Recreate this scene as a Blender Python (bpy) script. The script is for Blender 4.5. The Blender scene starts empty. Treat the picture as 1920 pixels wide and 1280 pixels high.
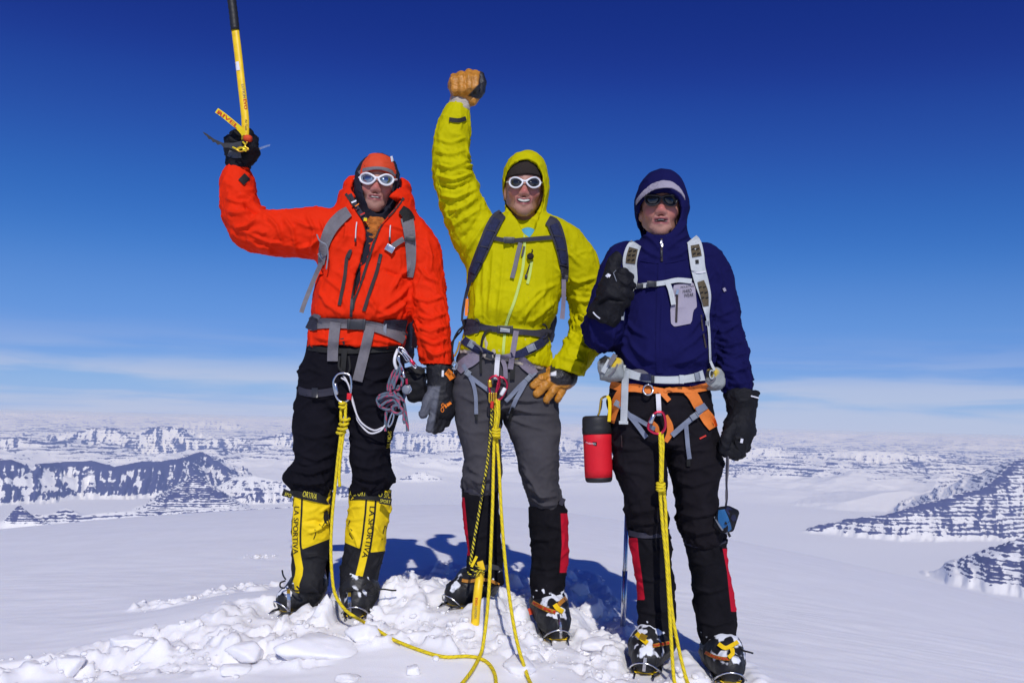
import bpy, bmesh, math, random
import numpy as np
from mathutils import Vector, Matrix
from mathutils.bvhtree import BVHTree

C = bpy.context.scene
rad = math.radians
random.seed(7)

# ------------------------------------------------------------------ camera
FPX, PW, PH = 1493.3, 1920.0, 1280.0          # focal length in photo pixels
CAM = Vector((0.0, 0.0, 0.76))
PITCH, ROLL = rad(5.81), rad(1.45)
_f = Vector((0, math.cos(PITCH), math.sin(PITCH)))
_r0 = Vector((1, 0, 0)); _u0 = Vector((0, -math.sin(PITCH), math.cos(PITCH)))
_r = _r0 * math.cos(ROLL) + _u0 * math.sin(ROLL)
_u = _u0 * math.cos(ROLL) - _r0 * math.sin(ROLL)
cd = bpy.data.cameras.new('camera'); cam = bpy.data.objects.new('camera', cd)
C.collection.objects.link(cam); C.camera = cam
cd.sensor_width = 36.0; cd.lens = 36.0 * FPX / PW
cd.clip_start = 0.05; cd.clip_end = 400000.0
M = Matrix.Identity(4)
for i in range(3):
    M[i][0], M[i][1], M[i][2], M[i][3] = _r[i], _u[i], -_f[i], CAM[i]
cam.matrix_world = M

# ------------------------------------------------------------------ sky, sun, exposure
SUN_EL, SUN_AZ = rad(39), rad(5)               # sun behind the photographer, a little to the right
sd = bpy.data.lights.new('sun', 'SUN'); sun = bpy.data.objects.new('sun', sd)
C.collection.objects.link(sun)
sd.energy = 3.05; sd.angle = rad(0.53); sd.color = (1.0, 0.975, 0.95)
_sdir = Vector((math.sin(SUN_AZ) * math.cos(SUN_EL), -math.cos(SUN_AZ) * math.cos(SUN_EL), math.sin(SUN_EL)))
sun.rotation_euler = _sdir.to_track_quat('Z', 'Y').to_euler()
world = bpy.data.worlds.new('World'); C.world = world; world.use_nodes = True
wn, wl = world.node_tree.nodes, world.node_tree.links
wn.clear()
w_out = wn.new('ShaderNodeOutputWorld'); w_bg = wn.new('ShaderNodeBackground')
w_sky = wn.new('ShaderNodeTexSky'); w_sky.sky_type = 'NISHITA'; w_sky.sun_disc = False
w_sky.sun_elevation = SUN_EL; w_sky.sun_rotation = math.pi - SUN_AZ
w_sky.altitude = 3700; w_sky.air_density = 1.0; w_sky.dust_density = 0.3; w_sky.ozone_density = 4.0
w_hsv = wn.new('ShaderNodeHueSaturation'); w_hsv.inputs['Saturation'].default_value = 1.25
w_hsv.inputs['Hue'].default_value = 0.512
wl.new(w_sky.outputs[0], w_hsv.inputs['Color'])
# the deep blue of thin, very clear air: tone of the sky per channel
w_sc = wn.new('ShaderNodeVectorMath'); w_sc.operation = 'SCALE'; w_sc.inputs['Scale'].default_value = 0.07
wl.new(w_hsv.outputs[0], w_sc.inputs[0])
w_cv = wn.new('ShaderNodeRGBCurve'); _cm = w_cv.mapping
for _ch, _pts in ((0, [(0.0123, .0097), (.0176, .0185), (.032, .037), (.072, .107), (.15, .17), (.3, .27), (.6, .38)]),
                  (1, [(.0529, .0319), (.0704, .0666), (.115, .156), (.202, .275), (.33, .35), (.5, .45), (.8, .52)]),
                  (2, [(.195, .242), (.246, .352), (.356, .527), (.515, .687), (.66, .76), (.85, .80)])):
    for _x, _y in _pts: _cm.curves[_ch].points.new(_x, _y)
_cm.update(); wl.new(w_sc.outputs[0], w_cv.inputs['Color'])
w_s2 = wn.new('ShaderNodeVectorMath'); w_s2.operation = 'SCALE'; w_s2.inputs['Scale'].default_value = 1 / 0.07
wl.new(w_cv.outputs[0], w_s2.inputs[0])
# thin low cloud sheets near the horizon
w_tc = wn.new('ShaderNodeTexCoord'); w_sep = wn.new('ShaderNodeSeparateXYZ')
wl.new(w_tc.outputs['Generated'], w_sep.inputs[0])
w_map = wn.new('ShaderNodeMapping'); w_map.inputs['Scale'].default_value = (2.2, 2.2, 26.0)
wl.new(w_tc.outputs['Generated'], w_map.inputs[0])
w_no = wn.new('ShaderNodeTexNoise'); w_no.inputs['Scale'].default_value = 1.6
w_no.inputs['Detail'].default_value = 6.0; w_no.inputs['Roughness'].default_value = 0.5
w_no.inputs['Distortion'].default_value = 0.3
wl.new(w_map.outputs[0], w_no.inputs['Vector'])
w_band = wn.new('ShaderNodeValToRGB'); _e = w_band.color_ramp.elements
_e[0].position = 0.0; _e[0].color = (0.95, 0.95, 0.95, 1)
_e[1].position = 0.115; _e[1].color = (0, 0, 0, 1)
for _p, _v in ((0.048, 0.85), (0.066, 0.36), (0.09, 0.14)):
    _n = w_band.color_ramp.elements.new(_p); _n.color = (_v, _v, _v, 1)
wl.new(w_sep.outputs['Z'], w_band.inputs[0])
w_cl = wn.new('ShaderNodeMapRange'); w_cl.inputs['From Min'].default_value = 0.36; w_cl.inputs['From Max'].default_value = 0.60
w_cl.interpolation_type = 'SMOOTHSTEP'
wl.new(w_no.outputs['Fac'], w_cl.inputs['Value'])
w_mul = wn.new('ShaderNodeMath'); w_mul.operation = 'MULTIPLY'
wl.new(w_cl.outputs[0], w_mul.inputs[0]); wl.new(w_band.outputs[0], w_mul.inputs[1])
w_mul2 = wn.new('ShaderNodeMath'); w_mul2.operation = 'MULTIPLY'; w_mul2.inputs[1].default_value = 0.78
wl.new(w_mul.outputs[0], w_mul2.inputs[0])
w_mix = wn.new('ShaderNodeMix'); w_mix.data_type = 'RGBA'
w_mix.inputs['B'].default_value = (7.5, 8.2, 10.6, 1)
wl.new(w_mul2.outputs[0], w_mix.inputs['Factor']); wl.new(w_s2.outputs[0], w_mix.inputs['A'])
wl.new(w_mix.outputs['Result'], w_bg.inputs['Color'])
w_bg.inputs['Strength'].default_value = 0.07
wl.new(w_bg.outputs[0], w_out.inputs[0])
C.view_settings.view_transform = 'Standard'; C.view_settings.look = 'None'
C.view_settings.gamma = 1.0; C.view_settings.exposure = 0.0
C.view_settings.use_curve_mapping = False
C.cycles.max_bounces = 8; C.cycles.volume_bounces = 1
C.cycles.caustics_reflective = False; C.cycles.caustics_refractive = False

# ------------------------------------------------------------------ photo pixel -> place
def ray(u, v):
    d = _f + _r * ((u - PW / 2) / FPX) - _u * ((v - PH / 2) / FPX)
    return d
def at(u, v, y):
    """the point seen at photo pixel (u, v) that stands y metres in front of the camera"""
    d = ray(u, v); return CAM + d * ((y - CAM.y) / d.y)
def px(P):
    """photo pixels of points (n,3)"""
    P = np.asarray(P, float) - np.array(CAM)
    w = P @ np.array(_f); a = P @ np.array(_r); b = P @ np.array(_u)
    return PW / 2 + FPX * a / w, PH / 2 - FPX * b / w

# ------------------------------------------------------------------ noise
_G = np.array([[1,1,0],[-1,1,0],[1,-1,0],[-1,-1,0],[1,0,1],[-1,0,1],[1,0,-1],[-1,0,-1],
               [0,1,1],[0,-1,1],[0,1,-1],[0,-1,-1],[1,1,0],[-1,1,0],[0,-1,1],[0,-1,-1]], np.float32)
def _hash(i, j, k, seed):
    h = (i.astype(np.uint32) * np.uint32(374761393) + j.astype(np.uint32) * np.uint32(668265263)
         + k.astype(np.uint32) * np.uint32(2246822519) + np.uint32((seed * 3266489917) & 0xffffffff))
    h = (h ^ (h >> np.uint32(13))) * np.uint32(1274126177)
    h = (h ^ (h >> np.uint32(16))) * np.uint32(2654435761)
    return h ^ (h >> np.uint32(15))
def noise3(P, seed=0):
    P = np.asarray(P, np.float64)
    I = np.floor(P).astype(np.int64); f = (P - I).astype(np.float32)
    w = f * f * f * (f * (f * 6 - 15) + 10)
    out = 0
    for dx in (0, 1):
        for dy in (0, 1):
            for dz in (0, 1):
                g = _G[_hash(I[:, 0] + dx, I[:, 1] + dy, I[:, 2] + dz, seed) & np.uint32(15)]
                d = g[:, 0] * (f[:, 0] - dx) + g[:, 1] * (f[:, 1] - dy) + g[:, 2] * (f[:, 2] - dz)
                wx = w[:, 0] if dx else 1 - w[:, 0]
                wy = w[:, 1] if dy else 1 - w[:, 1]
                wz = w[:, 2] if dz else 1 - w[:, 2]
                out = out + d * wx * wy * wz
    return out
def fbm(P, octv=4, seed=0, gain=0.5, lac=2.0):
    a, s, t = 1.0, 0.0, 0.0
    P = np.asarray(P, np.float64)
    for o in range(octv):
        s = s + a * noise3(P, seed + o); t += a; a *= gain; P = P * lac
    return s / t
def ridged(P, octv=4, seed=0, gain=0.5, lac=2.0):
    a, s, t = 1.0, 0.0, 0.0
    P = np.asarray(P, np.float64)
    for o in range(octv):
        s = s + a * (1 - 2 * np.abs(noise3(P, seed + o))); t += a; a *= gain; P = P * lac
    return s / t
def voronoi2(X, Y, cell, seed=0):
    """nearest and second nearest distance (in cells) and the id of the nearest jittered cell"""
    x, y = X / cell, Y / cell
    i, j = np.floor(x).astype(np.int64), np.floor(y).astype(np.int64)
    f1 = np.full(x.shape, 9.0); f2 = np.full(x.shape, 9.0); cid = np.zeros(x.shape, np.uint32)
    for di in (-1, 0, 1):
        for dj in (-1, 0, 1):
            h = _hash(i + di, j + dj, i * 0, seed)
            qx = i + di + (h & np.uint32(1023)) / 1023.0
            qy = j + dj + ((h >> np.uint32(10)) & np.uint32(1023)) / 1023.0
            d = np.hypot(x - qx, y - qy)
            n = d < f1
            f2 = np.where(n, f1, np.minimum(f2, d)); cid = np.where(n, h, cid); f1 = np.where(n, d, f1)
    return f1, f2, (cid >> np.uint32(8) & np.uint32(4095)) / 4095.0
def shards(X, Y, cell, seed, tilt):
    """broken crust: every cell a tilted facet of its own height"""
    x, y = X / cell, Y / cell
    i, j = np.floor(x).astype(np.int64), np.floor(y).astype(np.int64)
    f1 = np.full(x.shape, 9.0); f2 = np.full(x.shape, 9.0); h1 = np.zeros(x.shape)
    for di in (-1, 0, 1):
        for dj in (-1, 0, 1):
            h = _hash(i + di, j + dj, i * 0, seed); g = _hash(i + di, j + dj, i * 0 + 7, seed + 1)
            qx = i + di + (h & np.uint32(1023)) / 1023.0
            qy = j + dj + ((h >> np.uint32(10)) & np.uint32(1023)) / 1023.0
            t = (g & np.uint32(1023)) / 1023.0 * 6.283; k = ((g >> np.uint32(10)) & np.uint32(1023)) / 1023.0
            hh = k - 0.4 + tilt * ((x - qx) * np.cos(t) + (y - qy) * np.sin(t))
            d = np.hypot(x - qx, y - qy); n = d < f1
            f2 = np.where(n, f1, np.minimum(f2, d)); h1 = np.where(n, hh, h1); f1 = np.where(n, d, f1)
    return h1, f2 - f1
def sstep(a, b, x):
    t = np.clip((x - a) / (b - a), 0, 1); return t * t * (3 - 2 * t)

# ------------------------------------------------------------------ meshes and objects
def new_mesh(name, V, faces, smooth=True, mats=(), fmat=None, attrs=None):
    """V (n,3) array; faces: (m,4) or (m,3) int array, or list of tuples"""
    me = bpy.data.meshes.new(name)
    V = np.asarray(V, np.float32)
    if isinstance(faces, np.ndarray):
        n, k = faces.shape
        me.vertices.add(len(V)); me.vertices.foreach_set('co', V.ravel())
        me.loops.add(n * k); me.loops.foreach_set('vertex_index', faces.astype(np.int32).ravel())
        me.polygons.add(n)
        me.polygons.foreach_set('loop_start', np.arange(0, n * k, k, dtype=np.int32))
        me.polygons.foreach_set('loop_total', np.full(n, k, np.int32))
        me.update(calc_edges=True)
    else:
        me.from_pydata([tuple(map(float, v)) for v in V], [], [tuple(map(int, f)) for f in faces])
    for m in mats: me.materials.append(m)
    if fmat is not None: me.polygons.foreach_set('material_index', np.asarray(fmat, np.int32))
    me.polygons.foreach_set('use_smooth', np.full(len(me.polygons), smooth))
    for k, a in (attrs or {}).items():
        at_ = me.attributes.new(k, 'FLOAT', 'POINT'); at_.data.foreach_set('value', np.asarray(a, np.float32))
    me.validate(); me.update()
    return me
def link(name, data, parent=None):
    o = bpy.data.objects.new(name, data); C.collection.objects.link(o)
    if parent is not None: o.parent = parent
    return o
def origin_of(o):
    p = Vector((0, 0, 0))
    while o is not None: p = p + Vector(o.location); o = o.parent
    return p
def obj(name, V, faces, mat, parent=None, smooth=True, fmat=None, attrs=None, base=None):
    """one mesh object from world coordinates, kept relative to its parent's (unrotated) origin"""
    V = np.asarray(V, np.float64)
    off = np.array(origin_of(parent)) if parent is not None else np.array(base if base is not None else (0, 0, 0))
    mats = mat if isinstance(mat, (list, tuple)) else [mat]
    o = link(name, new_mesh(name, V - off, faces, smooth, mats, fmat, attrs), parent)
    if parent is None: o.location = off
    return o
def tag(o, label=None, cat=None, group=None, kind=None):
    for k, v in (('label', label), ('category', cat), ('group', group), ('kind', kind)):
        if v: o[k] = v
    return o
def thing(name, label, cat, loc, group=None):
    o = bpy.data.objects.new(name, None); C.collection.objects.link(o)
    o.location = loc; o.empty_display_size = 0.05
    return tag(o, label, cat, group)

# ------------------------------------------------------------------ materials
def nd(nt, typ, **kw):
    n = nt.nodes.new(typ)
    for k, v in kw.items():
        if k in n.inputs: n.inputs[k].default_value = v
        else: setattr(n, k, v)
    return n
def mat(name, col, rough=0.7, metal=0.0, bump=0.0, bscale=200.0, var=0.0, vscale=12.0, spec=0.3, sheen=0.0,
        coat=0.0, stretch=(1, 1, 1), trans=0.0, crease=0.0, cscale=14.0):
    m = bpy.data.materials.new(name); m.use_nodes = True
    nt = m.node_tree; b = nt.nodes['Principled BSDF']
    b.inputs['Base Color'].default_value = (*col, 1); b.inputs['Roughness'].default_value = rough
    b.inputs['Metallic'].default_value = metal; b.inputs['Specular IOR Level'].default_value = spec
    b.inputs['Sheen Weight'].default_value = sheen; b.inputs['Coat Weight'].default_value = coat
    b.inputs['Transmission Weight'].default_value = trans
    tc = nd(nt, 'ShaderNodeTexCoord')
    mp = nd(nt, 'ShaderNodeMapping'); mp.inputs['Scale'].default_value = stretch
    nt.links.new(tc.outputs['Object'], mp.inputs[0])
    if var:
        n = nd(nt, 'ShaderNodeTexNoise', Scale=vscale, Detail=5.0, Roughness=0.6)
        nt.links.new(mp.outputs[0], n.inputs['Vector'])
        r = nd(nt, 'ShaderNodeMapRange'); r.inputs['From Min'].default_value = 0.3; r.inputs['From Max'].default_value = 0.7
        r.inputs['To Min'].default_value = 1 - var; r.inputs['To Max'].default_value = 1 + var
        nt.links.new(n.outputs['Fac'], r.inputs['Value'])
        mx = nd(nt, 'ShaderNodeVectorMath', operation='SCALE'); mx.inputs[0].default_value = col
        nt.links.new(r.outputs[0], mx.inputs['Scale']); nt.links.new(mx.outputs[0], b.inputs['Base Color'])
    if bump:
        n = nd(nt, 'ShaderNodeTexNoise', Scale=bscale, Detail=4.0, Roughness=0.6)
        nt.links.new(mp.outputs[0], n.inputs['Vector'])
        bp = nd(nt, 'ShaderNodeBump', Strength=bump, Distance=0.01)
        nt.links.new(n.outputs['Fac'], bp.inputs['Height']); nt.links.new(bp.outputs[0], b.inputs['Normal'])
        if crease:
            n2 = nd(nt, 'ShaderNodeTexNoise', noise_type='RIDGED_MULTIFRACTAL', Scale=cscale, Detail=3.0, Roughness=0.45, Distortion=0.6)
            nt.links.new(mp.outputs[0], n2.inputs['Vector'])
            b2 = nd(nt, 'ShaderNodeBump', Strength=crease, Distance=0.012)
            nt.links.new(n2.outputs['Fac'], b2.inputs['Height']); nt.links.new(bp.outputs[0], b2.inputs['Normal']); nt.links.new(b2.outputs[0], b.inputs['Normal'])
    return m
def mat_mask(m, layers):
    """colour layers over a material: each (attribute, edge, colour) shows where the vertex attribute is above edge"""
    nt = m.node_tree; b = nt.nodes['Principled BSDF']
    for attr, edge, soft, col in layers:
        src = b.inputs['Base Color'].links[0].from_socket if b.inputs['Base Color'].links else None
        a = nd(nt, 'ShaderNodeAttribute'); a.attribute_name = attr
        r = nd(nt, 'ShaderNodeMapRange'); r.inputs['From Min'].default_value = edge - soft; r.inputs['From Max'].default_value = edge + soft
        nt.links.new(a.outputs['Fac'], r.inputs['Value'])
        mx = nt.nodes.new('ShaderNodeMix'); mx.data_type = 'RGBA'
        nt.links.new(r.outputs[0], mx.inputs['Factor'])
        if src: nt.links.new(src, mx.inputs['A'])
        else: mx.inputs['A'].default_value = b.inputs['Base Color'].default_value
        mx.inputs['B'].default_value = (*col, 1)
        nt.links.new(mx.outputs['Result'], b.inputs['Base Color'])
    return m

# ------------------------------------------------------------------ implicit surfaces: one continuous skin out of tapered pieces
BIG = 1.0
def _spline(t, tk, vk):
    """Catmull-Rom style cubic through the knots (tk increasing)"""
    tk = np.asarray(tk, float); vk = np.asarray(vk, float)
    m = np.gradient(vk, tk) if len(tk) > 2 else np.full(len(tk), (vk[-1] - vk[0]) / (tk[-1] - tk[0]))
    t = np.clip(t, tk[0], tk[-1]); i = np.clip(np.searchsorted(tk, t) - 1, 0, len(tk) - 2)
    h = tk[i + 1] - tk[i]; s = (t - tk[i]) / h
    return ((2*s**3 - 3*s**2 + 1) * vk[i] + (s**3 - 2*s**2 + s) * h * m[i]
            + (-2*s**3 + 3*s**2) * vk[i + 1] + (s**3 - s**2) * h * m[i + 1])
class Field:
    def __init__(self, lo, hi, h, axes=None):
        if axes: self.ax = [np.asarray(a, np.float64) for a in axes]
        else: self.ax = [np.arange(lo[k], hi[k] + h, h) for k in range(3)]
        self.F = np.full([len(a) for a in self.ax], BIG, np.float32); self.pad = 3 * max(np.max(np.diff(a)) for a in self.ax)
    def _box(self, lo, hi, k):
        sl = []
        for q in range(3):
            a = self.ax[q]; e = k + self.pad
            sl.append(slice(max(0, np.searchsorted(a, lo[q] - e)), min(len(a), np.searchsorted(a, hi[q] + e) + 1)))
        return tuple(sl)
    def grid(self, sl):
        return [self.ax[0][sl[0]][:, None, None], self.ax[1][sl[1]][None, :, None], self.ax[2][sl[2]][None, None, :]]
    def add(self, prim, k=0.0):
        lo, hi, fn = prim; sl = self._box(lo, hi, k)
        if any(s.stop <= s.start for s in sl): return self
        d = fn(*self.grid(sl)).astype(np.float32); F = self.F[sl]
        if k > 0:
            hh = np.maximum(k - np.abs(F - d), 0) / k
            self.F[sl] = np.minimum(F, d) - hh * hh * k * 0.25
        else: self.F[sl] = np.minimum(F, d)
        return self
    def sub(self, prim, k=0.0):
        lo, hi, fn = prim; sl = self._box(lo, hi, k)
        if any(s.stop <= s.start for s in sl): return self
        d = -fn(*self.grid(sl)).astype(np.float32); F = self.F[sl]
        if k > 0:
            hh = np.maximum(k - np.abs(F - d), 0) / k
            self.F[sl] = np.maximum(F, d) + hh * hh * k * 0.25
        else: self.F[sl] = np.maximum(F, d)
        return self
    def cut(self, p, n):
        """remove the side the normal points to"""
        p = np.array(p, float); n = np.array(n, float); n /= np.linalg.norm(n)
        X, Y, Z = self.ax[0][:, None, None], self.ax[1][None, :, None], self.ax[2][None, None, :]
        self.F = np.maximum(self.F, ((X - p[0]) * n[0] + (Y - p[1]) * n[1] + (Z - p[2]) * n[2]).astype(np.float32))
        return self
    def mesh(self, relax=1):
        F = self.F; ins = F < 0
        nx, ny, nz = F.shape
        c = np.zeros((nx - 1, ny - 1, nz - 1), np.int8)
        for i in (0, 1):
            for j in (0, 1):
                for k in (0, 1): c += ins[i:nx - 1 + i, j:ny - 1 + j, k:nz - 1 + k]
        act = (c > 0) & (c < 8)
        I = np.argwhere(act); n = len(I)
        vid = np.full(act.shape, -1, np.int32); vid[act] = np.arange(n, dtype=np.int32)
        cor = [(i, j, k) for i in (0, 1) for j in (0, 1) for k in (0, 1)]
        val = np.stack([F[I[:, 0] + i, I[:, 1] + j, I[:, 2] + k] for i, j, k in cor], 1)
        acc = np.zeros((n, 3)); cnt = np.zeros(n)
        for a in range(8):
            for b in range(a + 1, 8):
                ca, cb = np.array(cor[a]), np.array(cor[b])
                if np.abs(ca - cb).sum() != 1: continue
                fa, fb = val[:, a], val[:, b]; s = (fa < 0) != (fb < 0)
                t = np.where(s, fa / np.where(s, fa - fb, 1), 0)
                acc += s[:, None] * (ca + t[:, None] * (cb - ca)); cnt += s
        p = I + acc / cnt[:, None]
        V = np.stack([np.interp(p[:, q], np.arange(len(self.ax[q])), self.ax[q]) for q in range(3)], 1)
        quads = []
        for q in range(3):
            o1, o2 = (q + 1) % 3, (q + 2) % 3
            sl0 = [slice(1, -1)] * 3; sl0[q] = slice(0, -1); sl1 = list(sl0); sl1[q] = slice(1, None)
            A, B = ins[tuple(sl0)], ins[tuple(sl1)]
            for flip, msk in ((False, A & ~B), (True, ~A & B)):
                e = np.argwhere(msk)
                if not len(e): continue
                e[:, o1] += 1; e[:, o2] += 1
                def cell(d1, d2):
                    g = e.copy(); g[:, o1] -= d1; g[:, o2] -= d2
                    return vid[g[:, 0], g[:, 1], g[:, 2]]
                qd = np.stack([cell(1, 1), cell(0, 1), cell(0, 0), cell(1, 0)], 1)
                quads.append(qd[:, ::-1] if flip else qd)
        Q = np.concatenate(quads)
        Q = Q[(Q >= 0).all(1)]
        for _ in range(relax): V = smooth_verts(V, Q, 0.5)
        return V, Q
def smooth_verts(V, Q, w):
    a = np.concatenate([Q[:, 0], Q[:, 1], Q[:, 2], Q[:, 3]]); b = np.concatenate([Q[:, 1], Q[:, 2], Q[:, 3], Q[:, 0]])
    n = len(V); cnt = np.bincount(a, minlength=n) + np.bincount(b, minlength=n)
    out = np.empty_like(V)
    for q in range(3):
        out[:, q] = (np.bincount(a, V[b, q], n) + np.bincount(b, V[a, q], n)) / np.maximum(cnt, 1)
    return V + (out - V) * w
def normals(V, Q):
    n = np.cross(V[Q[:, 2]] - V[Q[:, 0]], V[Q[:, 3]] - V[Q[:, 1]]) if Q.shape[1] == 4 else np.cross(V[Q[:, 1]] - V[Q[:, 0]], V[Q[:, 2]] - V[Q[:, 0]])
    N = np.zeros_like(V)
    for k in range(Q.shape[1]):
        for q in range(3): N[:, q] += np.bincount(Q[:, k], n[:, q], len(V))
    return N / np.maximum(np.linalg.norm(N, axis=1, keepdims=True), 1e-12)

def cone(a, b, ra, rb, ys=1.0):
    """tapered capsule; ys < 1 flattens it in depth"""
    a, b = np.array(a, float), np.array(b, float); ab = b - a; r = max(ra, rb)
    abs_ = ab * np.array([1, 1 / ys, 1]); L2 = max(float(abs_ @ abs_), 1e-12)
    def fn(X, Y, Z):
        x, y, z = X - a[0], (Y - a[1]) / ys, Z - a[2]
        t = np.clip((x * abs_[0] + y * abs_[1] + z * abs_[2]) / L2, 0, 1)
        return (np.sqrt((x - t * abs_[0])**2 + (y - t * abs_[1])**2 + (z - t * abs_[2])**2) - (ra + t * (rb - ra))) * min(1.0, ys)
    return np.minimum(a, b) - r, np.maximum(a, b) + r, fn
def ball(c, r, R=None):
    """ellipsoid with radii r; R: 3x3 local axes in rows"""
    c = np.array(c, float); r = np.array(r, float) * np.ones(3)
    def fn(X, Y, Z):
        x, y, z = X - c[0], Y - c[1], Z - c[2]
        if R is not None:
            x, y, z = (R[0][0]*x + R[0][1]*y + R[0][2]*z, R[1][0]*x + R[1][1]*y + R[1][2]*z, R[2][0]*x + R[2][1]*y + R[2][2]*z)
        k0 = np.sqrt((x / r[0])**2 + (y / r[1])**2 + (z / r[2])**2)
        k1 = np.sqrt((x / r[0]**2)**2 + (y / r[1]**2)**2 + (z / r[2]**2)**2)
        return k0 * (k0 - 1) / np.maximum(k1, 1e-9)
    m = r.max() if R is not None else r
    return c - m, c + m, fn
def block(c, half, rd=0.01, R=None):
    c = np.array(c, float); half = np.array(half, float)
    def fn(X, Y, Z):
        x, y, z = X - c[0], Y - c[1], Z - c[2]
        if R is not None:
            x, y, z = (R[0][0]*x + R[0][1]*y + R[0][2]*z, R[1][0]*x + R[1][1]*y + R[1][2]*z, R[2][0]*x + R[2][1]*y + R[2][2]*z)
        qx, qy, qz = np.abs(x) - half[0] + rd, np.abs(y) - half[1] + rd, np.abs(z) - half[2] + rd
        return np.sqrt(np.maximum(qx, 0)**2 + np.maximum(qy, 0)**2 + np.maximum(qz, 0)**2) + np.minimum(np.maximum(np.maximum(qx, qy), qz), 0) - rd
    m = np.linalg.norm(half) * np.ones(3) if R is not None else half
    return c - m, c + m, fn
def loft(rows, n=2.0, caps=True):
    """upright body through horizontal sections: rows (z, xl, xr, yc, hy)"""
    A = np.array(sorted(rows), float); zk = A[:, 0]
    def fn(X, Y, Z):
        zf = Z.ravel()
        xl, xr, yc, hy = (_spline(zf, zk, A[:, q])[None, None, :] for q in (1, 2, 3, 4))
        hx = np.maximum((xr - xl) / 2, 1e-3); xc = (xr + xl) / 2
        x, y = np.abs((X - xc) / hx), np.abs((Y - yc) / hy)
        r = np.sqrt(x * x + y * y) if n == 2 else (x**n + y**n)**(1.0 / n)
        g = np.sqrt((x / hx)**2 + (y / hy)**2) / np.maximum(np.sqrt(x * x + y * y), 1e-6)
        d = (r - 1) / np.maximum(g, 1e-6)
        if caps: d = np.maximum(d, np.maximum(Z - zk[-1], zk[0] - Z))
        return d
    return (np.array([A[:, 1].min(), (A[:, 3] - A[:, 4]).min(), zk[0]]), np.array([A[:, 2].max(), (A[:, 3] + A[:, 4]).max(), zk[-1]]), fn)
def rows_px(rows, y):
    """photo rows (v, uL, uR, depth offset, half depth) -> loft rows"""
    out = []
    for v, ul, ur, dy, hy in rows:
        a, b = at(ul, v, y + dy), at(ur, v, y + dy)
        out.append(((a.z + b.z) / 2, a.x, b.x, y + dy, hy))
    return out
def chain_px(pts, y):
    """limb knots (u, v, dy, radius in photo px) -> [(xyz, r)]"""
    return [(np.array(at(u, v, y + dy)), r * (y + dy) / FPX) for u, v, dy, r in pts]
def add_chain(F, ch, k=0.02, ys=1.0, kin=0.012):
    for i in range(len(ch) - 1):
        F.add(cone(ch[i][0], ch[i + 1][0], ch[i][1], ch[i + 1][1], ys), k if i == len(ch) - 2 or True else kin)
    return F
def refine_chain(ch, n=4):
    """smooth the knots of a limb"""
    P = np.array([c[0] for c in ch]); R = np.array([c[1] for c in ch]); t = np.arange(len(ch), dtype=float)
    tt = np.linspace(0, len(ch) - 1, (len(ch) - 1) * n + 1)
    S = np.stack([_spline(tt, t, P[:, q]) for q in range(3)], 1); r = _spline(tt, t, R)
    return [(S[i], r[i]) for i in range(len(tt))]
def chain_coords(V, ch):
    """for each vertex: arc length along the limb, the distance from it and the angle round it"""
    best = np.full(len(V), 1e9); s_out = np.zeros(len(V)); ang = np.zeros(len(V)); s0 = 0.0
    for (a, _), (b, _) in zip(ch[:-1], ch[1:]):
        ab = b - a; L = np.linalg.norm(ab); d = ab / max(L, 1e-9)
        t = np.clip((V - a) @ d, 0, L); q = V - a - t[:, None] * d; r = np.linalg.norm(q, axis=1)
        e1 = np.cross(d, [0, 1, 0]); e1 /= max(np.linalg.norm(e1), 1e-6); e2 = np.cross(d, e1)
        m = r < best
        best[m] = r[m]; s_out[m] = s0 + t[m]; ang[m] = np.arctan2(q[m] @ e2, q[m] @ e1); s0 += L
    return s_out, best, ang
def fold_px(V, N, folds, y_front=None):
    """creases drawn as photo polylines: (points, width px, height m); only where the cloth faces the viewer"""
    u, v = px(V); out = np.zeros(len(V))
    face = np.clip(-(N[:, 1]) * 1.6 + 0.25, 0, 1)
    for pts, w, h in folds:
        d = np.full(len(V), 1e9); tt = np.zeros(len(V))
        m_ = np.array(pts, float)
        lo, hi = m_.min(0) - 4 * w, m_.max(0) + 4 * w
        sel = np.where((u > lo[0]) & (u < hi[0]) & (v > lo[1]) & (v < hi[1]))[0]
        if not len(sel): continue
        U = np.stack([u[sel], v[sel]], 1); dd = np.full(len(sel), 1e9); tp = np.zeros(len(sel)); L = len(m_) - 1
        for i in range(L):
            a, b = m_[i], m_[i + 1]; ab = b - a; t = np.clip(((U - a) @ ab) / max(ab @ ab, 1e-9), 0, 1)
            r = np.linalg.norm(U - a - t[:, None] * ab, axis=1); k = r < dd; dd[k] = r[k]; tp[k] = (i + t[k]) / L
        taper = np.clip(4 * np.minimum(tp, 1 - tp) + 0.25, 0, 1)
        out[sel] += 1.7 * h * np.exp(-(dd / (w * .72))**2) * taper
    return out * face
def crease(P, seed=0, width=0.13):
    """thin creases along the zero lines of a warped noise, flat cloth between them, some lines stronger than others"""
    P = P + 0.45 * np.stack([noise3(P * 0.6 + 11.3, seed + 50), noise3(P * 0.6 + 5.1, seed + 51), noise3(P * 0.6 + 27.9, seed + 52)], 1)
    n = noise3(P, seed); m = noise3(P * 2.1 + 3.7, seed + 9)
    k = 0.5 + 1.1 * np.clip(noise3(P * 0.8 + 40.2, seed + 17) + 0.25, 0, 1)
    return k * np.exp(-(n / width)**2) + 0.40 * np.exp(-(m / width)**2) * k + 0.5 * noise3(P * 0.9 + 9, seed + 3) - 0.35
def cloth_noise(V, N, amp, scale=(1, 1, 1), seed=0, sharp=1.0):
    """creased cloth"""
    return amp * 1.8 * crease(V * np.array(scale), seed)

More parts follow.
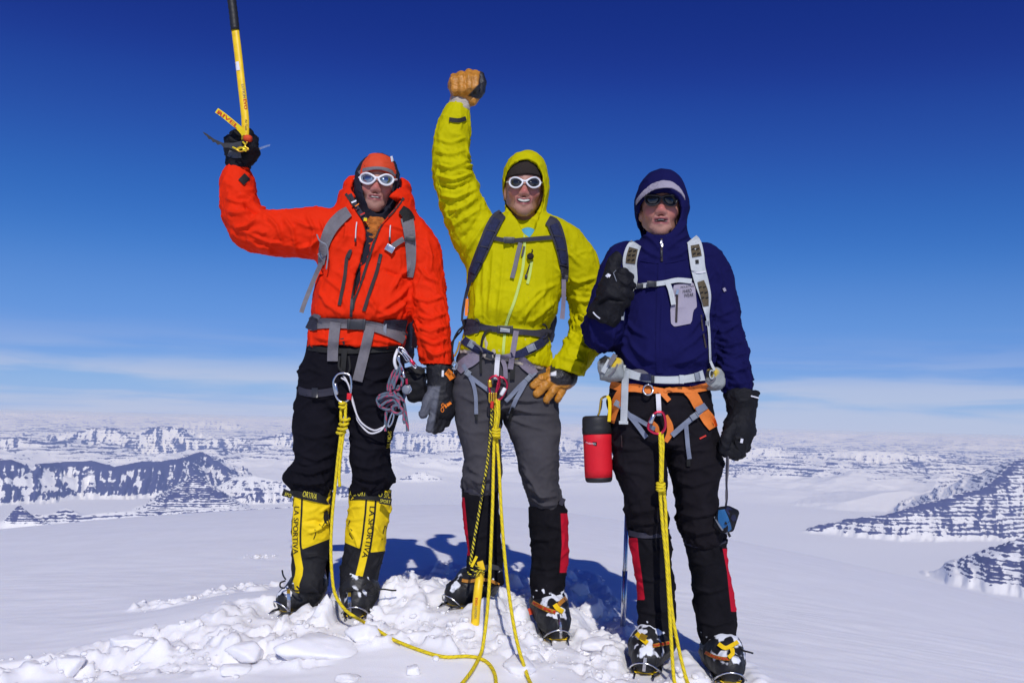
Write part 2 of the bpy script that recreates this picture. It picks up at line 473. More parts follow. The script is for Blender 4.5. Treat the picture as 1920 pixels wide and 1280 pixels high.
# ------------------------------------------------------------------ straps, cords, plates
def bvh_of(*objs):
    vs, fs = [], []
    for o in objs:
        off = origin_of(o); b = len(vs)
        vs += [v.co + off for v in o.data.vertices]; fs += [tuple(b + i for i in p.vertices) for p in o.data.polygons]
    return BVHTree.FromPolygons(vs, fs)
def hit(bvh, u, v):
    d = ray(u, v).normalized(); h = bvh.ray_cast(CAM, d)
    return (CAM + d * h[3]) if h[0] is not None else None
def resample(pts, step):
    P = np.array(pts, float); n = len(P)
    if n > 2:
        t = np.arange(n, dtype=float); tt = np.linspace(0, n - 1, (n - 1) * 16 + 1)
        P = np.stack([_spline(tt, t, P[:, q]) for q in range(P.shape[1])], 1)
    L = np.concatenate([[0], np.cumsum(np.linalg.norm(np.diff(P[:, :2], axis=0), axis=1))])
    k = max(2, int(L[-1] / step) + 1); s = np.linspace(0, L[-1], k)
    return np.stack([np.interp(s, L, P[:, q]) for q in range(P.shape[1])], 1)
def strap_mesh(path, width, bvh=None, y=None, thick=0.004, lift=0.004, across=4, step=5.0, smooth=3, ends=None, cup=0.0):
    """flat webbing along a photo polyline (u, v[, width]), lying on whatever stands there (bvh) or at depth y (number or per point list)"""
    P = np.array([(p[0], p[1], p[2] if len(p) > 2 else width) for p in path], float)
    ys = None
    if y is not None:
        yy = y if isinstance(y, (list, tuple)) else [y] * len(path)
        P = np.column_stack([P, yy])
    S = resample(P, step); n = len(S)
    T = np.gradient(S[:, :2], axis=0); T /= np.maximum(np.linalg.norm(T, axis=1, keepdims=True), 1e-9)
    Nn = np.stack([-T[:, 1], T[:, 0]], 1)
    D = np.zeros((n, across + 1)); U = np.zeros((n, across + 1, 2))
    for i in range(n):
        for j in range(across + 1):
            U[i, j] = S[i, :2] + Nn[i] * S[i, 2] * (j / across - 0.5)
            if y is not None: D[i, j] = S[i, 3]
            else:
                h = hit(bvh, *U[i, j]); D[i, j] = h.y if h is not None else np.nan
    if y is None:
        if np.isnan(D).all(): D[:] = 3.0
        ok = ~np.isnan(D); r = np.nanmedian(D)
        for i in range(n):
            row = D[i]
            if np.isnan(row).all(): continue
            m_ = np.nanmean(row); D[i] = np.where(np.isnan(row), m_ + 0.01, row)
        g = ~np.isnan(D[:, 0]); idx = np.arange(n)
        for j in range(across + 1): D[:, j] = np.interp(idx, idx[g], D[g, j])
        # webbing bridges hollows: never behind the cloth, smooth along
        for _ in range(smooth):
            E = D.copy(); E[1:-1] = (D[:-2] + D[1:-1] * 2 + D[2:]) / 4; D = np.minimum(E, D + 0.002)
    V = []; 
    for i in range(n):
        for j in range(across + 1):
            p = at(U[i, j, 0], U[i, j, 1], D[i, j]); d = (CAM - p).normalized()
            prof = 1 - (2 * j / across - 1)**2
            V.append(p + d * (lift + thick + cup * prof))
    for i in range(n):
        for j in range(across + 1):
            p = at(U[i, j, 0], U[i, j, 1], D[i, j]); d = (CAM - p).normalized(); V.append(p + d * (lift))
    w = across + 1; o = n * w; fs = []
    for i in range(n - 1):
        for j in range(across):
            a = i * w + j
            fs.append((a, a + w, a + w + 1, a + 1)); fs.append((o + a, o + a + 1, o + a + w + 1, o + a + w))
        a = i * w; fs.append((a, o + a, o + a + w, a + w)); b = a + across; fs.append((b, b + w, o + b + w, o + b))
    for j in range(across):
        fs.append((j, j + 1, o + j + 1, o + j)); e = (n - 1) * w + j; fs.append((e, o + e, o + e + 1, e + 1))
    return np.array([tuple(q) for q in V]), fs
def strap(name, path, width, mat_, parent, bvh=None, y=None, **kw):
    V, f = strap_mesh(path, width, bvh, y, **kw)
    o = obj(name, V, f, mat_, parent, smooth=False, base=V.mean(0) if parent is None else None)
    return o
def tube_mesh(pts, r, sides=8, closed=False, step=None):
    """round cord through world points; r number or per point; attrs s (metres along), a (turns round)"""
    P = np.array([tuple(p) for p in pts], float); n = len(P)
    R = np.full(n, r, float) if np.isscalar(r) else np.array(r, float)
    if closed: T = np.roll(P, -1, 0) - np.roll(P, 1, 0)
    else: T = np.gradient(P, axis=0)
    T /= np.maximum(np.linalg.norm(T, axis=1, keepdims=True), 1e-9)
    e = np.array([0, 1, 0.01]) if abs(T[0][1]) < 0.9 else np.array([1, 0, 0.01])
    V, S, A = [], [], []; s = 0; prev = e
    for i in range(n):
        a = prev - T[i] * (prev @ T[i]); a /= max(np.linalg.norm(a), 1e-9); b = np.cross(T[i], a); prev = a
        if i: s += np.linalg.norm(P[i] - P[i - 1])
        for k in range(sides):
            t = 2 * math.pi * k / sides
            V.append(P[i] + R[i] * (a * math.cos(t) + b * math.sin(t))); S.append(s); A.append(k / sides)
    f = []
    for i in range(n if closed else n - 1):
        for k in range(sides):
            k2 = (k + 1) % sides; i2 = (i + 1) % n
            f.append((i * sides + k, i * sides + k2, i2 * sides + k2, i2 * sides + k))
    if not closed:
        f.append(tuple(range(sides))[::-1]); f.append(tuple((n - 1) * sides + k for k in range(sides)))
    return np.array(V), f, {'s': np.array(S), 'a': np.array(A)}
def curve_pts(pts, n=12):
    P = np.array([tuple(p) for p in pts], float); t = np.arange(len(P), dtype=float); tt = np.linspace(0, len(P) - 1, (len(P) - 1) * n + 1)
    return np.stack([_spline(tt, t, P[:, q]) for q in range(3)], 1)
def cord(name, pts, r, mat_, parent, sides=8, n=12, closed=False, smooth=True):
    P = curve_pts(pts, n) if n else np.array([tuple(p) for p in pts])
    V, f, at_ = tube_mesh(P, r, sides, closed)
    return obj(name, V, f, mat_, parent, attrs=at_, base=P.mean(0) if parent is None else None)
def cord_px(name, path, r, mat_, parent, **kw):
    """path (u, v, y)"""
    return cord(name, [at(*p) for p in path], r, mat_, parent, **kw)
def join(parts):
    Vs, fs, o = [], [], 0
    for V, f in parts:
        Vs.append(np.asarray(V)); fs += [tuple(i + o for i in q) for q in f]; o += len(V)
    return np.concatenate(Vs), fs
def plate(poly, y, thick, bulge=0.0, axis=None):
    """solid plate from a photo polygon at depth y (number or function of u, v)"""
    yf = y if callable(y) else (lambda u, v: y)
    n = len(poly); c = np.mean(poly, 0)
    front = [at(u, v, yf(u, v)) for u, v in poly]; back = [at(u, v, yf(u, v) + thick) for u, v in poly]
    V = [tuple(p) for p in front] + [tuple(p) for p in back]
    V.append(tuple(at(c[0], c[1], yf(*c) - bulge))); V.append(tuple(at(c[0], c[1], yf(*c) + thick)))
    f = []
    for i in range(n):
        j = (i + 1) % n
        f += [(i, j, 2 * n), (n + j, n + i, 2 * n + 1), (i, n + i, n + j, j)]
    return np.array(V), f
def oval(u, v, a, b, n=24, rot=0.0, p=2.0):
    out = []
    for i in range(n):
        t = 2 * math.pi * i / n; x = abs(math.cos(t))**(2 / p) * math.copysign(1, math.cos(t)) * a
        y = abs(math.sin(t))**(2 / p) * math.copysign(1, math.sin(t)) * b
        out.append((u + x * math.cos(rot) - y * math.sin(rot), v + x * math.sin(rot) + y * math.cos(rot)))
    return out
def lathe(prof, c, axis=(0, 0, 1), n=32):
    """profile (r, h) round an axis through c"""
    ax = Vector(axis).normalized(); q = Vector((0, 0, 1)).rotation_difference(ax)
    V, f = [], []; m = len(prof)
    for r, h in prof:
        for k in range(n):
            t = 2 * math.pi * k / n; V.append(tuple(Vector(c) + q @ Vector((r * math.cos(t), r * math.sin(t), h))))
    for i in range(m - 1):
        for k in range(n):
            k2 = (k + 1) % n; f.append((i * n + k, i * n + k2, (i + 1) * n + k2, (i + 1) * n + k))
    f.append(tuple(range(n))[::-1]); f.append(tuple((m - 1) * n + k for k in range(n)))
    return np.array(V), f
def boxmesh(c, half, R=None, bev=0.25):
    """chamfered box: c centre, half sizes, R rows are its axes"""
    bm = bmesh.new(); bmesh.ops.create_cube(bm, size=2.0)
    for v in bm.verts: v.co = Vector((v.co.x * half[0], v.co.y * half[1], v.co.z * half[2]))
    bmesh.ops.bevel(bm, geom=list(bm.edges), offset=bev * min(half), segments=2, affect='EDGES', profile=0.6)
    V = np.array([tuple(v.co) for v in bm.verts]); f = [tuple(v.index for v in p.verts) for p in bm.faces]; bm.free()
    if R is not None: V = V @ np.array(R)
    return V + np.array(c), f
def frame_of(dirx, up=(0, 0, 1)):
    a = np.array(dirx, float); a /= np.linalg.norm(a); b = np.cross(np.array(up, float), a); b /= np.linalg.norm(b); c = np.cross(a, b)
    return np.array([a, b, c])
def letters(name, text, path, size, mat_, parent, bvh=None, y=None, lift=0.003, shear=0.0, bold=0.0, flip=False, fill=True):
    """lettering laid along a photo polyline (start, end), size = letter height in photo px, wrapped on the surface behind it"""
    cu = bpy.data.curves.new(name, 'FONT'); cu.body = text; cu.size = 1.0; cu.shear = shear; cu.offset = bold; cu.resolution_u = 3
    tmp = bpy.data.objects.new(name, cu); C.collection.objects.link(tmp)
    bpy.context.view_layer.update()
    me = tmp.to_mesh(); V = np.array([tuple(v.co) for v in me.vertices]); f = [tuple(p.vertices) for p in me.polygons]
    tmp.to_mesh_clear(); bpy.data.objects.remove(tmp)
    if not len(V): return None
    P = resample(path, 1.0); L = np.concatenate([[0], np.cumsum(np.linalg.norm(np.diff(P[:, :2], axis=0), axis=1))])
    x0, x1 = V[:, 0].min(), V[:, 0].max(); y0, y1 = V[:, 1].min(), V[:, 1].max()
    s = (V[:, 0] - x0) / max(x1 - x0, 1e-6) * L[-1]; h = (V[:, 1] - (y0 + y1) / 2) / max(y1 - y0, 1e-6) * size
    pu = np.interp(s, L, P[:, 0]); pv = np.interp(s, L, P[:, 1])
    T = np.gradient(P[:, :2], axis=0); T /= np.linalg.norm(T, axis=1, keepdims=True)
    tu = np.interp(s, L, T[:, 0]); tv = np.interp(s, L, T[:, 1])
    U = pu + h * tv; W_ = pv - h * tu
    out = []; last = None
    for a, b in zip(U, W_):
        if bvh is not None:
            q = hit(bvh, a, b)
            if q is None: q = at(a, b, last if last else 3.0)
            last = q.y
        else: q = at(a, b, y)
        out.append(tuple(q + (CAM - q).normalized() * lift))
    return obj(name, out, f, mat_, parent, smooth=False, base=np.mean(out, 0) if parent is None else None)
def _inter(self, prim, k=0.0):
    d = prim[2](*[a.reshape([-1 if i == q else 1 for i in range(3)]) for q, a in enumerate(self.ax)]).astype(np.float32)
    self.F = np.maximum(self.F, d); return self
Field.inter = _inter
def prism(poly, y, y0, y1):
    """photo polygon standing at depth y, cut from y0 to y1"""
    P = [at(u, v, y) for u, v in poly]; Q = np.array([(p.x, p.z) for p in P])
    def fn(X, Y, Z):
        x, z = X[:, :, :], Z[:, :, :]; x = x.reshape(-1, 1); z = z.reshape(1, -1)
        best = np.full((x.shape[0], z.shape[1]), 1e9); ins = np.zeros(best.shape, bool); n = len(Q)
        for i in range(n):
            a, b = Q[i], Q[(i + 1) % n]; e = b - a
            t = np.clip(((x - a[0]) * e[0] + (z - a[1]) * e[1]) / max(e @ e, 1e-12), 0, 1)
            best = np.minimum(best, np.hypot(x - a[0] - t * e[0], z - a[1] - t * e[1]))
            c = ((a[1] > z) != (b[1] > z)) & (x < (b[0] - a[0]) * (z - a[1]) / (b[1] - a[1] + 1e-12) + a[0])
            ins ^= c
        d = np.where(ins, -best, best)[:, None, :]
        return np.maximum(np.maximum(d, y0 - Y), Y - y1) + 0 * Y
    return np.array([Q[:, 0].min(), y0, Q[:, 1].min()]), np.array([Q[:, 0].max(), y1, Q[:, 1].max()]), fn
def sleeve_folds(V, chain, amp, freq=16.0, focus=(), width=0.09, seed=0, base=0.35):
    """creases that run round a sleeve or trouser leg, deepest near the joints (focus: metres along it)"""
    s, r, a = chain_coords(V, chain); R = max(c[1] for c in chain)
    w = base + sum(np.exp(-((s - f) / width)**2) for f in focus)
    P = np.stack([s * freq * 1.15 + 1.3 * np.sin(a + seed) + 0.5 * np.cos(2 * a + seed), np.cos(a) * 0.9 + seed, np.sin(a) * 0.9], 1)
    P = P + 0.5 * np.stack([noise3(P * 0.7 + 3.1, seed + 60), noise3(P * 0.7 + 8.1, seed + 61), noise3(P * 0.7 + 1.9, seed + 62)], 1)
    n = crease(P * np.array([.8, 1, 1]), seed + 7, 0.15)
    L = sum(np.linalg.norm(q[0] - p[0]) for p, q in zip(chain[:-1], chain[1:]))
    return amp * 1.15 * n * np.clip(w, 0, 1.3) * (r < R * 1.35) * sstep(0.0, 0.05, s) * (1 - sstep(L - 0.03, L, s) * 0.7)

# ------------------------------------------------------------------ the summit snow
D1, D2, D3 = 3.10, 3.05, 2.78                 # how far the three people stand from the camera
def foot(u, v, y, heel_u, length):
    t = at(u, v, y); h = at(heel_u, v, y + length); return (t.x, t.y, t.z, h.x, h.y)
#        toe sole (photo px), depth, heel px, length in depth, trodden-in depth
FEET = {'a1': foot(520, 1150, 3.02, 596, 0.13), 'a2': foot(664, 1160, 2.97, 684, 0.24),
        'b1': foot(838, 1138, 2.99, 925, 0.15), 'b2': foot(1048, 1204, 2.86, 1022, 0.25),
        'c1': foot(1207, 1268, 2.62, 1226, 0.26), 'c2': foot(1372, 1286, 2.60, 1345, 0.26)}
def h_base(x, y):
    z = -0.0075 * (y - 4.0)**2
    z = z - 0.095 * (np.logaddexp(0, 3 * (x - 0.15)) / 3) - 0.0115 * np.maximum(x, 0)**2
    z = z - 0.0118 * np.maximum(-x, 0)**2
    return z
_fx = np.array([[(f[0] + f[3]) / 2, (f[1] + f[4]) / 2] for f in FEET.values()])
_sink = np.array([0.035, 0.03, 0.035, 0.03, 0.012, 0.012])
_res = np.array([f[2] for f in FEET.values()]) + _sink - h_base(_fx[:, 0], _fx[:, 1])
_K = np.exp(-((_fx[:, None, :] - _fx[None, :, :])**2).sum(2) / 0.5**2)
_w = np.linalg.solve(_K + 0.02 * np.eye(6), _res)
def h_smooth(x, y):
    x, y = np.asarray(x, float), np.asarray(y, float)
    z = h_base(x, y)
    for (a, b), w in zip(_fx, _w): z = z + w * np.exp(-((x - a)**2 + (y - b)**2) / 0.5**2)
    return z
def gpt(u, v):
    """where the ray through a photo pixel meets the smooth snow"""
    d = ray(u, v); t = np.linspace(1.0, 40.0, 8000)
    X, Y, Z = CAM.x + d.x * t, CAM.y + d.y * t, CAM.z + d.z * t
    b = Z < h_smooth(X, Y); i = int(np.argmax(b)) if b.any() else len(t) - 1
    return np.array([X[i], Y[i], Z[i]])
STROKES = [([(-60, 1275), (60, 1252), (180, 1228), (300, 1205), (420, 1196), (540, 1190), (660, 1186)], 0.13, 1.0),
           ([(150, 1262), (300, 1245), (430, 1240), (560, 1235)], 0.10, 0.8),
           ([(275, 1137), (350, 1125), (430, 1110), (500, 1100)], 0.10, 0.9),
           ([(490, 1145), (560, 1150), (620, 1130), (700, 1140), (760, 1105), (810, 1085), (860, 1070)], 0.20, 1.0),
           ([(690, 1185), (760, 1165), (840, 1170), (880, 1190)], 0.14, 0.9),
           ([(950, 1075), (965, 1110), (970, 1160), (985, 1200)], 0.12, 1.0),
           ([(1080, 1075), (1100, 1115), (1130, 1165), (1110, 1215)], 0.13, 1.0),
           ([(1000, 1220), (1090, 1235), (1150, 1262), (1180, 1290)], 0.12, 0.9),
           ([(1240, 1262), (1300, 1275), (1400, 1285), (1440, 1290)], 0.05, 0.5),
           ([(470, 1043), (500, 1046)], 0.06, 0.4)]
_SW = [([gpt(*p)[:2] for p in pts], w, s) for pts, w, s in STROKES]
def trample(x, y):
    m = np.zeros(x.shape); wob = 0.05 * noise3(np.stack([x * 7, y * 7, x * 0], -1).reshape(-1, 3), 3).reshape(x.shape)
    core = np.zeros(x.shape)
    for pts, w, s in _SW:
        d = np.full(x.shape, 9.0)
        for a, b in zip(pts[:-1], pts[1:]):
            ab = b - a; t = np.clip(((x - a[0]) * ab[0] + (y - a[1]) * ab[1]) / (ab @ ab), 0, 1)
            d = np.minimum(d, np.hypot(x - a[0] - t * ab[0], y - a[1] - t * ab[1]))
        d = d + wob
        m = np.maximum(m, s * (1 - sstep(w * 0.75, w * 1.05, d))); core = np.maximum(core, s * (1 - sstep(w * 0.1, w * 0.75, d)))
    return m, core
LUMPS = [  # heaps of broken snow: photo px of the foot of the heap, radius, height
    (610, 1158, 0.06, 0.085), (590, 1166, 0.045, 0.03), (735, 1122, 0.11, 0.085), (790, 1088, 0.10, 0.06), (830, 1075, 0.07, 0.055),
    (960, 1100, 0.07, 0.07), (975, 1150, 0.06, 0.05), (1090, 1110, 0.07, 0.07), (1120, 1150, 0.09, 0.06), (1100, 1200, 0.08, 0.05),
    (300, 1215, 0.09, 0.05), (200, 1236, 0.1, 0.055), (90, 1258, 0.1, 0.05), (420, 1210, 0.09, 0.045), (480, 1108, 0.06, 0.035),
    (1385, 1292, 0.06, 0.07), (1245, 1276, 0.05, 0.03), (700, 1180, 0.06, 0.05), (860, 1165, 0.06, 0.03), (1060, 1222, 0.07, 0.03), (930, 1130, 0.05, 0.035)]
_LW = [(*gpt(u, v)[:2], r, h) for u, v, r, h in LUMPS]
def ground_h(X, Y, detail=True):
    X, Y = np.asarray(X, float), np.asarray(Y, float); sh = X.shape
    Z = h_smooth(X, Y)
    near = np.exp(-np.maximum(np.hypot(X, Y - 3) - 6, 0) / 6)
    P = np.stack([X, Y, X * 0], -1).reshape(-1, 3)
    Z = Z + near * 0.012 * fbm(P * [0.9, 1.6, 1], 3, 5).reshape(sh)
    Z = Z + near * 0.0034 * ridged(P * [2.6, 8.0, 1] + 4, 3, 21).reshape(sh)      # wind ripples
    box = (np.abs(X) < 2.6) & (Y > 1.5) & (Y < 4.6)
    x, y = X[box], Y[box]
    if len(x):
        m, core = trample(x, y)
        q3 = np.stack([x, y, x * 0], 1)
        wx, wy = x + 0.016 * noise3(q3 * 24, 8), y + 0.016 * noise3(q3 * 24, 9)
        a1, e1 = shards(wx, wy * 0.85, 0.125, 11, 0.9); a2, e2 = shards(wx, wy, 0.052, 12, 0.9); a3, e3 = shards(wx, wy, 0.024, 13, 0.7)
        ch = 0.026 * a1 * sstep(0, 0.10, e1) + 0.015 * a2 * sstep(0, 0.15, e2) + 0.006 * a3 * sstep(0, .2, e3) + 0.004 * ridged(q3 * 60, 2, 31)
        dz = m * ch - core * 0.020
        for a, b, r, h in _LW:
            e = np.sqrt((x - a)**2 + (y - b)**2) / r + 0.22 * noise3(q3 * 16, 41)
            k = 1 - sstep(0.35, 1.0, e)
            dz = dz + 0.75 * h * k * (0.70 + 0.22 * a2 * sstep(0, .15, e2) + 0.18 * a1 + 0.12 * a3)
        z = Z[box] + dz
        for (k, f) in FEET.items():
            ax, ay, az, bx, by = f; ab = np.array([bx - ax, by - ay]); L = ab @ ab
            t = np.clip(((x - ax) * ab[0] + (y - ay) * ab[1]) / L, 0, 1)
            d = np.hypot(x - ax - t * ab[0], y - ay - t * ab[1]) + 0.012 * noise3(q3 * 22, 55)
            hole = 1 - sstep(0.062, 0.085, d)
            z = z - hole * np.maximum(z - (az - 0.004), 0)
            # the step in front of the toe stays low
            tt = np.clip((ay - y) / 0.17, 0, 1); dd = np.hypot(x - ax + (ax - 0.0) * 0.0, y - ay + tt * 0.17)
            k2 = (1 - sstep(0.050, 0.085, dd + 0.010 * noise3(q3 * 25, 57))) * (y < ay)
            z = z - k2 * np.maximum(z - (az + 0.002 - 0.010 * tt), 0)
            # snow pushed up in a low rim round the hole
            z = z + 0.014 * np.exp(-((d - 0.11) / 0.03)**2) * (0.5 + 0.8 * noise3(q3 * 18, 61))
        Z = Z.copy(); Z[box] = z
    return Z

def axis(fine_lo, fine_hi, h, lo, hi, grow=1.06):
    a = list(np.arange(fine_lo, fine_hi, h)); s = h
    while a[-1] < hi: s *= grow; a.append(a[-1] + s)
    s = h
    while a[0] > lo: s *= grow; a.insert(0, a[0] - s)
    return np.array(a)
gx, gy = axis(-2.1, 1.4, 0.0095, -90, 90), axis(2.0, 4.2, 0.0095, -40, 110)
X, Y = np.meshgrid(gx, gy, indexing='ij')
Z = ground_h(X, Y)
nx, ny = X.shape
ii = np.arange(nx * ny).reshape(nx, ny)
Q = np.stack([ii[:-1, :-1], ii[1:, :-1], ii[1:, 1:], ii[:-1, 1:]], -1).reshape(-1, 4)
m_snow = mat('snow', (0.88, 0.87, 0.89), rough=0.75, bump=0.16, bscale=260, spec=0.25, var=0.03, vscale=5)
_sb = m_snow.node_tree.nodes['Principled BSDF']; _sb.inputs['Subsurface Weight'].default_value = 0.6; _sb.inputs['Subsurface Scale'].default_value = 0.02; _sb.inputs['Subsurface Radius'].default_value = (1.0, 1.1, 1.3)
ground = obj('snow_ground', np.stack([X, Y, Z], -1).reshape(-1, 3), Q, m_snow)
tag(ground, kind='structure')
bvh_ground = BVHTree.FromPolygons([tuple(p) for p in np.stack([X, Y, Z], -1).reshape(-1, 3)], [tuple(q) for q in Q.tolist()])

# ------------------------------------------------------------------ far glaciers and layered mountains
GL = -1000.0
def crest(slope, pts):
    """(u, v of the crest, v of the foot) -> crest points standing on the glacier at GL with that slope"""
    out = []
    for u, vc, vb in pts:
        dc, db = ray(u, vc), ray(u, vb)
        nc, nb = -dc.z / math.hypot(dc.x, dc.y), -db.z / math.hypot(db.x, db.y)
        d = (-GL / nb + -GL / slope) / (1 + nc / slope)
        k = d / math.hypot(dc.x, dc.y)
        out.append(np.array((dc.x * k, dc.y * k, CAM.z + dc.z * k)))
    return out
def ridge(fs, bs, gd, terr, amt, pts): return (crest(fs, pts), fs, bs, gd, terr, amt)
RIDGES = [  # front slope, back slope, gully depth, bed height, amount of bare rock, crest
    # dark spurs on the left
    ridge(.62, .25, .60, 0, 1.75, [(-420, 850, 940), (-200, 848, 938), (-60, 856, 942), (20, 860, 942), (58, 870, 938), (110, 866, 930), (170, 862, 929), (215, 874, 929), (270, 863, 926), (330, 866, 922)]),
    ridge(.62, .4, .55, 0, 1.5, [(285, 866, 925), (340, 858, 922), (378, 845, 914), (420, 872, 916), (436, 900, 920)]),
    ridge(.60, .5, .5, 0, 1.0, [(440, 893, 938), (478, 890, 942), (520, 899, 940), (580, 902, 935), (640, 906, 930)]),
    # stepped mesas behind
    ridge(.5, .25, .5, 60, 1.4, [(-300, 812, 868), (-100, 815, 868), (40, 818, 868), (96, 829, 872), (140, 818, 864)]),
    ridge(.5, .25, .5, 60, 1.4, [(150, 806, 862), (175, 799, 862), (215, 799, 862), (250, 818, 864)]),
    ridge(.5, .25, .5, 60, 1.4, [(265, 812, 864), (295, 797, 864), (330, 797, 864), (360, 818, 864), (400, 824, 864)]),
    ridge(.5, .25, .5, 60, 1.4, [(385, 822, 864), (430, 818, 866), (480, 822, 868), (520, 812, 868), (560, 808, 868), (640, 818, 868)]),
    ridge(.4, .2, .35, 80, 1.1, [(335, 794, 826), (355, 789, 826), (400, 786, 826), (430, 790, 828), (470, 800, 828)]),
    ridge(.35, .3, .4, 0, 1.3, [(10, 786, 808), (50, 780, 808), (95, 779, 808), (130, 785, 808), (148, 779, 808), (185, 785, 808), (215, 783, 808), (240, 787, 808)]),
    ridge(.35, .3, .4, 0, 1.3, [(265, 790, 806), (285, 785, 806), (310, 790, 806)]),
    # middle, between the climbers
    ridge(.45, .25, .45, 60, 1.3, [(640, 822, 872), (700, 812, 868), (760, 808, 866), (800, 815, 866), (850, 806, 866), (905, 818, 866)]),
    ridge(.5, .3, .45, 60, 1.4, [(670, 848, 892), (730, 842, 892), (780, 850, 890), (815, 846, 888), (860, 858, 890)]),
    ridge(.5, .5, .4, 40, 0.9, [(760, 890, 906), (790, 881, 906), (822, 892, 906)]),
    ridge(.45, .25, .45, 60, 1.3, [(900, 822, 868), (950, 830, 872), (1010, 818, 868), (1060, 816, 868), (1095, 828, 872), (1150, 822, 872), (1200, 828, 876), (1300, 822, 876)]),
    ridge(.5, .3, .45, 60, 1.4, [(940, 862, 888), (1050, 850, 888), (1075, 858, 890), (1130, 868, 892)]),
    # right side, hazy layered ranges
    ridge(.45, .25, .4, 70, 1.0, [(1330, 842, 888), (1400, 836, 886), (1450, 838, 886), (1490, 850, 888), (1520, 872, 892)]),
    ridge(.42, .25, .4, 70, 1.0, [(1540, 848, 886), (1600, 842, 890), (1680, 846, 892), (1740, 850, 892), (1790, 862, 893), (1840, 868, 893)]),
    ridge(.35, .3, .4, 0, 1.3, [(1540, 829, 846), (1570, 825, 846), (1610, 830, 848), (1660, 829, 848), (1720, 830, 850), (1760, 834, 850)]),
    ridge(.4, .3, .3, 45, 1.15, [(1330, 878, 908), (1420, 880, 904), (1450, 886, 904)]),
    ridge(.4, .3, .3, 45, 1.15, [(1465, 890, 904), (1510, 877, 905), (1540, 889, 904), (1575, 893, 904)]),
    ridge(.45, .35, .3, 40, 1.15, [(1690, 886, 912), (1720, 886, 914), (1755, 896, 914)]),
    ridge(.45, .35, .3, 40, 1.15, [(1745, 882, 900), (1781, 868, 900), (1810, 884, 902), (1835, 892, 904)]),
    ridge(.20, .10, .05, 0, 0.3, [(1585, 940, 952), (1655, 923, 950), (1700, 919, 950), (1740, 927, 952), (1810, 926, 955)]),
    # the banded ridge on the right and its lower neighbour
    ridge(.52, .45, .28, 34, 1.25, [(1523, 985, 993), (1565, 976, 996), (1617, 966, 1002), (1665, 962, 1006), (1708, 948, 1006), (1760, 936, 1004), (1797, 922, 1003), (1840, 916, 1000), (1868, 895, 996),
            (1899, 864, 988), (1930, 850, 984), (2020, 838, 980), (2200, 830, 975)]),
    ridge(.60, .5, .25, 24, 1.15, [(1788, 1068, 1078), (1815, 1050, 1084), (1855, 1026, 1092), (1890, 1018, 1102), (1925, 1002, 1108), (2000, 985, 1115), (2200, 970, 1120)]),
    # the near outcrops beyond the left snow edge
    ridge(1.1, 1.1, .35, 18, 1.15, [(14, 974, 990), (26, 966, 990), (32, 951, 990), (37, 944, 990), (42, 951, 990), (48, 952, 990), (57, 962, 990), (74, 967, 990), (84, 974, 990)]),
    ridge(.5, .35, .25, 22, 0.95, [(50, 958, 990), (90, 963, 990), (125, 950, 988), (150, 963, 988), (230, 956, 985), (300, 951, 980), (420, 952, 975), (560, 948, 968), (700, 948, 966)]),
    ridge(.62, .6, .15, 20, 1.05, [(325, 914, 960), (345, 905, 960), (367, 888, 960), (395, 906, 960), (412, 918, 960)]),
]
rr = np.concatenate([np.geomspace(60, 3500, 40)[:-1], np.geomspace(3500, 26000, 460)[:-1], np.geomspace(26000, 68000, 70)])
th = np.linspace(rad(-47), rad(46), 1000)
TH, RR = np.meshgrid(th, rr, indexing='ij')
TX, TY = RR * np.sin(TH), RR * np.cos(TH)
P = np.stack([TX, TY, TX * 0], -1).reshape(-1, 3)
tx, ty, tr = P[:, 0], P[:, 1], RR.ravel()
tz = GL + 60 * fbm(P / 4200, 3, 71) - 25 + sstep(24000, 67000, tr) * 770
far = sstep(11500, 17000, tr)
rg = ridged(P / 4000, 5, 81, 0.5)
tz += far * (560 * np.maximum(rg - 0.10, 0)**1.1 + 110 * fbm(P / 2600, 4, 83))
relh = tz - GL - sstep(24000, 67000, tr) * 770
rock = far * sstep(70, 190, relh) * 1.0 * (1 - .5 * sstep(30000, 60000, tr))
bed = (relh + 25 * fbm(P / 3000, 2, 98)) / 60
gul = ridged(P / 620, 4, 91, 0.55); gul2 = ridged(P / 230, 3, 95, 0.5); warp = fbm(P / 900, 3, 97)
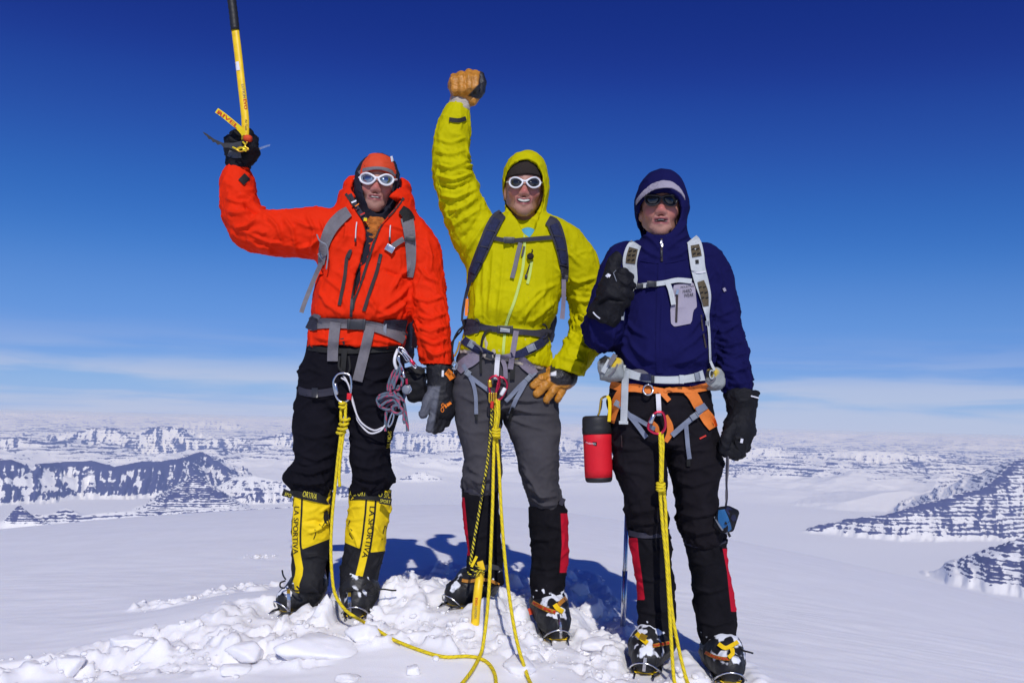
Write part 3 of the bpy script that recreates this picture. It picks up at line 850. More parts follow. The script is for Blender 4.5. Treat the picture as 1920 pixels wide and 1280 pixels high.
for ci, (cr, fs, bs, gd, terr, amt) in enumerate(RIDGES):
    cr = np.array(cr); hmax = cr[:, 2].max() - GL + 80; reach = hmax / min(fs, bs) * 1.5
    lo, hi = cr.min(0) - reach, cr.max(0) + reach
    sel = np.where((tx > lo[0]) & (tx < hi[0]) & (ty > lo[1]) & (ty < hi[1]))[0]
    if not len(sel): continue
    x, y = tx[sel], ty[sel]; best = np.full(len(sel), -1e9); bd = np.zeros(len(sel)); al = np.zeros(len(sel)); side = np.zeros(len(sel))
    s0 = 0.0
    for a, b in zip(cr[:-1], cr[1:]):
        ab = b[:2] - a[:2]; L = np.hypot(*ab); t = np.clip(((x - a[0]) * ab[0] + (y - a[1]) * ab[1]) / (L * L), 0, 1)
        qx, qy = x - a[0] - t * ab[0], y - a[1] - t * ab[1]; d = np.hypot(qx, qy)
        front = sstep(-0.3, 0.3, -(qx * a[0] + qy * a[1]) / np.maximum(d, 1) / np.hypot(a[0], a[1]))
        sl = bs + (fs - bs) * front
        zc = a[2] + t * (b[2] - a[2])
        h = zc - sl * d
        k = h > best; best[k] = h[k]; bd[k] = d[k]; al[k] = (s0 + t * L)[k]; side[k] = front[k]; s0 += L
    H = np.maximum(best - GL, 0); top = best
    lat = np.arctan2(x, y) * np.hypot(cr[:, 0], cr[:, 1]).mean()
    # gullies run down the slope and hold snow, spurs of bare rock stand out between them
    G = ridged(np.stack([lat / 150 + 0.7 * warp[sel] + 0.3 * gul[sel], bd / 1300, bd * 0 + ci * 7.3], 1), 3, 91, 0.6)
    G2 = 1 - 2 * np.abs(noise3(np.stack([lat / (75 if terr < 50 else 120) + 0.9 * warp[sel] + 0.5 * gul[sel] + 0.0016 * bd * np.sin(lat / 400), bd / 620, bd * 0 + ci * 3.1], 1), 191))
    ch = sstep(0.2, 0.8, G) * sstep(0, 150, bd)
    z = best - gd * np.minimum(bd, 650) * 0.28 * (ch - 0.45) - 22 * gul2[sel] * sstep(0, 80, bd) * (0.3 + gd) + (8 * warp[sel])
    bed_ = (z + 14 * warp[sel]) / (terr or 300)
    if terr:
        fq = np.floor(bed_); e = bed_ - fq
        z = (fq + sstep(0.5, 0.98, e)) * terr * 0.6 + z * 0.4
    foot_ = GL + 40 * fbm(P[sel] / 1800, 2, 77)
    w = sstep(-6, 8, z - foot_)
    up = z > tz[sel]
    tz[sel] = np.where(up, z, tz[sel])
    rk = amt * (0.75 + 0.25 * side) * w * (1 - np.clip(1.5 * gd, 0, .8) * np.maximum(sstep(*((0.62, 0.8) if ci < 3 else (0.42, 0.66)), G), 0.8 * sstep(0.60, 0.92, G2) * (0.55 + 0.6 * gul2[sel])) * sstep(20, 120, bd))
    bed[sel] = np.where(up, bed_, bed[sel])
    rock[sel] = np.where(up, np.maximum(rk, 0), rock[sel] * (1 - 0.0 * w))
dome = h_base(tx, ty) - 0.5 - 0.002 * tr
nearblend = tr < 1200
tz = np.where(tr < 900, np.maximum(dome, tz), tz)
# keep the far rim of the ice under the horizon line
tz = np.minimum(tz, -0.0030 * tr)
nt_, nr_ = TX.shape
ii = np.arange(nt_ * nr_).reshape(nt_, nr_)
Q = np.stack([ii[:-1, :-1], ii[:-1, 1:], ii[1:, 1:], ii[1:, :-1]], -1).reshape(-1, 4)
m_mtn = bpy.data.materials.new('snow_and_rock'); m_mtn.use_nodes = True
nt = m_mtn.node_tree; b = nt.nodes['Principled BSDF']; b.inputs['Roughness'].default_value = 0.85; b.inputs['Specular IOR Level'].default_value = 0.1
geo = nd(nt, 'ShaderNodeNewGeometry'); sepn = nd(nt, 'ShaderNodeSeparateXYZ'); nt.links.new(geo.outputs['Normal'], sepn.inputs[0])
ra = nd(nt, 'ShaderNodeAttribute'); ra.attribute_name = 'rock'
def tnoise(scale, detail=4.0, rough=0.55):
    mp = nd(nt, 'ShaderNodeMapping'); mp.inputs['Scale'].default_value = scale
    nt.links.new(geo.outputs['Position'], mp.inputs[0])
    n = nd(nt, 'ShaderNodeTexNoise', Scale=1.0, Detail=detail, Roughness=rough); nt.links.new(mp.outputs[0], n.inputs['Vector'])
    return n.outputs['Fac']
def mth(op, a, b_):
    n = nd(nt, 'ShaderNodeMath', operation=op)
    for i, q in enumerate((a, b_)):
        if isinstance(q, (int, float)): n.inputs[i].default_value = q
        else: nt.links.new(q, n.inputs[i])
    return n.outputs[0]
strata = tnoise((0.0004, 0.0004, 0.026), 2.0, 0.6)         # level beds of basalt
strata2 = tnoise((0.0011, 0.0011, 0.075), 2.0, 0.6)
streak = tnoise((0.019, 0.019, 0.0022), 3.0, 0.6)           # gullies that run down the faces
patch = tnoise((0.0022, 0.0022, 0.005), 4.0, 0.6)
slope = nd(nt, 'ShaderNodeMapRange'); slope.inputs['From Min'].default_value = 0.995; slope.inputs['From Max'].default_value = 0.86
nt.links.new(sepn.outputs['Z'], slope.inputs['Value'])
ba = nd(nt, 'ShaderNodeAttribute'); ba.attribute_name = 'bed'
bw = mth('COSINE', mth('MULTIPLY', mth('ADD', ba.outputs['Fac'], mth('MULTIPLY', patch, 2.6)), 6.2832), 0)
s = mth('ADD', mth('MULTIPLY', strata, 1.2), mth('MULTIPLY', strata2, 0.9))
s = mth('ADD', s, mth('MULTIPLY', bw, 0.21))
s = mth('ADD', s, mth('MULTIPLY', streak, 1.5))
s = mth('ADD', s, mth('MULTIPLY', patch, 0.8))
s = mth('ADD', s, mth('MULTIPLY', slope.outputs[0], 0.35))
s = mth('ADD', s, mth('MULTIPLY', ra.outputs['Fac'], 0.9))
s = mth('MULTIPLY', mth('SUBTRACT', s, 3.22), 6.0)
s = mth('MULTIPLY', s, mth('MINIMUM', mth('MULTIPLY', ra.outputs['Fac'], 4.0), 1.0))
cl = nd(nt, 'ShaderNodeClamp'); nt.links.new(s, cl.inputs[0])
mx = nt.nodes.new('ShaderNodeMix'); mx.data_type = 'RGBA'
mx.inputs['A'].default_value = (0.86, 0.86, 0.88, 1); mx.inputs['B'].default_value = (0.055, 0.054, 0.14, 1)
nt.links.new(cl.outputs[0], mx.inputs['Factor']); nt.links.new(mx.outputs['Result'], b.inputs['Base Color'])
terrain = obj('mountain_terrain', np.stack([tx, ty, tz], -1), Q, m_mtn, attrs={'rock': rock, 'bed': bed})
tag(terrain, kind='structure')

# ------------------------------------------------------------------ the air between here and the mountains
hz, hf = boxmesh((0, 0, (2.9 + tz.min() - 1) / 2), (70000, 70000, (2.9 - tz.min() + 1) / 2), bev=0.0001)
m_haze = bpy.data.materials.new('haze'); m_haze.use_nodes = True
nt = m_haze.node_tree; nt.nodes.clear()
ho = nd(nt, 'ShaderNodeOutputMaterial'); hv = nd(nt, 'ShaderNodeVolumePrincipled')
hv.inputs['Color'].default_value = (0.42, 0.58, 1.0, 1); hv.inputs['Density'].default_value = 3.5e-5; hv.inputs['Absorption Color'].default_value = (1, 1, 1, 1)
nt.links.new(hv.outputs[0], ho.inputs['Volume'])
hbm = bmesh.new(); bmesh.ops.create_cube(hbm, size=2.0)
_hz = (2.9 + tz.min() - 1) / 2, (2.9 - tz.min() + 1) / 2
HV = np.array([(v.co.x * 70000, v.co.y * 70000, _hz[0] + v.co.z * _hz[1]) for v in hbm.verts]); HFc = [tuple(v.index for v in p.verts) for p in hbm.faces]; hbm.free()
haze = obj('haze', HV, HFc, m_haze, smooth=False)
tag(haze, kind='stuff')

# ------------------------------------------------------------------ materials of clothes and gear
m_skin = mat('skin', (0.46, 0.235, 0.175), rough=0.5, spec=0.4, bump=0.05, bscale=300, var=0.08, vscale=25)
mat_mask(m_skin, [('red', 0.5, 0.5, (0.44, 0.115, 0.10)), ('beard', 0.5, 0.35, (0.23, 0.15, 0.12)), ('lips', 0.45, 0.25, (0.36, 0.11, 0.11)), ('mouth', 0.5, 0.2, (0.05, 0.015, 0.015))])
m_teeth = mat('teeth', (0.58, 0.55, 0.49), rough=0.25)
m_hair = mat('hair', (0.03, 0.02, 0.015), rough=0.8)
m_orange = mat('orange_shell', (0.74, 0.026, 0.004), rough=0.75, spec=0.08, crease=0.6, cscale=10, bump=0.16, bscale=55, sheen=0.0, var=0.05, vscale=6)
m_lime = mat('lime_shell', (0.50, 0.455, 0.0006), rough=0.75, spec=0.08, crease=0.6, cscale=10, bump=0.16, bscale=60, sheen=0.0, var=0.05, vscale=6)
m_navy = mat('navy_softshell', (0.0085, 0.0085, 0.064), rough=0.9, spec=0.06, crease=0.3, cscale=9, bump=0.14, bscale=60, sheen=0.0, var=0.10, vscale=7)
m_greypatch = mat('grey_softshell', (0.33, 0.30, 0.37), rough=0.75, bump=0.08, bscale=200, var=0.05)
m_black = mat('black_softshell', (0.0075, 0.007, 0.011), rough=0.9, spec=0.08, crease=0.35, cscale=9, bump=0.16, bscale=70, var=0.25, vscale=9)
m_black2 = mat('charcoal_softshell', (0.011, 0.0095, 0.0125), rough=0.9, spec=0.08, crease=0.35, cscale=9, bump=0.16, bscale=70, var=0.25, vscale=9)
m_greytr = mat('grey_softshell_trousers', (0.060, 0.057, 0.065), rough=0.85, spec=0.1, crease=0.35, cscale=9, bump=0.14, bscale=70, var=0.12, vscale=9)
m_web = mat('grey_webbing', (0.16, 0.15, 0.165), rough=0.7, bump=0.25, bscale=700, var=0.12, vscale=60)
m_webdk = mat('dark_webbing', (0.030, 0.029, 0.045), rough=0.7, bump=0.25, bscale=700, var=0.2, vscale=40)
m_webbl = mat('bluegrey_webbing', (0.19, 0.215, 0.285), rough=0.7, bump=0.25, bscale=700, var=0.1, vscale=60)
m_weblt = mat('pale_grey_webbing', (0.50, 0.53, 0.54), rough=0.7, bump=0.25, bscale=700, var=0.06, vscale=60)
m_weblilac = mat('lilac_webbing', (0.21, 0.18, 0.23), rough=0.75, bump=0.2, bscale=700, var=0.1, vscale=60)
m_weborg = mat('orange_webbing', (0.72, 0.19, 0.03), rough=0.7, bump=0.2, bscale=600, var=0.1, vscale=40)
m_padblue = mat('navy_padding', (0.018, 0.022, 0.065), rough=0.8, bump=0.5, bscale=260, var=0.3, vscale=60)
m_padolive = mat('olive_mesh', (0.11, 0.085, 0.05), rough=0.85, bump=0.6, bscale=300, var=0.2, vscale=80)
m_plastic = mat('black_plastic', (0.022, 0.022, 0.026), rough=0.38, spec=0.5)
m_plgrey = mat('grey_plastic', (0.20, 0.22, 0.26), rough=0.4, spec=0.5)
m_steel = mat('steel', (0.62, 0.62, 0.64), rough=0.25, metal=1.0, var=0.15, vscale=90)
m_dsteel = mat('dark_steel', (0.045, 0.045, 0.05), rough=0.5, metal=0.5, var=0.25, vscale=60)
m_redal = mat('red_anodised_metal', (0.70, 0.03, 0.08), rough=0.25, metal=0.75, spec=0.6)
m_gold = mat('gold_anodised_metal', (0.80, 0.50, 0.05), rough=0.28, metal=0.75)
m_white = mat('white_plastic', (0.78, 0.78, 0.80), rough=0.35, spec=0.5)
m_whiteweb = mat('white_webbing', (0.68, 0.67, 0.70), rough=0.7, bump=0.2, bscale=700)
m_zip = mat('zip_tape', (0.045, 0.035, 0.035), rough=0.5, bump=0.5, bscale=900)
m_limezip = mat('pale_lime_zip', (0.55, 0.68, 0.16), rough=0.5, bump=0.4, bscale=900)
m_yellow = mat('yellow_fabric', (0.80, 0.58, 0.015), rough=0.7, spec=0.15, bump=0.12, bscale=120, var=0.06, vscale=12)
m_yelmetal = mat('yellow_painted_metal', (0.86, 0.56, 0.010), rough=0.42, spec=0.4, var=0.12, vscale=30)
m_red = mat('red_fabric', (0.66, 0.010, 0.022), rough=0.6, bump=0.10, bscale=120, var=0.06, vscale=14)
m_rubber = mat('black_rubber', (0.016, 0.016, 0.018), rough=0.55, bump=0.10, bscale=200, spec=0.4)
m_print = mat('black_print', (0.012, 0.012, 0.012), rough=0.7)
m_redprint = mat('red_print', (0.55, 0.03, 0.02), rough=0.7)
m_yelprint = mat('yellow_print', (0.70, 0.60, 0.05), rough=0.7)
m_orgprint = mat('orange_print', (0.85, 0.22, 0.02), rough=0.7)
m_whprint = mat('white_print', (0.75, 0.75, 0.80), rough=0.7)
m_ochre = mat('ochre_leather', (0.46, 0.19, 0.020), rough=0.5, bump=0.35, bscale=140, var=0.30, vscale=45, spec=0.45)
m_beige = mat('beige_knit', (0.46, 0.40, 0.33), rough=0.85, bump=0.4, bscale=320, var=0.08)
m_gloveblk = mat('black_glove', (0.008, 0.008, 0.011), rough=0.7, spec=0.2, bump=0.2, bscale=150, var=0.3, vscale=25)
m_palm = mat('grey_leather_palm', (0.10, 0.105, 0.125), rough=0.55, bump=0.2, bscale=180, var=0.15, vscale=30)
m_fleece = mat('dark_fleece', (0.028, 0.020, 0.017), rough=0.95, bump=0.5, bscale=240)
m_balaclava = mat('black_balaclava', (0.014, 0.014, 0.026), rough=0.9, bump=0.25, bscale=260)
m_capred = mat('brick_red_cap', (0.62, 0.060, 0.016), rough=0.7, bump=0.12, bscale=100, var=0.05)
m_buff = mat('ochre_neck_tube', (0.42, 0.13, 0.02), rough=0.85, bump=0.5, bscale=70, var=0.35, vscale=50)
m_lens1 = mat('mirror_lens', (0.30, 0.36, 0.44), rough=0.08, metal=0.9, spec=0.6)
m_lens2 = mat('dark_lens', (0.015, 0.017, 0.020), rough=0.06, spec=0.7)
m_blueshirt = mat('blue_shirt', (0.08, 0.33, 0.55), rough=0.8)
m_snowstick = mat('stuck_snow', (0.80, 0.82, 0.88), rough=0.8, bump=0.3, bscale=120)
def rope_mat(name, base, fleck, turns, pitch, cut=0.55):
    """sheath woven with a coloured tracer that winds round the rope"""
    m = mat(name, base, rough=0.75); nt = m.node_tree; b = nt.nodes['Principled BSDF']
    s_ = nd(nt, 'ShaderNodeAttribute'); s_.attribute_name = 's'; a_ = nd(nt, 'ShaderNodeAttribute'); a_.attribute_name = 'a'
    def M(op, x, y):
        n = nd(nt, 'ShaderNodeMath', operation=op)
        for i, q in enumerate((x, y)):
            if isinstance(q, (int, float)): n.inputs[i].default_value = q
            else: nt.links.new(q, n.inputs[i])
        return n.outputs[0]
    p = M('FRACT', M('ADD', M('MULTIPLY', s_.outputs['Fac'], 1 / pitch), M('MULTIPLY', a_.outputs['Fac'], turns)), 0)
    tc = nd(nt, 'ShaderNodeTexCoord'); n = nd(nt, 'ShaderNodeTexNoise', Scale=90.0); nt.links.new(tc.outputs['Object'], n.inputs['Vector'])
    k = M('MULTIPLY', M('GREATER_THAN', p, cut), M('GREATER_THAN', n.outputs['Fac'], 0.42))
    mx = nt.nodes.new('ShaderNodeMix'); mx.data_type = 'RGBA'; mx.inputs['A'].default_value = (*base, 1); mx.inputs['B'].default_value = (*fleck, 1)
    nt.links.new(k, mx.inputs['Factor']); nt.links.new(mx.outputs['Result'], b.inputs['Base Color'])
    w = M('SINE', M('MULTIPLY', p, 12.566), 0); bp = nd(nt, 'ShaderNodeBump', Strength=0.4, Distance=0.002)
    nt.links.new(w, bp.inputs['Height']); nt.links.new(bp.outputs[0], b.inputs['Normal'])
    return m
m_rope = rope_mat('yellow_rope_sheath', (0.78, 0.60, 0.012), (0.42, 0.33, 0.03), 2, 0.03, 0.84)
m_cord = rope_mat('grey_red_cord_sheath', (0.10, 0.14, 0.19), (0.42, 0.05, 0.11), 2, 0.05, 0.66)
m_leash = rope_mat('black_yellow_cord_sheath', (0.015, 0.015, 0.015), (0.75, 0.62, 0.03), 2, 0.014, 0.5)

# ------------------------------------------------------------------ helpers for the people
def head_field(F, y, eye, scale=1.0, tilt=0.0, yaw=0.0, pitch=0.0, smile=0.0, mouth_open=0.0):
    """head built round the point between the eyes; local axes: a to the viewer's right, b up, c towards the viewer"""
    O = np.array(at(eye[0], eye[1], y))
    a = np.array([math.cos(yaw), math.sin(yaw), 0]); c = np.array([math.sin(yaw), -math.cos(yaw), 0])
    b = np.array([0, 0, 1.0])
    c2 = c * math.cos(pitch) + b * math.sin(pitch); b2 = b * math.cos(pitch) - c * math.sin(pitch)
    a2 = a * math.cos(tilt) + b2 * math.sin(tilt); b3 = b2 * math.cos(tilt) - a * math.sin(tilt)
    R = np.array([a2, b3, c2])
    def W(p): return O + (np.array(p, float) * scale) @ R
    def E(p, r, k, sub=False):
        (F.sub if sub else F.add)(ball(W(p), np.array(r) * scale, R), k * scale)
    def K(p, q, r1, r2, k): F.add(cone(W(p), W(q), r1 * scale, r2 * scale), k * scale)
    E((0, .022, -.085), (.074, .094, .098), 0)                    # skull
    E((0, -.036, -.052), (.053, .066, .061), .03)                 # lower face
    for s in (-1, 1):
        K((s * .046, -.050, -.09), (s * .013, -.103, -.026), .018, .016, .022)   # jaw
        E((s * .035, -.036 + .006 * smile, -.020), (.021 + .004 * smile, .019, .020), .016)       # cheek
        E((s * .031, .0, .012), (.019, .012, .016), .012, True)   # eye socket
        E((s * .031, -.001, -.014), (.0125, .0125, .0125), .004)  # eyeball
        E((s * .012, -.047, .018), (.0095, .009, .011), .008)     # nostril wing
        K((s * .006, .021, -.004), (s * .048, .020, -.022), .0105, .010, .012)   # brow
        E((s * .071, -.012, -.090), (.009, .030, .018), .006)      # ear, flat under the hood
        K((s * .020, -.062, .010), (s * .034, -.092, -.014), .006, .006, .014)   # smile fold
    K((0, .004, .000), (0, -.040, .026), .0085, .0125, .012)      # nose
    E((0, -.100, -.016), (.022, .018, .018), .016)                # chin
    w = .0255 + .006 * smile
    K((-w, -.066 + .009 * smile, .002), (0, -.066, .015), .0042, .0055, .005); K((w, -.066 + .009 * smile, .002), (0, -.066, .015), .0042, .0055, .005)
    lo = .006 + .007 * mouth_open
    ye = -.071 - lo * .5 + .0095 * smile                          # corners of the mouth
    K((-w * .92, ye, .001), (0, -.0735 - lo, .0095), .0042, .0056, .007); K((w * .92, ye, .001), (0, -.0735 - lo, .0095), .0042, .0056, .007)
    E((0, -.086 - lo * .5, -.012), (.024, .014, .017), .014)         # under the lip
    m0 = .0016 + .0046 * mouth_open
    for s in (-1, 1): F.sub(cone(W((s * w * .80, ye + .002, .008)), W((0, -.070 - lo * .5, .018)), m0 * .55 * scale, m0 * scale), .003 * scale)
    return O, R, W
def head_attrs(V, O, R, s, smile, mouth_open, beard=0.0):
    L = ((V - O) @ R.T) / s; a, b, c = L[:, 0], L[:, 1], L[:, 2]
    lo = .006 + .007 * mouth_open; w = .0255 + .006 * smile
    red = np.exp(-((a / .018)**2 + ((b + .035) / .022)**2)) * .9 + np.exp(-(((np.abs(a) - .042) / .02)**2 + ((b + .04) / .02)**2)) * .75
    red = red * (c > -.06) + 0.18 * fbm(V * 60, 2, 5)
    yl = -.071 - lo * .45 + .32 * smile * a * a / .03
    lips = np.exp(-(((a / (w * 1.05))**4) + ((b - yl) / (.0062 + lo * .55))**4)) * (c > -.02)
    mouth = np.exp(-(((a / (w * .85))**4) + ((b - yl) / (.0016 + .0065 * mouth_open))**4)) * (c > -.03) * 1.3
    be = beard * sstep(-.045, -.075, b) * (c > -.09) * (1 - np.exp(-((a / .02)**2 + ((b + .085) / .006)**2)) * .3) * (0.8 + 0.5 * fbm(V * 300, 2, 9))
    return {'red': red, 'lips': lips, 'mouth': mouth, 'beard': be}
def rect_axes(lo, hi, fine_lo, fine_hi, h, H):
    out = []
    for q in range(3):
        f = np.arange(fine_lo[q], fine_hi[q] + h, h)
        l = np.arange(fine_lo[q], lo[q] - H, -H)[1:][::-1]; r = np.arange(f[-1], hi[q] + H, H)[1:]
        out.append(np.concatenate([l, f, r]))
    return out
def teeth_mesh(W, w, b0, h, rise, c0=.0172):
    V, f = [], []
    for i in range(9):
        t = -1 + i / 4; a = t * w; c = c0 - .0075 * t * t
        for q in (h, -h * (1 - .45 * t * t)): V.append(tuple(W((a, b0 + q + rise * t * t, c)))); V.append(tuple(W((a, b0 + q + rise * t * t, c - .006))))
    for i in range(8):
        k = i * 4; f += [(k, k + 2, k + 6, k + 4), (k + 1, k + 5, k + 7, k + 3), (k, k + 4, k + 5, k + 1), (k + 2, k + 3, k + 7, k + 6)]
    f += [(0, 1, 3, 2), (32, 34, 35, 33)]
    return np.array(V), f
def garment(name, F, mat_, parent, disp=None, relax=1, attrs=None, fold=None, noise=None):
    V, Q = F.mesh(relax); N = normals(V, Q); d = np.zeros(len(V))
    if disp is not None: d = d + disp(V, N)
    if fold: d = d + fold_px(V, N, fold)
    if noise: d = d + noise(V, N)
    V = V + N * d[:, None]
    A = attrs(V, N) if attrs else None
    return obj(name, V, Q, mat_, parent, attrs=A)
def glove_hand(F, palm, fingers, thumb, k=0.006):
    """palm: list of (p, r); fingers and thumb: lists of joints (p, r)"""
    for i in range(len(palm) - 1): F.add(cone(palm[i][0], palm[i + 1][0], palm[i][1], palm[i + 1][1]), 0.012)
    for fg in fingers + [thumb]:
        G = Field(None, None, None, axes=F.ax)
        for i in range(len(fg) - 1): G.add(cone(fg[i][0], fg[i + 1][0], fg[i][1], fg[i + 1][1]), 0.004)
        hh = np.maximum(k - np.abs(F.F - G.F), 0) / k
        F.F = np.minimum(F.F, G.F) - hh * hh * k * 0.25
    return F
def field_px(u0, v0, u1, v1, y0, y1, h):
    ps = [at(u, v, y) for u in (u0, u1) for v in (v0, v1) for y in (y0, y1)]
    return Field([min(p[i] for p in ps) for i in range(3)], [max(p[i] for p in ps) for i in range(3)], h)
def glasses(label, y, left, right, frame_m, lens_m, parent_y_curve, rim, temple=None, bridge=None):
    """wrap round sunglasses: left and right are lens outlines in the photo; parent_y_curve(u, v) the depth of the face there"""
    c = np.mean(np.array(left + right), 0); base = at(c[0], c[1], y)
    t = thing('sunglasses', label, 'sunglasses', base)
    for poly in (left, right):
        if len(poly) < 16:
            q_ = np.array(poly + poly[:3], float); t_ = np.arange(len(q_), dtype=float); tt_ = np.linspace(1, len(poly) + 1, 37)[:-1]
            poly = [(float(_spline(np.array([t]), t_, q_[:, 0])[0]), float(_spline(np.array([t]), t_, q_[:, 1])[0])) for t in tt_]
        P = [at(u, v, parent_y_curve(u, v)) for u, v in poly]
        V, f = plate(poly, lambda u, v: parent_y_curve(u, v) + 0.001, 0.003, bulge=0.004)
        fr_V, fr_f, _ = tube_mesh(P, rim, 8, closed=True)
        obj('lens', V, f, lens_m, t); obj('rim', fr_V, fr_f, frame_m, t)
    if bridge: cord('bridge', [at(u, v, parent_y_curve(u, v)) for u, v in bridge], rim * 1.05, frame_m, t)
    for tp in temple or []: cord('temple', [at(*p) for p in tp], rim * 0.9, frame_m, t)
    return t
def carabiner(label, pts, r, body_m, gate, sleeve=None, parent=None, group=None, sleeve_m=None, name='carabiner'):
    """closed bent rod through (u, v, y) with a straight gate between two of them and a screw sleeve"""
    P = [at(*p) for p in pts]; c = sum(P, Vector()) / len(P)
    t = thing(name, label, 'carabiner', c, group) if parent is None else parent
    Pc = curve_pts(P + [P[0]], 8)[:-1]
    V, f, _ = tube_mesh(Pc, r, 8, closed=True); obj('frame', V, f, body_m, t)
    if gate:
        V, f, _ = tube_mesh([at(*gate[0]), at(*gate[1])], r * 1.05, 8); obj('gate', V, f, m_steel if sleeve_m is None else sleeve_m, t)
    if sleeve:
        a, b = at(*sleeve[0]), at(*sleeve[1]); V, f, _ = tube_mesh([a, a.lerp(b, .1), a.lerp(b, .9), b], [r * 1.3, r * 1.75, r * 1.75, r * 1.3], 10)
        obj('sleeve', V, f, sleeve_m or m_steel, t)
    return t
def boot_pair_mesh(ax, ay, az, bx, by, ankle, shaft_top, width=0.052, toe_h=0.048, h=0.006):
    """mountaineering boot from toe (ax, ay) to heel (bx, by) standing at az; ankle: xyz above the heel"""
    toe, heel = np.array([ax, ay, az]), np.array([bx, by, az]); d = heel - toe; L = np.linalg.norm(d); d /= L; sd = np.cross(d, [0, 0, 1])
    lo = np.minimum(np.minimum(toe, heel), ankle) - 0.11; hi = np.maximum(np.maximum(toe, heel), ankle) + 0.11; lo[2] = az - 0.02
    F = Field(lo, hi, h)
    up = np.array([0, 0, 1.0])
    F.add(cone(toe + d * .045 + up * .047, toe + d * .11 + up * .056, toe_h, .054), 0)
    F.add(cone(toe + d * .10 + up * .056, heel - d * .05 + up * .065, .054, .050), .03)
    F.add(cone(toe + d * .12 + up * .085, np.array(ankle), .046, .058), .04)
    F.add(cone(heel - d * .055 + up * .06, np.array(ankle), .049, .060), .04)
    F.cut((0, 0, az + 0.004), (0, 0, -1))
    return F, toe, heel, d, sd

# ================================================================== the man in orange
gA = thing('person', 'person in orange jacket and black trousers raising an ice axe, red cap and white sunglasses', 'person', at(610, 1150, D1))
y = D1
eyeA, yE = (706.5, 337.0), D1 - 0.085
# body: head, neck, trunk and limbs in one skin
O = np.array(at(*eyeA, yE))
ax_ = rect_axes((O[0] - .62, D1 - .24, -0.0), (O[0] + .42, D1 + .22, 1.72), (O[0] - .10, yE - .06, O[2] - .15), (O[0] + .10, yE + .22, O[2] + .14), .0036, .016)
F = Field(None, None, None, axes=ax_)
Oh, Rh, Wh = head_field(F, yE, eyeA, 1.0, tilt=-0.06, yaw=0.17, pitch=0.02, smile=0.2, mouth_open=0.35)
F.add(cone(Wh((0, -.07, -.118)), at(700, 425, D1 + .03), .047, .056), .010)
F.add(loft(rows_px([(452, 625, 770, 0, .05), (475, 615, 765, 0, .08), (560, 612, 750, 0, .10), (640, 600, 740, 0, .10), (700, 585, 735, 0, .10)], y)), .06)
armR = chain_px([(622, 438, 0, 30), (540, 438, -.03, 25), (472, 430, -.06, 22), (447, 370, -.05, 18), (447, 315, -.04, 15), (450, 275, -.04, 18)], y)
armL = chain_px([(772, 445, 0, 27), (797, 530, -.01, 22), (808, 610, -.05, 19), (822, 690, -.09, 15), (822, 740, -.10, 17)], y)
add_chain(F, armR, .02); add_chain(F, armL, .02)
for lg in ([(610, 700, 0, 36), (594, 840, -.01, 27), (584, 940, 0, 22), (590, 1080, .03, 18), (590, 1125, .03, 19)], [(705, 700, 0, 36), (695, 840, -.01, 27), (690, 940, 0, 22), (676, 1080, .03, 18), (672, 1135, 0, 19)]):
    add_chain(F, chain_px(lg, y), .03)
V, Q = F.mesh(1)
obj('body', V, Q, m_skin, gA, attrs=head_attrs(V, Oh, Rh, 1.0, .2, .35, beard=.35))
V, f = teeth_mesh(Wh, .018, -.0722, .0022, .002, .0135); obj('teeth', V, f, m_teeth, gA, smooth=False)

# jacket
armRj = chain_px([(625, 440, 0, 47), (585, 437, -.01, 42), (540, 438, -.03, 38), (500, 436, -.05, 35), (470, 428, -.06, 32), (455, 406, -.06, 30), (448, 378, -.05, 29), (445, 350, -.045, 26), (445, 326, -.04, 23)], y)
armLj = chain_px([(768, 442, 0, 38), (789, 474, 0, 34), (798, 520, -.01, 30), (804, 570, -.03, 30), (810, 620, -.06, 28), (817, 660, -.08, 26), (822, 690, -.09, 22)], y)
F = field_px(405, 318, 850, 668, D1 - .26, D1 + .20, .0052)
F.add(loft(rows_px([(392, 645, 764, .01, .085), (404, 628, 778, .0, .105), (418, 610, 790, 0, .115), (436, 598, 797, 0, .125), (470, 592, 786, 0, .13), (515, 596, 779, 0, .135), (560, 588, 775, -.01, .145), (585, 586, 770, -.018, .152),
    (600, 586, 764, -.018, .149), (613, 583, 760, -.004, .130), (632, 580, 760, -.005, .137), (654, 578, 757, -.005, .140)], y), 2.3))
add_chain(F, refine_chain(armRj, 2), .035); add_chain(F, refine_chain(armLj, 2), .03)
# turned down hood and collar
F.add(loft(rows_px([(352, 655, 757, .035, .07), (364, 641, 772, .03, .10), (385, 633, 777, .015, .12), (408, 628, 780, 0, .12), (425, 630, 776, 0, .11)], y), 2.4), .025)
F.add(cone(at(645, 366, D1 + .0), at(690, 452, D1 - .125), .018, .016), .02); F.add(cone(at(765, 374, D1 + .0), at(700, 470, D1 - .125), .020, .014), .02)
F.add(cone(at(668, 352, D1 + .06), at(748, 355, D1 + .07), .05, .05), .04)
F.sub(ball(Wh((0, .0, -.10)), (.098, .16, .125)), .012)
V_OPEN = [(640, 330), (770, 330), (757, 366), (735, 395), (714, 424), (694, 474), (672, 545), (668, 560), (669, 520), (684, 470), (688, 440), (683, 416), (664, 384), (650, 360)]
F.sub(prism(V_OPEN, D1 - .10, D1 - .4, D1 - .085), .010)
F.sub(prism([(662, 372), (752, 372), (740, 392), (724, 410), (709, 424), (696, 420), (684, 408), (671, 392)], D1 - .08, D1 - .4, D1 - .015), .012)


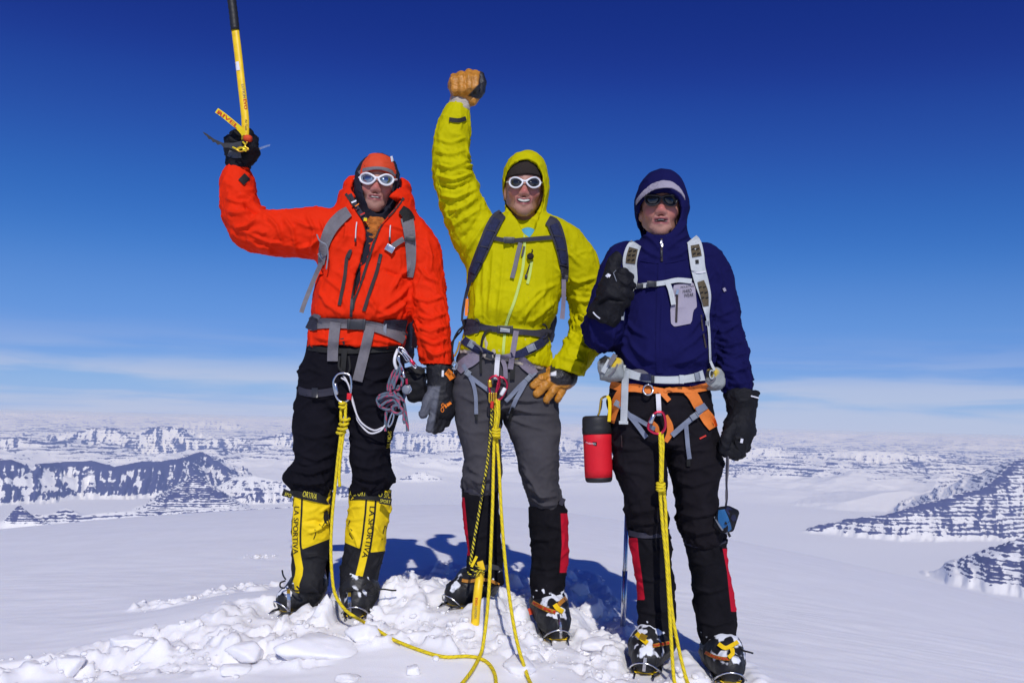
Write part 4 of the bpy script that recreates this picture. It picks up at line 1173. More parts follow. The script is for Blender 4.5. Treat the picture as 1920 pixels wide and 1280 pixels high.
foldsA = [([(458, 384), (470, 392), (486, 400)], 4, -.010), ([(425, 372), (445, 380), (462, 380)], 4, .008), ([(428, 398), (450, 400), (470, 396)], 5, .009), ([(440, 428), (462, 424), (480, 412)], 5, .010),
    ([(498, 404), (520, 425), (530, 455)], 5, .008), ([(530, 408), (548, 430), (556, 470)], 5, .008), ([(470, 440), (500, 452), (530, 456)], 4, .007), ([(575, 405), (590, 430), (585, 470)], 5, .009), ([(600, 412), (612, 440), (604, 470)], 4, .008),
    ([(548, 412), (575, 425), (600, 428)], 4, .006), ([(560, 465), (588, 458), (604, 444)], 5, .009), ([(600, 478), (596, 500), (602, 520)], 4, -.008), ([(610, 520), (640, 545), (650, 580)], 5, .006), ([(600, 545), (612, 570), (640, 588)], 5, .007),
    ([(770, 500), (748, 520), (735, 545)], 5, .009), ([(772, 530), (745, 560), (715, 580)], 5, .008), ([(768, 560), (740, 585), (705, 596)], 5, .007), ([(720, 505), (745, 515), (765, 520)], 4, -.007), ([(690, 560), (705, 580), (735, 592)], 5, .006),
    ([(800, 450), (808, 480), (806, 510)], 5, .007), ([(785, 500), (800, 520), (822, 530)], 4, .008), ([(782, 560), (802, 566), (830, 556)], 4, .008), ([(782, 590), (806, 600), (834, 588)], 4, .010), ([(786, 612), (808, 624), (836, 612)], 4, .010),
    ([(790, 632), (812, 646), (840, 634)], 4, .010), ([(798, 654), (816, 666), (842, 656)], 4, .009), ([(720, 420), (748, 428), (780, 436)], 4, .006), ([(640, 400), (650, 425), (648, 450)], 4, .005), ([(590, 632), (630, 640), (660, 636)], 4, .007), ([(690, 634), (720, 640), (752, 646)], 4, .007)]
def dA(V, N):
    d = sleeve_folds(V, armRj, .009, 11, (.36,), .12, 3) + sleeve_folds(V, armLj, .0075, 12, (.30, .48), .12, 5)
    u, v = px(V); t = (v > 440) & (u > 580) & (u < 775)
    d = d + cloth_noise(V, N, .0035, (7, 7, 6), 4) * t
    return d + cloth_noise(V, N, .0016, (22, 22, 18), 14)
jacketA = garment('jacket', F, m_orange, gA, dA, fold=foldsA)
# undershirt and neck tube in the open collar
F = field_px(640, 400, 770, 600, D1 - .2, D1 + .1, .008)
F.add(loft(rows_px([(428, 660, 738, -.01, .085), (442, 655, 740, -.005, .105), (500, 640, 740, 0, .118), (590, 640, 740, 0, .118)], y)))
garment('undershirt', F, m_balaclava, gA)
F = field_px(665, 385, 745, 475, D1 - .2, D1 + .1, .005)
F.add(cone(at(706, 436, D1 - .045), at(702, 456, D1 - .055), .062, .062))
garment('neck_tube', F, m_buff, gA, noise=lambda V, N: cloth_noise(V, N, .005, (14, 14, 40), 3))
# balaclava with a red cap panel
F = field_px(650, 262, 765, 418, yE - .08, yE + .26, .0042)
F.add(ball(Wh((0, .028, -.085)), (.089, .101, .112), Rh)); F.add(ball(Wh((0, -.045, -.07)), (.081, .085, .095), Rh), .03)
F.add(cone(Wh((0, -.07, -.09)), Wh((0, -.135, -.085)), .072, .068), .03)
FACE = [(676, 318), (690, 312), (720, 312), (739, 322), (740, 345), (734, 366), (722, 384), (711, 395), (702, 395), (692, 385), (682, 368), (676, 345)]
F.sub(prism(FACE, yE - .02, yE - .2, yE + .045), .006)
balA = garment('balaclava', F, m_balaclava, gA, noise=lambda V, N: cloth_noise(V, N, .002, (20, 20, 24), 8))
F = field_px(650, 262, 765, 345, yE - .09, yE + .1, .004)
F.add(ball(Wh((0, .030, -.083)), (.0895, .104, .116), Rh))
F.inter(prism([(672, 322), (671, 308), (675, 295), (684, 282), (697, 276), (709, 275), (722, 279), (733, 287), (741, 301), (743, 328), (725, 318), (707, 315), (688, 317)], yE - .05, yE - .2, yE + .03))
capA = garment('cap_panel', F, m_capred, gA, noise=lambda V, N: cloth_noise(V, N, .0015, (12, 12, 30), 6))
bv = bvh_of(capA, balA)
strap('brow_band', [(672, 324), (684, 318), (707, 315.5), (728, 319), (742, 328)], 6.5, m_web, gA, bv, thick=.003, lift=.001)
strap('cap_label', [(733.5, 293), (736, 303)], 4.5, m_whprint, gA, bv, thick=.002, lift=.002)
# trousers
F = field_px(530, 636, 765, 935, D1 - .2, D1 + .2, .0056)
F.add(loft(rows_px([(640, 580, 755, 0, .12), (665, 575, 757, 0, .125), (700, 562, 758, .0, .128), (730, 560, 757, 0, .122), (764, 558, 753, 0, .105)], y), 2.3))
F.add(loft(rows_px([(728, 559, 655, 0, .11), (760, 557, 649, 0, .105), (800, 552.5, 640, -.005, .098), (840, 552, 633, -.01, .092), (868, 551, 631, -.01, .09), (886, 541, 628, -.01, .096), (900, 538, 625, -.008, .097), (912, 545, 622, -.003, .088), (924, 552, 620, 0, .078)], y), 2.2), .02)
F.add(loft(rows_px([(728, 652, 757, 0, .11), (760, 653, 752, 0, .107), (790, 654, 745, -.003, .10), (822, 657, 735, -.006, .094), (856, 657, 729, -.01, .09), (884, 659, 733, -.01, .096), (900, 660, 740, -.01, .098), (914, 657, 731, -.004, .088), (926, 658, 727, 0, .078)], y), 2.2), .02)
legA = [chain_px([(605, 740, 0, 46), (597, 830, -.01, 42), (584, 925, 0, 40)], y), chain_px([(704, 740, 0, 46), (696, 830, -.01, 40), (694, 925, 0, 38)], y)]
foldsT = [([(566, 735), (600, 748), (640, 738)], 5, .006), ([(556, 700), (580, 690), (605, 700)], 5, .006), ([(556, 810), (590, 820), (628, 812)], 6, .006), ([(560, 850), (595, 862), (628, 846)], 5, .007), ([(545, 880), (580, 888), (622, 874)], 5, .009), ([(550, 868), (572, 876), (600, 872)], 4, -.006),
          ([(545, 902), (580, 908), (618, 896)], 4, .008), ([(662, 830), (690, 842), (726, 836)], 6, .006), ([(662, 868), (692, 878), (724, 866)], 5, .008), ([(664, 892), (700, 900), (732, 888)], 5, .009), ([(670, 700), (700, 712), (745, 705)], 5, .005)]
trA = garment('trousers', F, m_black, gA, lambda V, N: cloth_noise(V, N, .004, (8, 8, 11), 21) + sum(sleeve_folds(V, c, .008, 13, (.37,), .1, 30 + i, .25) for i, c in enumerate(legA)), fold=foldsT)
strap('thigh_strap', [(558, 731), (575, 736), (600, 737), (625, 733)], 14, m_webdk, gA, bvh_of(trA), thick=.003)
V, f = strap_mesh([(590, 727), (590, 745)], 11, bvh_of(trA), lift=.007); obj('thigh_buckle', V, f, m_plastic, gA, smooth=False)
letters('trouser_lettering', 'SPORTIVA', [(731, 808), (728, 840)], 7, m_yelprint, gA, bvh_of(trA))

# yellow gaiters
def strip_attr(cl, low, uw=7.0, lw=1.9):
    cv, cu = zip(*cl)
    def fn(V, N):
        u, v = px(V); uc = np.interp(v, cv, cu); d = np.abs(u - uc); ev = low(u)
        line = lw - np.abs(d - uw - lw)
        return {'blk': np.maximum(np.minimum(line, 1098 - v), np.minimum(v - ev, d - uw)) * 0.25 + 0.5}
    return fn
m_gaiterY = mat('yellow_gaiter_fabric', (0.83, 0.59, 0.010), spec=0.15, rough=0.65, bump=0.18, bscale=60, var=0.05, vscale=10)
mat_mask(m_gaiterY, [('blk', 0.5, 0.12, (0.014, 0.014, 0.017))])
GA = []
for rows, cl, low, fl in (
    ([(914, 548, 621, 0, .074), (936, 546, 622, 0, .075), (962, 542.5, 620.5, 0, .073), (1003, 541.5, 618.5, .005, .068), (1040, 546, 617, .008, .066), (1064, 546.5, 618, .0, .072), (1086, 549, 618, -.008, .08), (1104, 549, 616, -.01, .08)],
     [(920, 558), (960, 556.5), (1000, 554.3), (1020, 554.5), (1040, 557), (1065, 561.5), (1078, 560), (1095, 554)], lambda u: 1031 - np.clip(u - 562, -15, 60) * .38,
     [([(600, 960), (612, 950), (620, 945)], 4, .006), ([(575, 1000), (600, 990), (616, 972)], 4, .006), ([(570, 1045), (595, 1040), (615, 1050)], 4, .006), ([(566, 980), (590, 975), (612, 985)], 4, -.005)]),
    ([(916, 655, 731, 0, .074), (944, 654, 732.5, 0, .075), (988, 650, 726, .0, .07), (1030, 645, 719, .005, .066), (1060, 641, 713, .0, .067), (1090, 638, 706, -.008, .075), (1106, 640, 704, -.01, .075)],
     [(920, 697), (960, 694), (1000, 689.5), (1030, 685), (1060, 678), (1080, 673), (1104, 668)], lambda u: 1018 + np.clip(u - 650, -15, 30) * .42 - np.clip(u - 690, 0, 60) * .1 + 5 * (u > 690),
     [([(655, 990), (665, 1005), (675, 1030)], 4, .005), ([(700, 980), (712, 1000), (722, 1010)], 4, .006), ([(705, 1030), (712, 1045), (700, 1065)], 4, .005), ([(650, 960), (660, 950), (680, 948)], 4, .005)])):
    F = Field(*[np.array(q) for q in (lambda a, b: (np.minimum(a, b) - .02, np.maximum(a, b) + .02))(np.array(at(min(r[1] for r in rows), rows[-1][0], D1 - .11)), np.array(at(max(r[2] for r in rows), rows[0][0], D1 + .1)))], .0048)
    F.add(loft(rows_px(rows, y), 2.2))
    GA.append(garment('gaiter', F, m_gaiterY, gA, attrs=strip_attr(cl, low), fold=fl, noise=lambda V, N: cloth_noise(V, N, .003, (9, 9, 12), 61)))
gbv = bvh_of(*GA)
for i, (p, q) in enumerate((([(545, 916), (560, 921), (590, 928), (624, 935)], [(530, 922), (548, 928)]), ([(654, 926), (675, 924), (700, 926), (733, 930)], [(712, 937), (734, 941)]))):
    b_ = strap('gaiter_band', p, 24, m_print, GA[i], gbv, thick=.004, lift=.003); bb = bvh_of(b_)
    strap('pull_tab', q, 13, m_print, GA[i], y=D1 - .09, thick=.003)
    if i == 0:
        letters('lettering', 'ORTIVA', [(568, 925), (594, 931)], 11, m_yelprint, b_, bb); letters('lettering', 'SPO', [(534, 925), (546, 929)], 6, m_yelprint, GA[i], y=D1 - .098)
    else:
        letters('lettering', 'A SPORT', [(655, 924), (686, 924)], 11, m_yelprint, b_, bb); letters('lettering', 'O SP', [(710, 926), (729, 929)], 9, m_yelprint, b_, bb); letters('lettering', 'SPORT', [(713, 938), (732, 941)], 6, m_yelprint, GA[i], y=D1 - .098)
letters('lettering', 'LA SPORTIVA', [(556.5, 949), (554, 990), (553.5, 1015), (554.5, 1038)], 9.5, m_print, GA[0], gbv, lift=.004)
letters('lettering', 'LA SPORTIVA', [(698.5, 949), (695, 985), (690, 1020), (683, 1045)], 10.5, m_print, GA[1], gbv, lift=.004)
for pts, k in (([(588, 1010), (592, 1000), (590, 992), (597, 995), (599, 982), (604, 988), (609, 978), (614, 985), (617, 972)], 0), ([(661, 1010), (655, 1000), (660, 994), (652, 985), (656, 975)], 1), ([(716, 1012), (719, 995), (722, 985), (725, 990)], 1)):
    P = []
    for q in pts:
        h = hit(gbv, *q)
        if h is not None: P.append(h + (CAM - h).normalized() * .003)
    if len(P) > 2: V, f, _ = tube_mesh(P, .0016, 5); obj('printed_line', V, f, m_print, GA[k])
V, f = plate(oval(614, 969, 6, 13, 14), D1 - .08, .003); 
P = [hit(gbv, a, b) for a, b in oval(612.5, 969, 6, 12.5, 16)]; P = [p + (CAM - p).normalized() * .003 for p in P if p is not None]
if len(P) > 8: obj('round_print', [tuple(p) for p in P], [tuple(range(len(P)))], m_print, GA[0], smooth=False)

# boots
def boots_of(g, keys, ankles, colour, group_m, snow, hh=.006):
    out = []
    for k, ank in zip(keys, ankles):
        f_ = FEET[k]; F, toe, heel, d, sd = boot_pair_mesh(*f_, ank, None, h=hh)
        def at_(V, N, toe=toe): 
            n = fbm(V * 26, 3, 17) + 0.55 * N[:, 2] - snow
            return {'snow': 0.5 + 2.2 * n}
        out.append((garment('boot', F, colour, g, attrs=at_, noise=lambda V, N: cloth_noise(V, N, .0022, (16, 16, 16), 3)), toe, heel, d, sd))
    return out
m_boot = mat('black_boot_shell', (0.017, 0.017, 0.019), rough=0.5, bump=0.15, bscale=180, spec=0.4, var=0.3, vscale=20); mat_mask(m_boot, [('snow', 0.5, 0.12, (0.78, 0.80, 0.86))])
bootsA = boots_of(gA, ('a1', 'a2'), (at(580, 1092, D1 + .0), at(672, 1096, D1 - .02)), m_boot, None, .47)

# gloves: the fist round the axe head, and the open hand at the side
F = field_px(412, 228, 498, 348, D1 - .16, D1 + .10, .0036); ya = D1 - .045
def W2(u, v, dy, r): return (np.array(at(u, v, ya + dy)), r * (ya + dy) / FPX)
def chain_w(*p): return [W2(*q) for q in p]
F.add(cone(*[W2(444, 336, 0, 1)[0], W2(447, 300, 0, 1)[0]], .043, .043)); F.add(cone(W2(447, 300, 0, 1)[0], W2(452, 272, .01, 1)[0], .043, .050), .02)
F.add(cone(W2(440, 280, .0, 1)[0], W2(464, 276, .0, 1)[0], .040, .040), .02)
for fg in (chain_w((430, 276, .035, 9), (430, 262, -.01, 9.5), (436, 262, -.05, 9), (447, 268, -.055, 8)), chain_w((438, 262, .035, 9), (441, 252, -.01, 9.5), (444, 254, -.05, 9), (449, 264, -.055, 8)),
           chain_w((456, 258, .035, 9), (464, 249, -.005, 9.5), (467, 252, -.045, 9), (464, 262, -.055, 8)), chain_w((466, 264, .03, 9.5), (475, 262, -.01, 10), (476, 270, -.045, 9.5), (466, 276, -.055, 8))):
    G = Field(None, None, None, axes=F.ax)
    for i in range(3): G.add(cone(fg[i][0], fg[i + 1][0], fg[i][1], fg[i + 1][1]), .004)
    hh = np.maximum(.006 - np.abs(F.F - G.F), 0) / .006; F.F = np.minimum(F.F, G.F) - hh * hh * .0015
th_ = chain_w((466, 300, -.01, 13), (476, 286, -.03, 11.5), (472, 274, -.06, 10), (462, 270, -.072, 9))
for i in range(3): F.add(cone(th_[i][0], th_[i + 1][0], th_[i][1], th_[i + 1][1]), .008)
gloveAR = garment('glove', F, m_gloveblk, gA, noise=lambda V, N: cloth_noise(V, N, .0022, (30, 30, 30), 5))
strap('cuff_tab', [(452, 342), (464, 330)], 15, m_print, gA, bvh_of(jacketA), thick=.004)
strap('knuckle_pad', [(428, 287), (440, 291), (452, 290)], 12, m_palm, gloveAR, bvh_of(gloveAR), thick=.003)
F = field_px(776, 672, 862, 820, D1 - .22, D1 + .06, .0036); ya = D1 - .09
F.add(cone(W2(824, 690, 0, 1)[0], W2(826, 722, .0, 1)[0], .050, .047)); F.add(cone(W2(825, 720, 0, 1)[0], W2(824, 760, -.01, 1)[0], .040, .048), .02)
F.add(cone(W2(834, 745, .0, 1)[0], W2(838, 772, .0, 1)[0], .032, .032), .02)
F.cut(at(824, 684, ya), (0.1, 0, 1))
F = glove_hand(F, chain_w((824, 720, 0, 20), (826, 765, -.01, 21)), [chain_w((815, 768, -.02, 9), (810, 788, -.035, 8.5), (806, 804, -.03, 8)), chain_w((824, 772, -.01, 9), (820, 792, -.02, 8.5), (814, 806, -.02, 8)),
     chain_w((834, 772, .0, 9), (831, 790, -.005, 8.5), (825, 803, -.008, 8)), chain_w((842, 762, .012, 8.5), (842, 780, .01, 8), (837, 794, .005, 7.5))], chain_w((812, 735, -.03, 12), (802, 755, -.045, 10), (793, 776, -.045, 8.5)))
def glA(V, N):
    u, v = px(V); e = 826 - (v - 720) * .16
    return {'palm': 0.5 + 0.12 * np.minimum(e - u, v - 724)}
m_gloveA = mat('black_glove_grey_palm', (0.013, 0.013, 0.017), rough=0.6, bump=0.2, bscale=150, var=0.3, vscale=25); mat_mask(m_gloveA, [('palm', .5, .25, (.10, .105, .13))])
gloveAL = garment('glove', F, m_gloveA, gA, attrs=glA, noise=lambda V, N: cloth_noise(V, N, .002, (26, 26, 26), 5))
bv = bvh_of(gloveAL)
strap('glove_patch', [(837, 696), (843, 701), (849, 710)], 13, m_orgprint, gloveAL, bv, thick=.002, lift=.002); strap('glove_tab', [(830.5, 694), (830, 706)], 4, m_whprint, gloveAL, bv, thick=.002)
for pts in ([(830, 772), (827, 768), (829, 758), (834, 760), (833, 770), (829, 776), (829, 769)], ):
    P = [hit(bv, a, b) for a, b in oval(829.5, 768, 2.6, 4.2, 12)] ; P = [p + (CAM - p).normalized() * .002 for p in P if p is not None]
    V, f, _ = tube_mesh(P, .0016, 5, closed=True); obj('emblem_ring', V, f, m_orgprint, gloveAL)
    P = [hit(bv, a, b) for a, b in oval(830.5, 759.5, 2.4, 3.2, 12)]; P = [p + (CAM - p).normalized() * .002 for p in P if p is not None]
    V, f, _ = tube_mesh(P, .0016, 5, closed=True); obj('emblem_ring', V, f, m_orgprint, gloveAL)
strap('emblem_bar', [(834, 762), (840, 759), (846, 755)], 7, m_orgprint, gloveAL, bv, thick=.002, lift=.001)
letters('glove_lettering', 'RESEARCH', [(836, 692), (849, 707)], 5, m_print, gloveAL, bv, lift=.006)
# zips and cords of the jacket
jbv = bvh_of(jacketA)
for pth, w in (([(648, 363), (668, 392), (683, 416), (688, 442), (682, 475), (670, 515), (660, 560), (658, 595)], 5), ([(757, 371), (738, 395), (713, 424), (694, 476), (680, 520), (665, 560), (661, 580)], 5),
               ([(657, 470), (650, 485), (646, 520), (636, 572)], 6.5), ([(714, 476), (706, 510), (694, 545), (682, 583)], 6.5), ([(641, 634), (646, 658)], 7)):
    strap('zip', pth, w, m_zip, jacketA, jbv, thick=.004, lift=.003, across=2)
for a, b in (((658, 468), (653, 484)), ((714, 477), (710, 494)), ((660, 560), (658, 590))): strap('zip_pull', [a, b], 5, m_dsteel, jacketA, jbv, thick=.005, lift=.006, across=2)
for a, b in (((670, 418), (668, 452)), ((733, 424), (732, 450))):
    h1, h2 = hit(jbv, *a), hit(jbv, *b); dv = Vector((0, -.012, 0)); cord('draw_cord', [h1 + dv, h1.lerp(h2, .5) + dv * 1.6, h2 + dv * 1.3], .0022, m_whiteweb, jacketA); V, f = boxmesh(h2 + dv * 1.4, (.004, .004, .007)); obj('cord_lock', V, f, m_plastic, jacketA)
LA_ = [(675.5, 336), (676.5, 330), (681, 326), (688, 324.7), (695, 327), (700, 330.5), (704, 334.5), (701, 339.5), (696, 343.5), (689, 345), (682, 343), (677.5, 340)]
LB_ = [(710, 334.5), (714, 331), (719, 328.5), (725, 327.5), (732, 329.5), (736.5, 333.5), (737.5, 338.5), (734.5, 343.5), (729, 346.8), (723, 347), (716.5, 344.5), (712, 340)]
sgA = glasses('white framed sunglasses with mirrored grey lenses on the man in the red cap', yE - .03, LA_, LB_, m_white, m_lens1,
    lambda u, v: yE - .034 + 7.0 * ((u - 706.8) * .00208)**2, .0042, [[(674, 333, yE - .0), (668, 334, yE + .06), (664, 336, yE + .12)], [(739, 337, yE - .0), (745, 337, yE + .06), (748, 338, yE + .12)]], [(699, 329), (703, 332.5), (707, 333.5), (711, 332.5), (715, 330)])
hs_ = strap('hood_strap', [(655, 364), (662, 378), (672, 394), (681, 406), (686, 413)], 9, m_webdk, jacketA, y=[D1 - .075, D1 - .09, D1 - .105, D1 - .115, D1 - .125], thick=.006)
for q, m_, w_ in ((((659, 380), (668, 376)), m_white, 3), (((666, 387), (673, 382)), m_orgprint, 2), (((676, 403), (684, 399)), m_redprint, 2.5), (((682, 411), (688, 412)), m_yellow, 6)): strap('strap_bead', list(q), w_, m_, hs_, y=D1 - .128, thick=.005)

# ================================================================== the man in lime green
def cut_line(F, u0, v0, u1, v1, y, below=True):
    a, b = at(u0, v0, y), at(u1, v1, y); dx, dz = b.x - a.x, b.z - a.z
    n = np.array((dz, 0, -dx)) if below else np.array((-dz, 0, dx)); return F.cut(a, n if (dx > 0) else -n)
gB = thing('person', 'person in lime green hooded jacket and grey trousers raising an ochre gloved fist', 'person', at(950, 1150, D2))
y = D2; eyeB, yE = (983.5, 344.0), D2 - 0.085
O = np.array(at(*eyeB, yE))
ax_ = rect_axes((O[0] - .36, D2 - .24, -0.05), (O[0] + .34, D2 + .22, 2.10), (O[0] - .10, yE - .06, O[2] - .15), (O[0] + .10, yE + .22, O[2] + .14), .0036, .016)
F = Field(None, None, None, axes=ax_)
Oh, Rh, Wh = head_field(F, yE, eyeB, 1.0, tilt=-0.03, yaw=0.02, pitch=0.03, smile=1.0, mouth_open=0.55)
F.add(cone(Wh((0, -.07, -.118)), at(985, 430, D2 + .03), .047, .056), .010)
F.add(loft(rows_px([(448, 910, 1065, .01, .05), (470, 895, 1060, 0, .09), (560, 895, 1030, 0, .10), (640, 885, 1015, 0, .10), (700, 872, 1015, 0, .10)], y)), .06)
add_chain(F, chain_px([(905, 465, 0, 30), (868, 388, -.03, 24), (851, 335, -.05, 21), (848, 255, -.05, 17), (860, 185, -.045, 15), (870, 160, -.045, 18)], y), .02)
add_chain(F, chain_px([(1068, 462, 0, 27), (1102, 550, .02, 22), (1104, 612, .02, 20), (1062, 698, -.06, 15), (1045, 712, -.09, 15)], y), .02)
for lg in ([(905, 720, 0, 36), (900, 850, -.01, 27), (902, 940, 0, 22), (908, 1070, .03, 18), (905, 1105, .03, 18)], [(990, 720, 0, 36), (1008, 850, -.01, 27), (1025, 950, 0, 22), (1028, 1100, .03, 18), (1030, 1160, .0, 19)]):
    add_chain(F, chain_px(lg, y), .03)
V, Q = F.mesh(1)
obj('body', V, Q, m_skin, gB, attrs=head_attrs(V, Oh, Rh, 1.0, 1.0, .55))
V, f = teeth_mesh(Wh, .025, -.0728, .0040, .0085); obj('teeth', V, f, m_teeth, gB, smooth=False)

armRj = chain_px([(908, 466, 0, 44), (888, 432, -.01, 40), (868, 388, -.03, 36), (853, 342, -.05, 34), (846, 300, -.05, 30), (848, 255, -.05, 28), (856, 213, -.045, 25)], y)
armLj = chain_px([(1062, 462, 0, 37), (1086, 500, 0, 34), (1099, 550, .02, 31), (1104, 598, .03, 29), (1095, 640, .0, 29), (1072, 680, -.05, 27), (1060, 701, -.07, 24)], y)
F = field_px(806, 190, 1140, 702, D2 - .24, D2 + .20, .0052)
F.add(loft(rows_px([(404, 946, 1026, .02, .085), (415, 918, 1058, .0, .105), (430, 894, 1080, 0, .115), (450, 882, 1088, 0, .122), (480, 876, 1082, 0, .128), (520, 875, 1068, 0, .132), (560, 878, 1050, -.01, .135), (592, 877, 1041, -.012, .136),
    (606, 874, 1033, -.004, .126), (618, 872, 1028, .002, .118), (632, 868, 1030, -.002, .124), (655, 862, 1034, -.006, .134), (680, 861, 1034, -.004, .134), (700, 860, 1030, 0, .13)], y), 2.3))
add_chain(F, refine_chain(armRj, 2), .035); add_chain(F, refine_chain(armLj, 2), .03)
# hood up over the head
F.add(loft(rows_px([(286, 978, 998, .0, .03), (294, 963, 1012, .0, .065), (310, 949, 1023, 0, .095), (335, 942.5, 1028, 0, .115), (362, 942, 1029, 0, .12), (388, 946, 1026, 0, .118), (408, 948, 1024, 0, .115), (425, 942, 1032, 0, .112), (445, 930, 1048, 0, .11)], y), 2.1, caps=True), .02)
F.sub(ball(Wh((0, -.01, -.07)), (.077, .135, .12)), .01)
F.sub(prism([(948, 332), (954, 314), (968, 303), (990, 298), (1007, 307), (1017, 326), (1021, 360), (1018, 384), (1011, 402), (1004, 414), (999, 432), (993, 444), (986, 440), (976, 420), (962, 404), (951, 386), (946, 358)], D2 - .1, D2 - .4, D2 - .045), .008)
F.sub(prism([(968, 408), (1010, 408), (1002, 430), (994, 446), (984, 442)], D2 - .1, D2 - .4, D2 - .06), .01)
cut_line(F, 861, 656, 1030, 693, D2)
fB = [([(822, 262), (845, 268), (872, 258)], 4, .006), ([(820, 285), (845, 290), (872, 282)], 4, .007), ([(818, 308), (845, 316), (874, 304)], 4, .008), ([(818, 328), (850, 338), (882, 326)], 4, .010), ([(820, 348), (850, 354), (886, 340)], 4, -.009), ([(826, 366), (856, 372), (890, 356)], 4, .010),
      ([(838, 395), (862, 392), (892, 375)], 5, .008), ([(850, 425), (868, 412), (898, 392)], 5, .008), ([(862, 450), (882, 430), (900, 404)], 5, -.007), ([(872, 478), (888, 450), (912, 415)], 5, .008), ([(880, 510), (896, 480), (906, 450)], 5, .006),
      ([(1052, 470), (1072, 480), (1090, 500)], 5, .006), ([(1040, 498), (1056, 520), (1064, 545)], 5, .008), ([(1068, 520), (1085, 530), (1118, 520)], 5, .007), ([(1078, 560), (1098, 566), (1128, 552)], 5, .008), ([(1080, 590), (1104, 598), (1130, 585)], 4, .009), ([(1078, 612), (1100, 622), (1126, 618)], 4, .009),
      ([(1072, 640), (1092, 652), (1112, 656)], 5, .007), ([(1052, 668), (1076, 676), (1098, 684)], 5, .006), ([(1030, 540), (1000, 570), (975, 602)], 5, .006), ([(1040, 565), (1012, 590), (990, 604)], 5, .006), ([(1046, 532), (1010, 545), (975, 580)], 5, .005),
      ([(900, 450), (908, 500), (905, 560)], 5, .004), ([(925, 470), (922, 530), (915, 596)], 5, .005), ([(890, 530), (895, 570), (892, 600)], 5, .005), ([(945, 480), (940, 540), (932, 600)], 5, .004)]
def dB(V, N):
    u, v = px(V); t = sstep(430, 470, v) * (u > 868) * (u < 1050) * np.clip(-N[:, 1], 0, 1)
    k = u * .21 + 1.6 * noise3(np.stack([u * .02, v * .008, u * 0], 1), 4) + .012 * (v - 520)
    pl = (1 - np.abs(np.sin(k)))**1.5 * (.35 + .65 * sstep(520, 595, v)) * (1 - .6 * np.exp(-((v - 616) / 8)**2))
    d = .0045 * (pl - .4) * t + sleeve_folds(V, armRj, .0095, 16, (.30,), .14, 3, .3) + sleeve_folds(V, armLj, .0085, 14, (.27, .36), .12, 5, .3)
    return d + cloth_noise(V, N, .0018, (22, 22, 16), 15)
jacketB = garment('jacket', F, m_lime, gB, dB, fold=fB)
# beanie, shirt, shirt tail
F = field_px(938, 285, 1030, 350, yE - .06, yE + .22, .0045)
F.add(ball(Wh((0, .028, -.085)), (.080, .099, .108), Rh)); cut_line(F, 945, 331, 1022, 328, yE)
garment('beanie', F, m_fleece, gB)
F = field_px(955, 415, 1025, 470, D2 - .16, D2 + .06, .004); F.add(cone(at(990, 446, D2 - .045), at(990, 458, D2 - .05), .040, .050))
garment('shirt', F, m_blueshirt, gB)
F = field_px(850, 640, 1040, 712, D2 - .2, D2 + .2, .006)
F.add(loft(rows_px([(640, 866, 1028, 0, .124), (665, 860, 1030, -.004, .131), (700, 858, 1028, -.002, .13)], y), 2.3)); cut_line(F, 861, 664, 1030, 700, D2)
garment('shirt_tail', F, m_beige, gB, noise=lambda V, N: cloth_noise(V, N, .004, (12, 12, 8), 3))
F = field_px(840, 640, 1062, 962, D2 - .2, D2 + .2, .0056)
F.add(loft(rows_px([(655, 866, 1026, 0, .118), (685, 855, 1028, 0, .122), (730, 848, 1040, 0, .124), (768, 850, 1046, 0, .110)], y), 2.3))
F.add(loft(rows_px([(735, 848, 947, 0, .11), (768, 850, 942, 0, .106), (805, 856, 939, -.008, .10), (850, 867.5, 940, -.014, .094), (880, 870, 939, -.014, .092), (904, 869.5, 934, -.008, .088), (926, 871, 931, 0, .074)], y), 2.2), .02)
F.add(loft(rows_px([(735, 942, 1041, 0, .11), (766, 943, 1047, 0, .108), (788, 946, 1050, -.003, .106), (806, 952, 1050.5, -.006, .104), (842, 965, 1048, -.012, .10), (872, 972, 1047, -.014, .096), (905, 979, 1047, -.01, .09), (930, 988, 1051, -.004, .08), (956, 994, 1055, 0, .07)], y), 2.2), .02)
legB = [chain_px([(898, 740, 0, 48), (902, 850, -.01, 40), (902, 925, 0, 34)], y), chain_px([(994, 740, 0, 48), (1006, 850, -.01, 42), (1024, 945, 0, 36)], y)]
foldT2 = [([(950, 745), (985, 752), (1030, 748)], 4, .006), ([(955, 762), (990, 772), (1036, 776)], 4, .007), ([(952, 780), (985, 795), (1025, 806)], 4, .005), ([(862, 740), (890, 752), (925, 745)], 5, .005), ([(938, 770), (915, 785), (890, 790)], 5, .005),
          ([(985, 905), (1010, 925), (1045, 930)], 5, .008), ([(980, 880), (1000, 905), (1020, 935)], 5, .007), ([(990, 930), (1020, 945), (1048, 944)], 4, .007), ([(872, 890), (900, 902), (930, 892)], 5, .006), ([(870, 860), (890, 850), (920, 856)], 6, .004)]
trB = garment('trousers', F, m_greytr, gB, lambda V, N: cloth_noise(V, N, .0035, (7, 7, 10), 23) + sum(sleeve_folds(V, c, .008, 13, (.36,), .09, 40 + i, .2) for i, c in enumerate(legB)), fold=foldT2)
m_gaiterB = mat('black_gaiter_fabric', (0.0085, 0.008, 0.0105), rough=0.9, spec=0.08, bump=0.2, bscale=90, var=0.3, vscale=12); mat_mask(m_gaiterB, [('redp', 0.5, 0.12, (0.52, 0.010, 0.030)), ('snow', 0.5, 0.1, (0.75, 0.77, 0.83))])
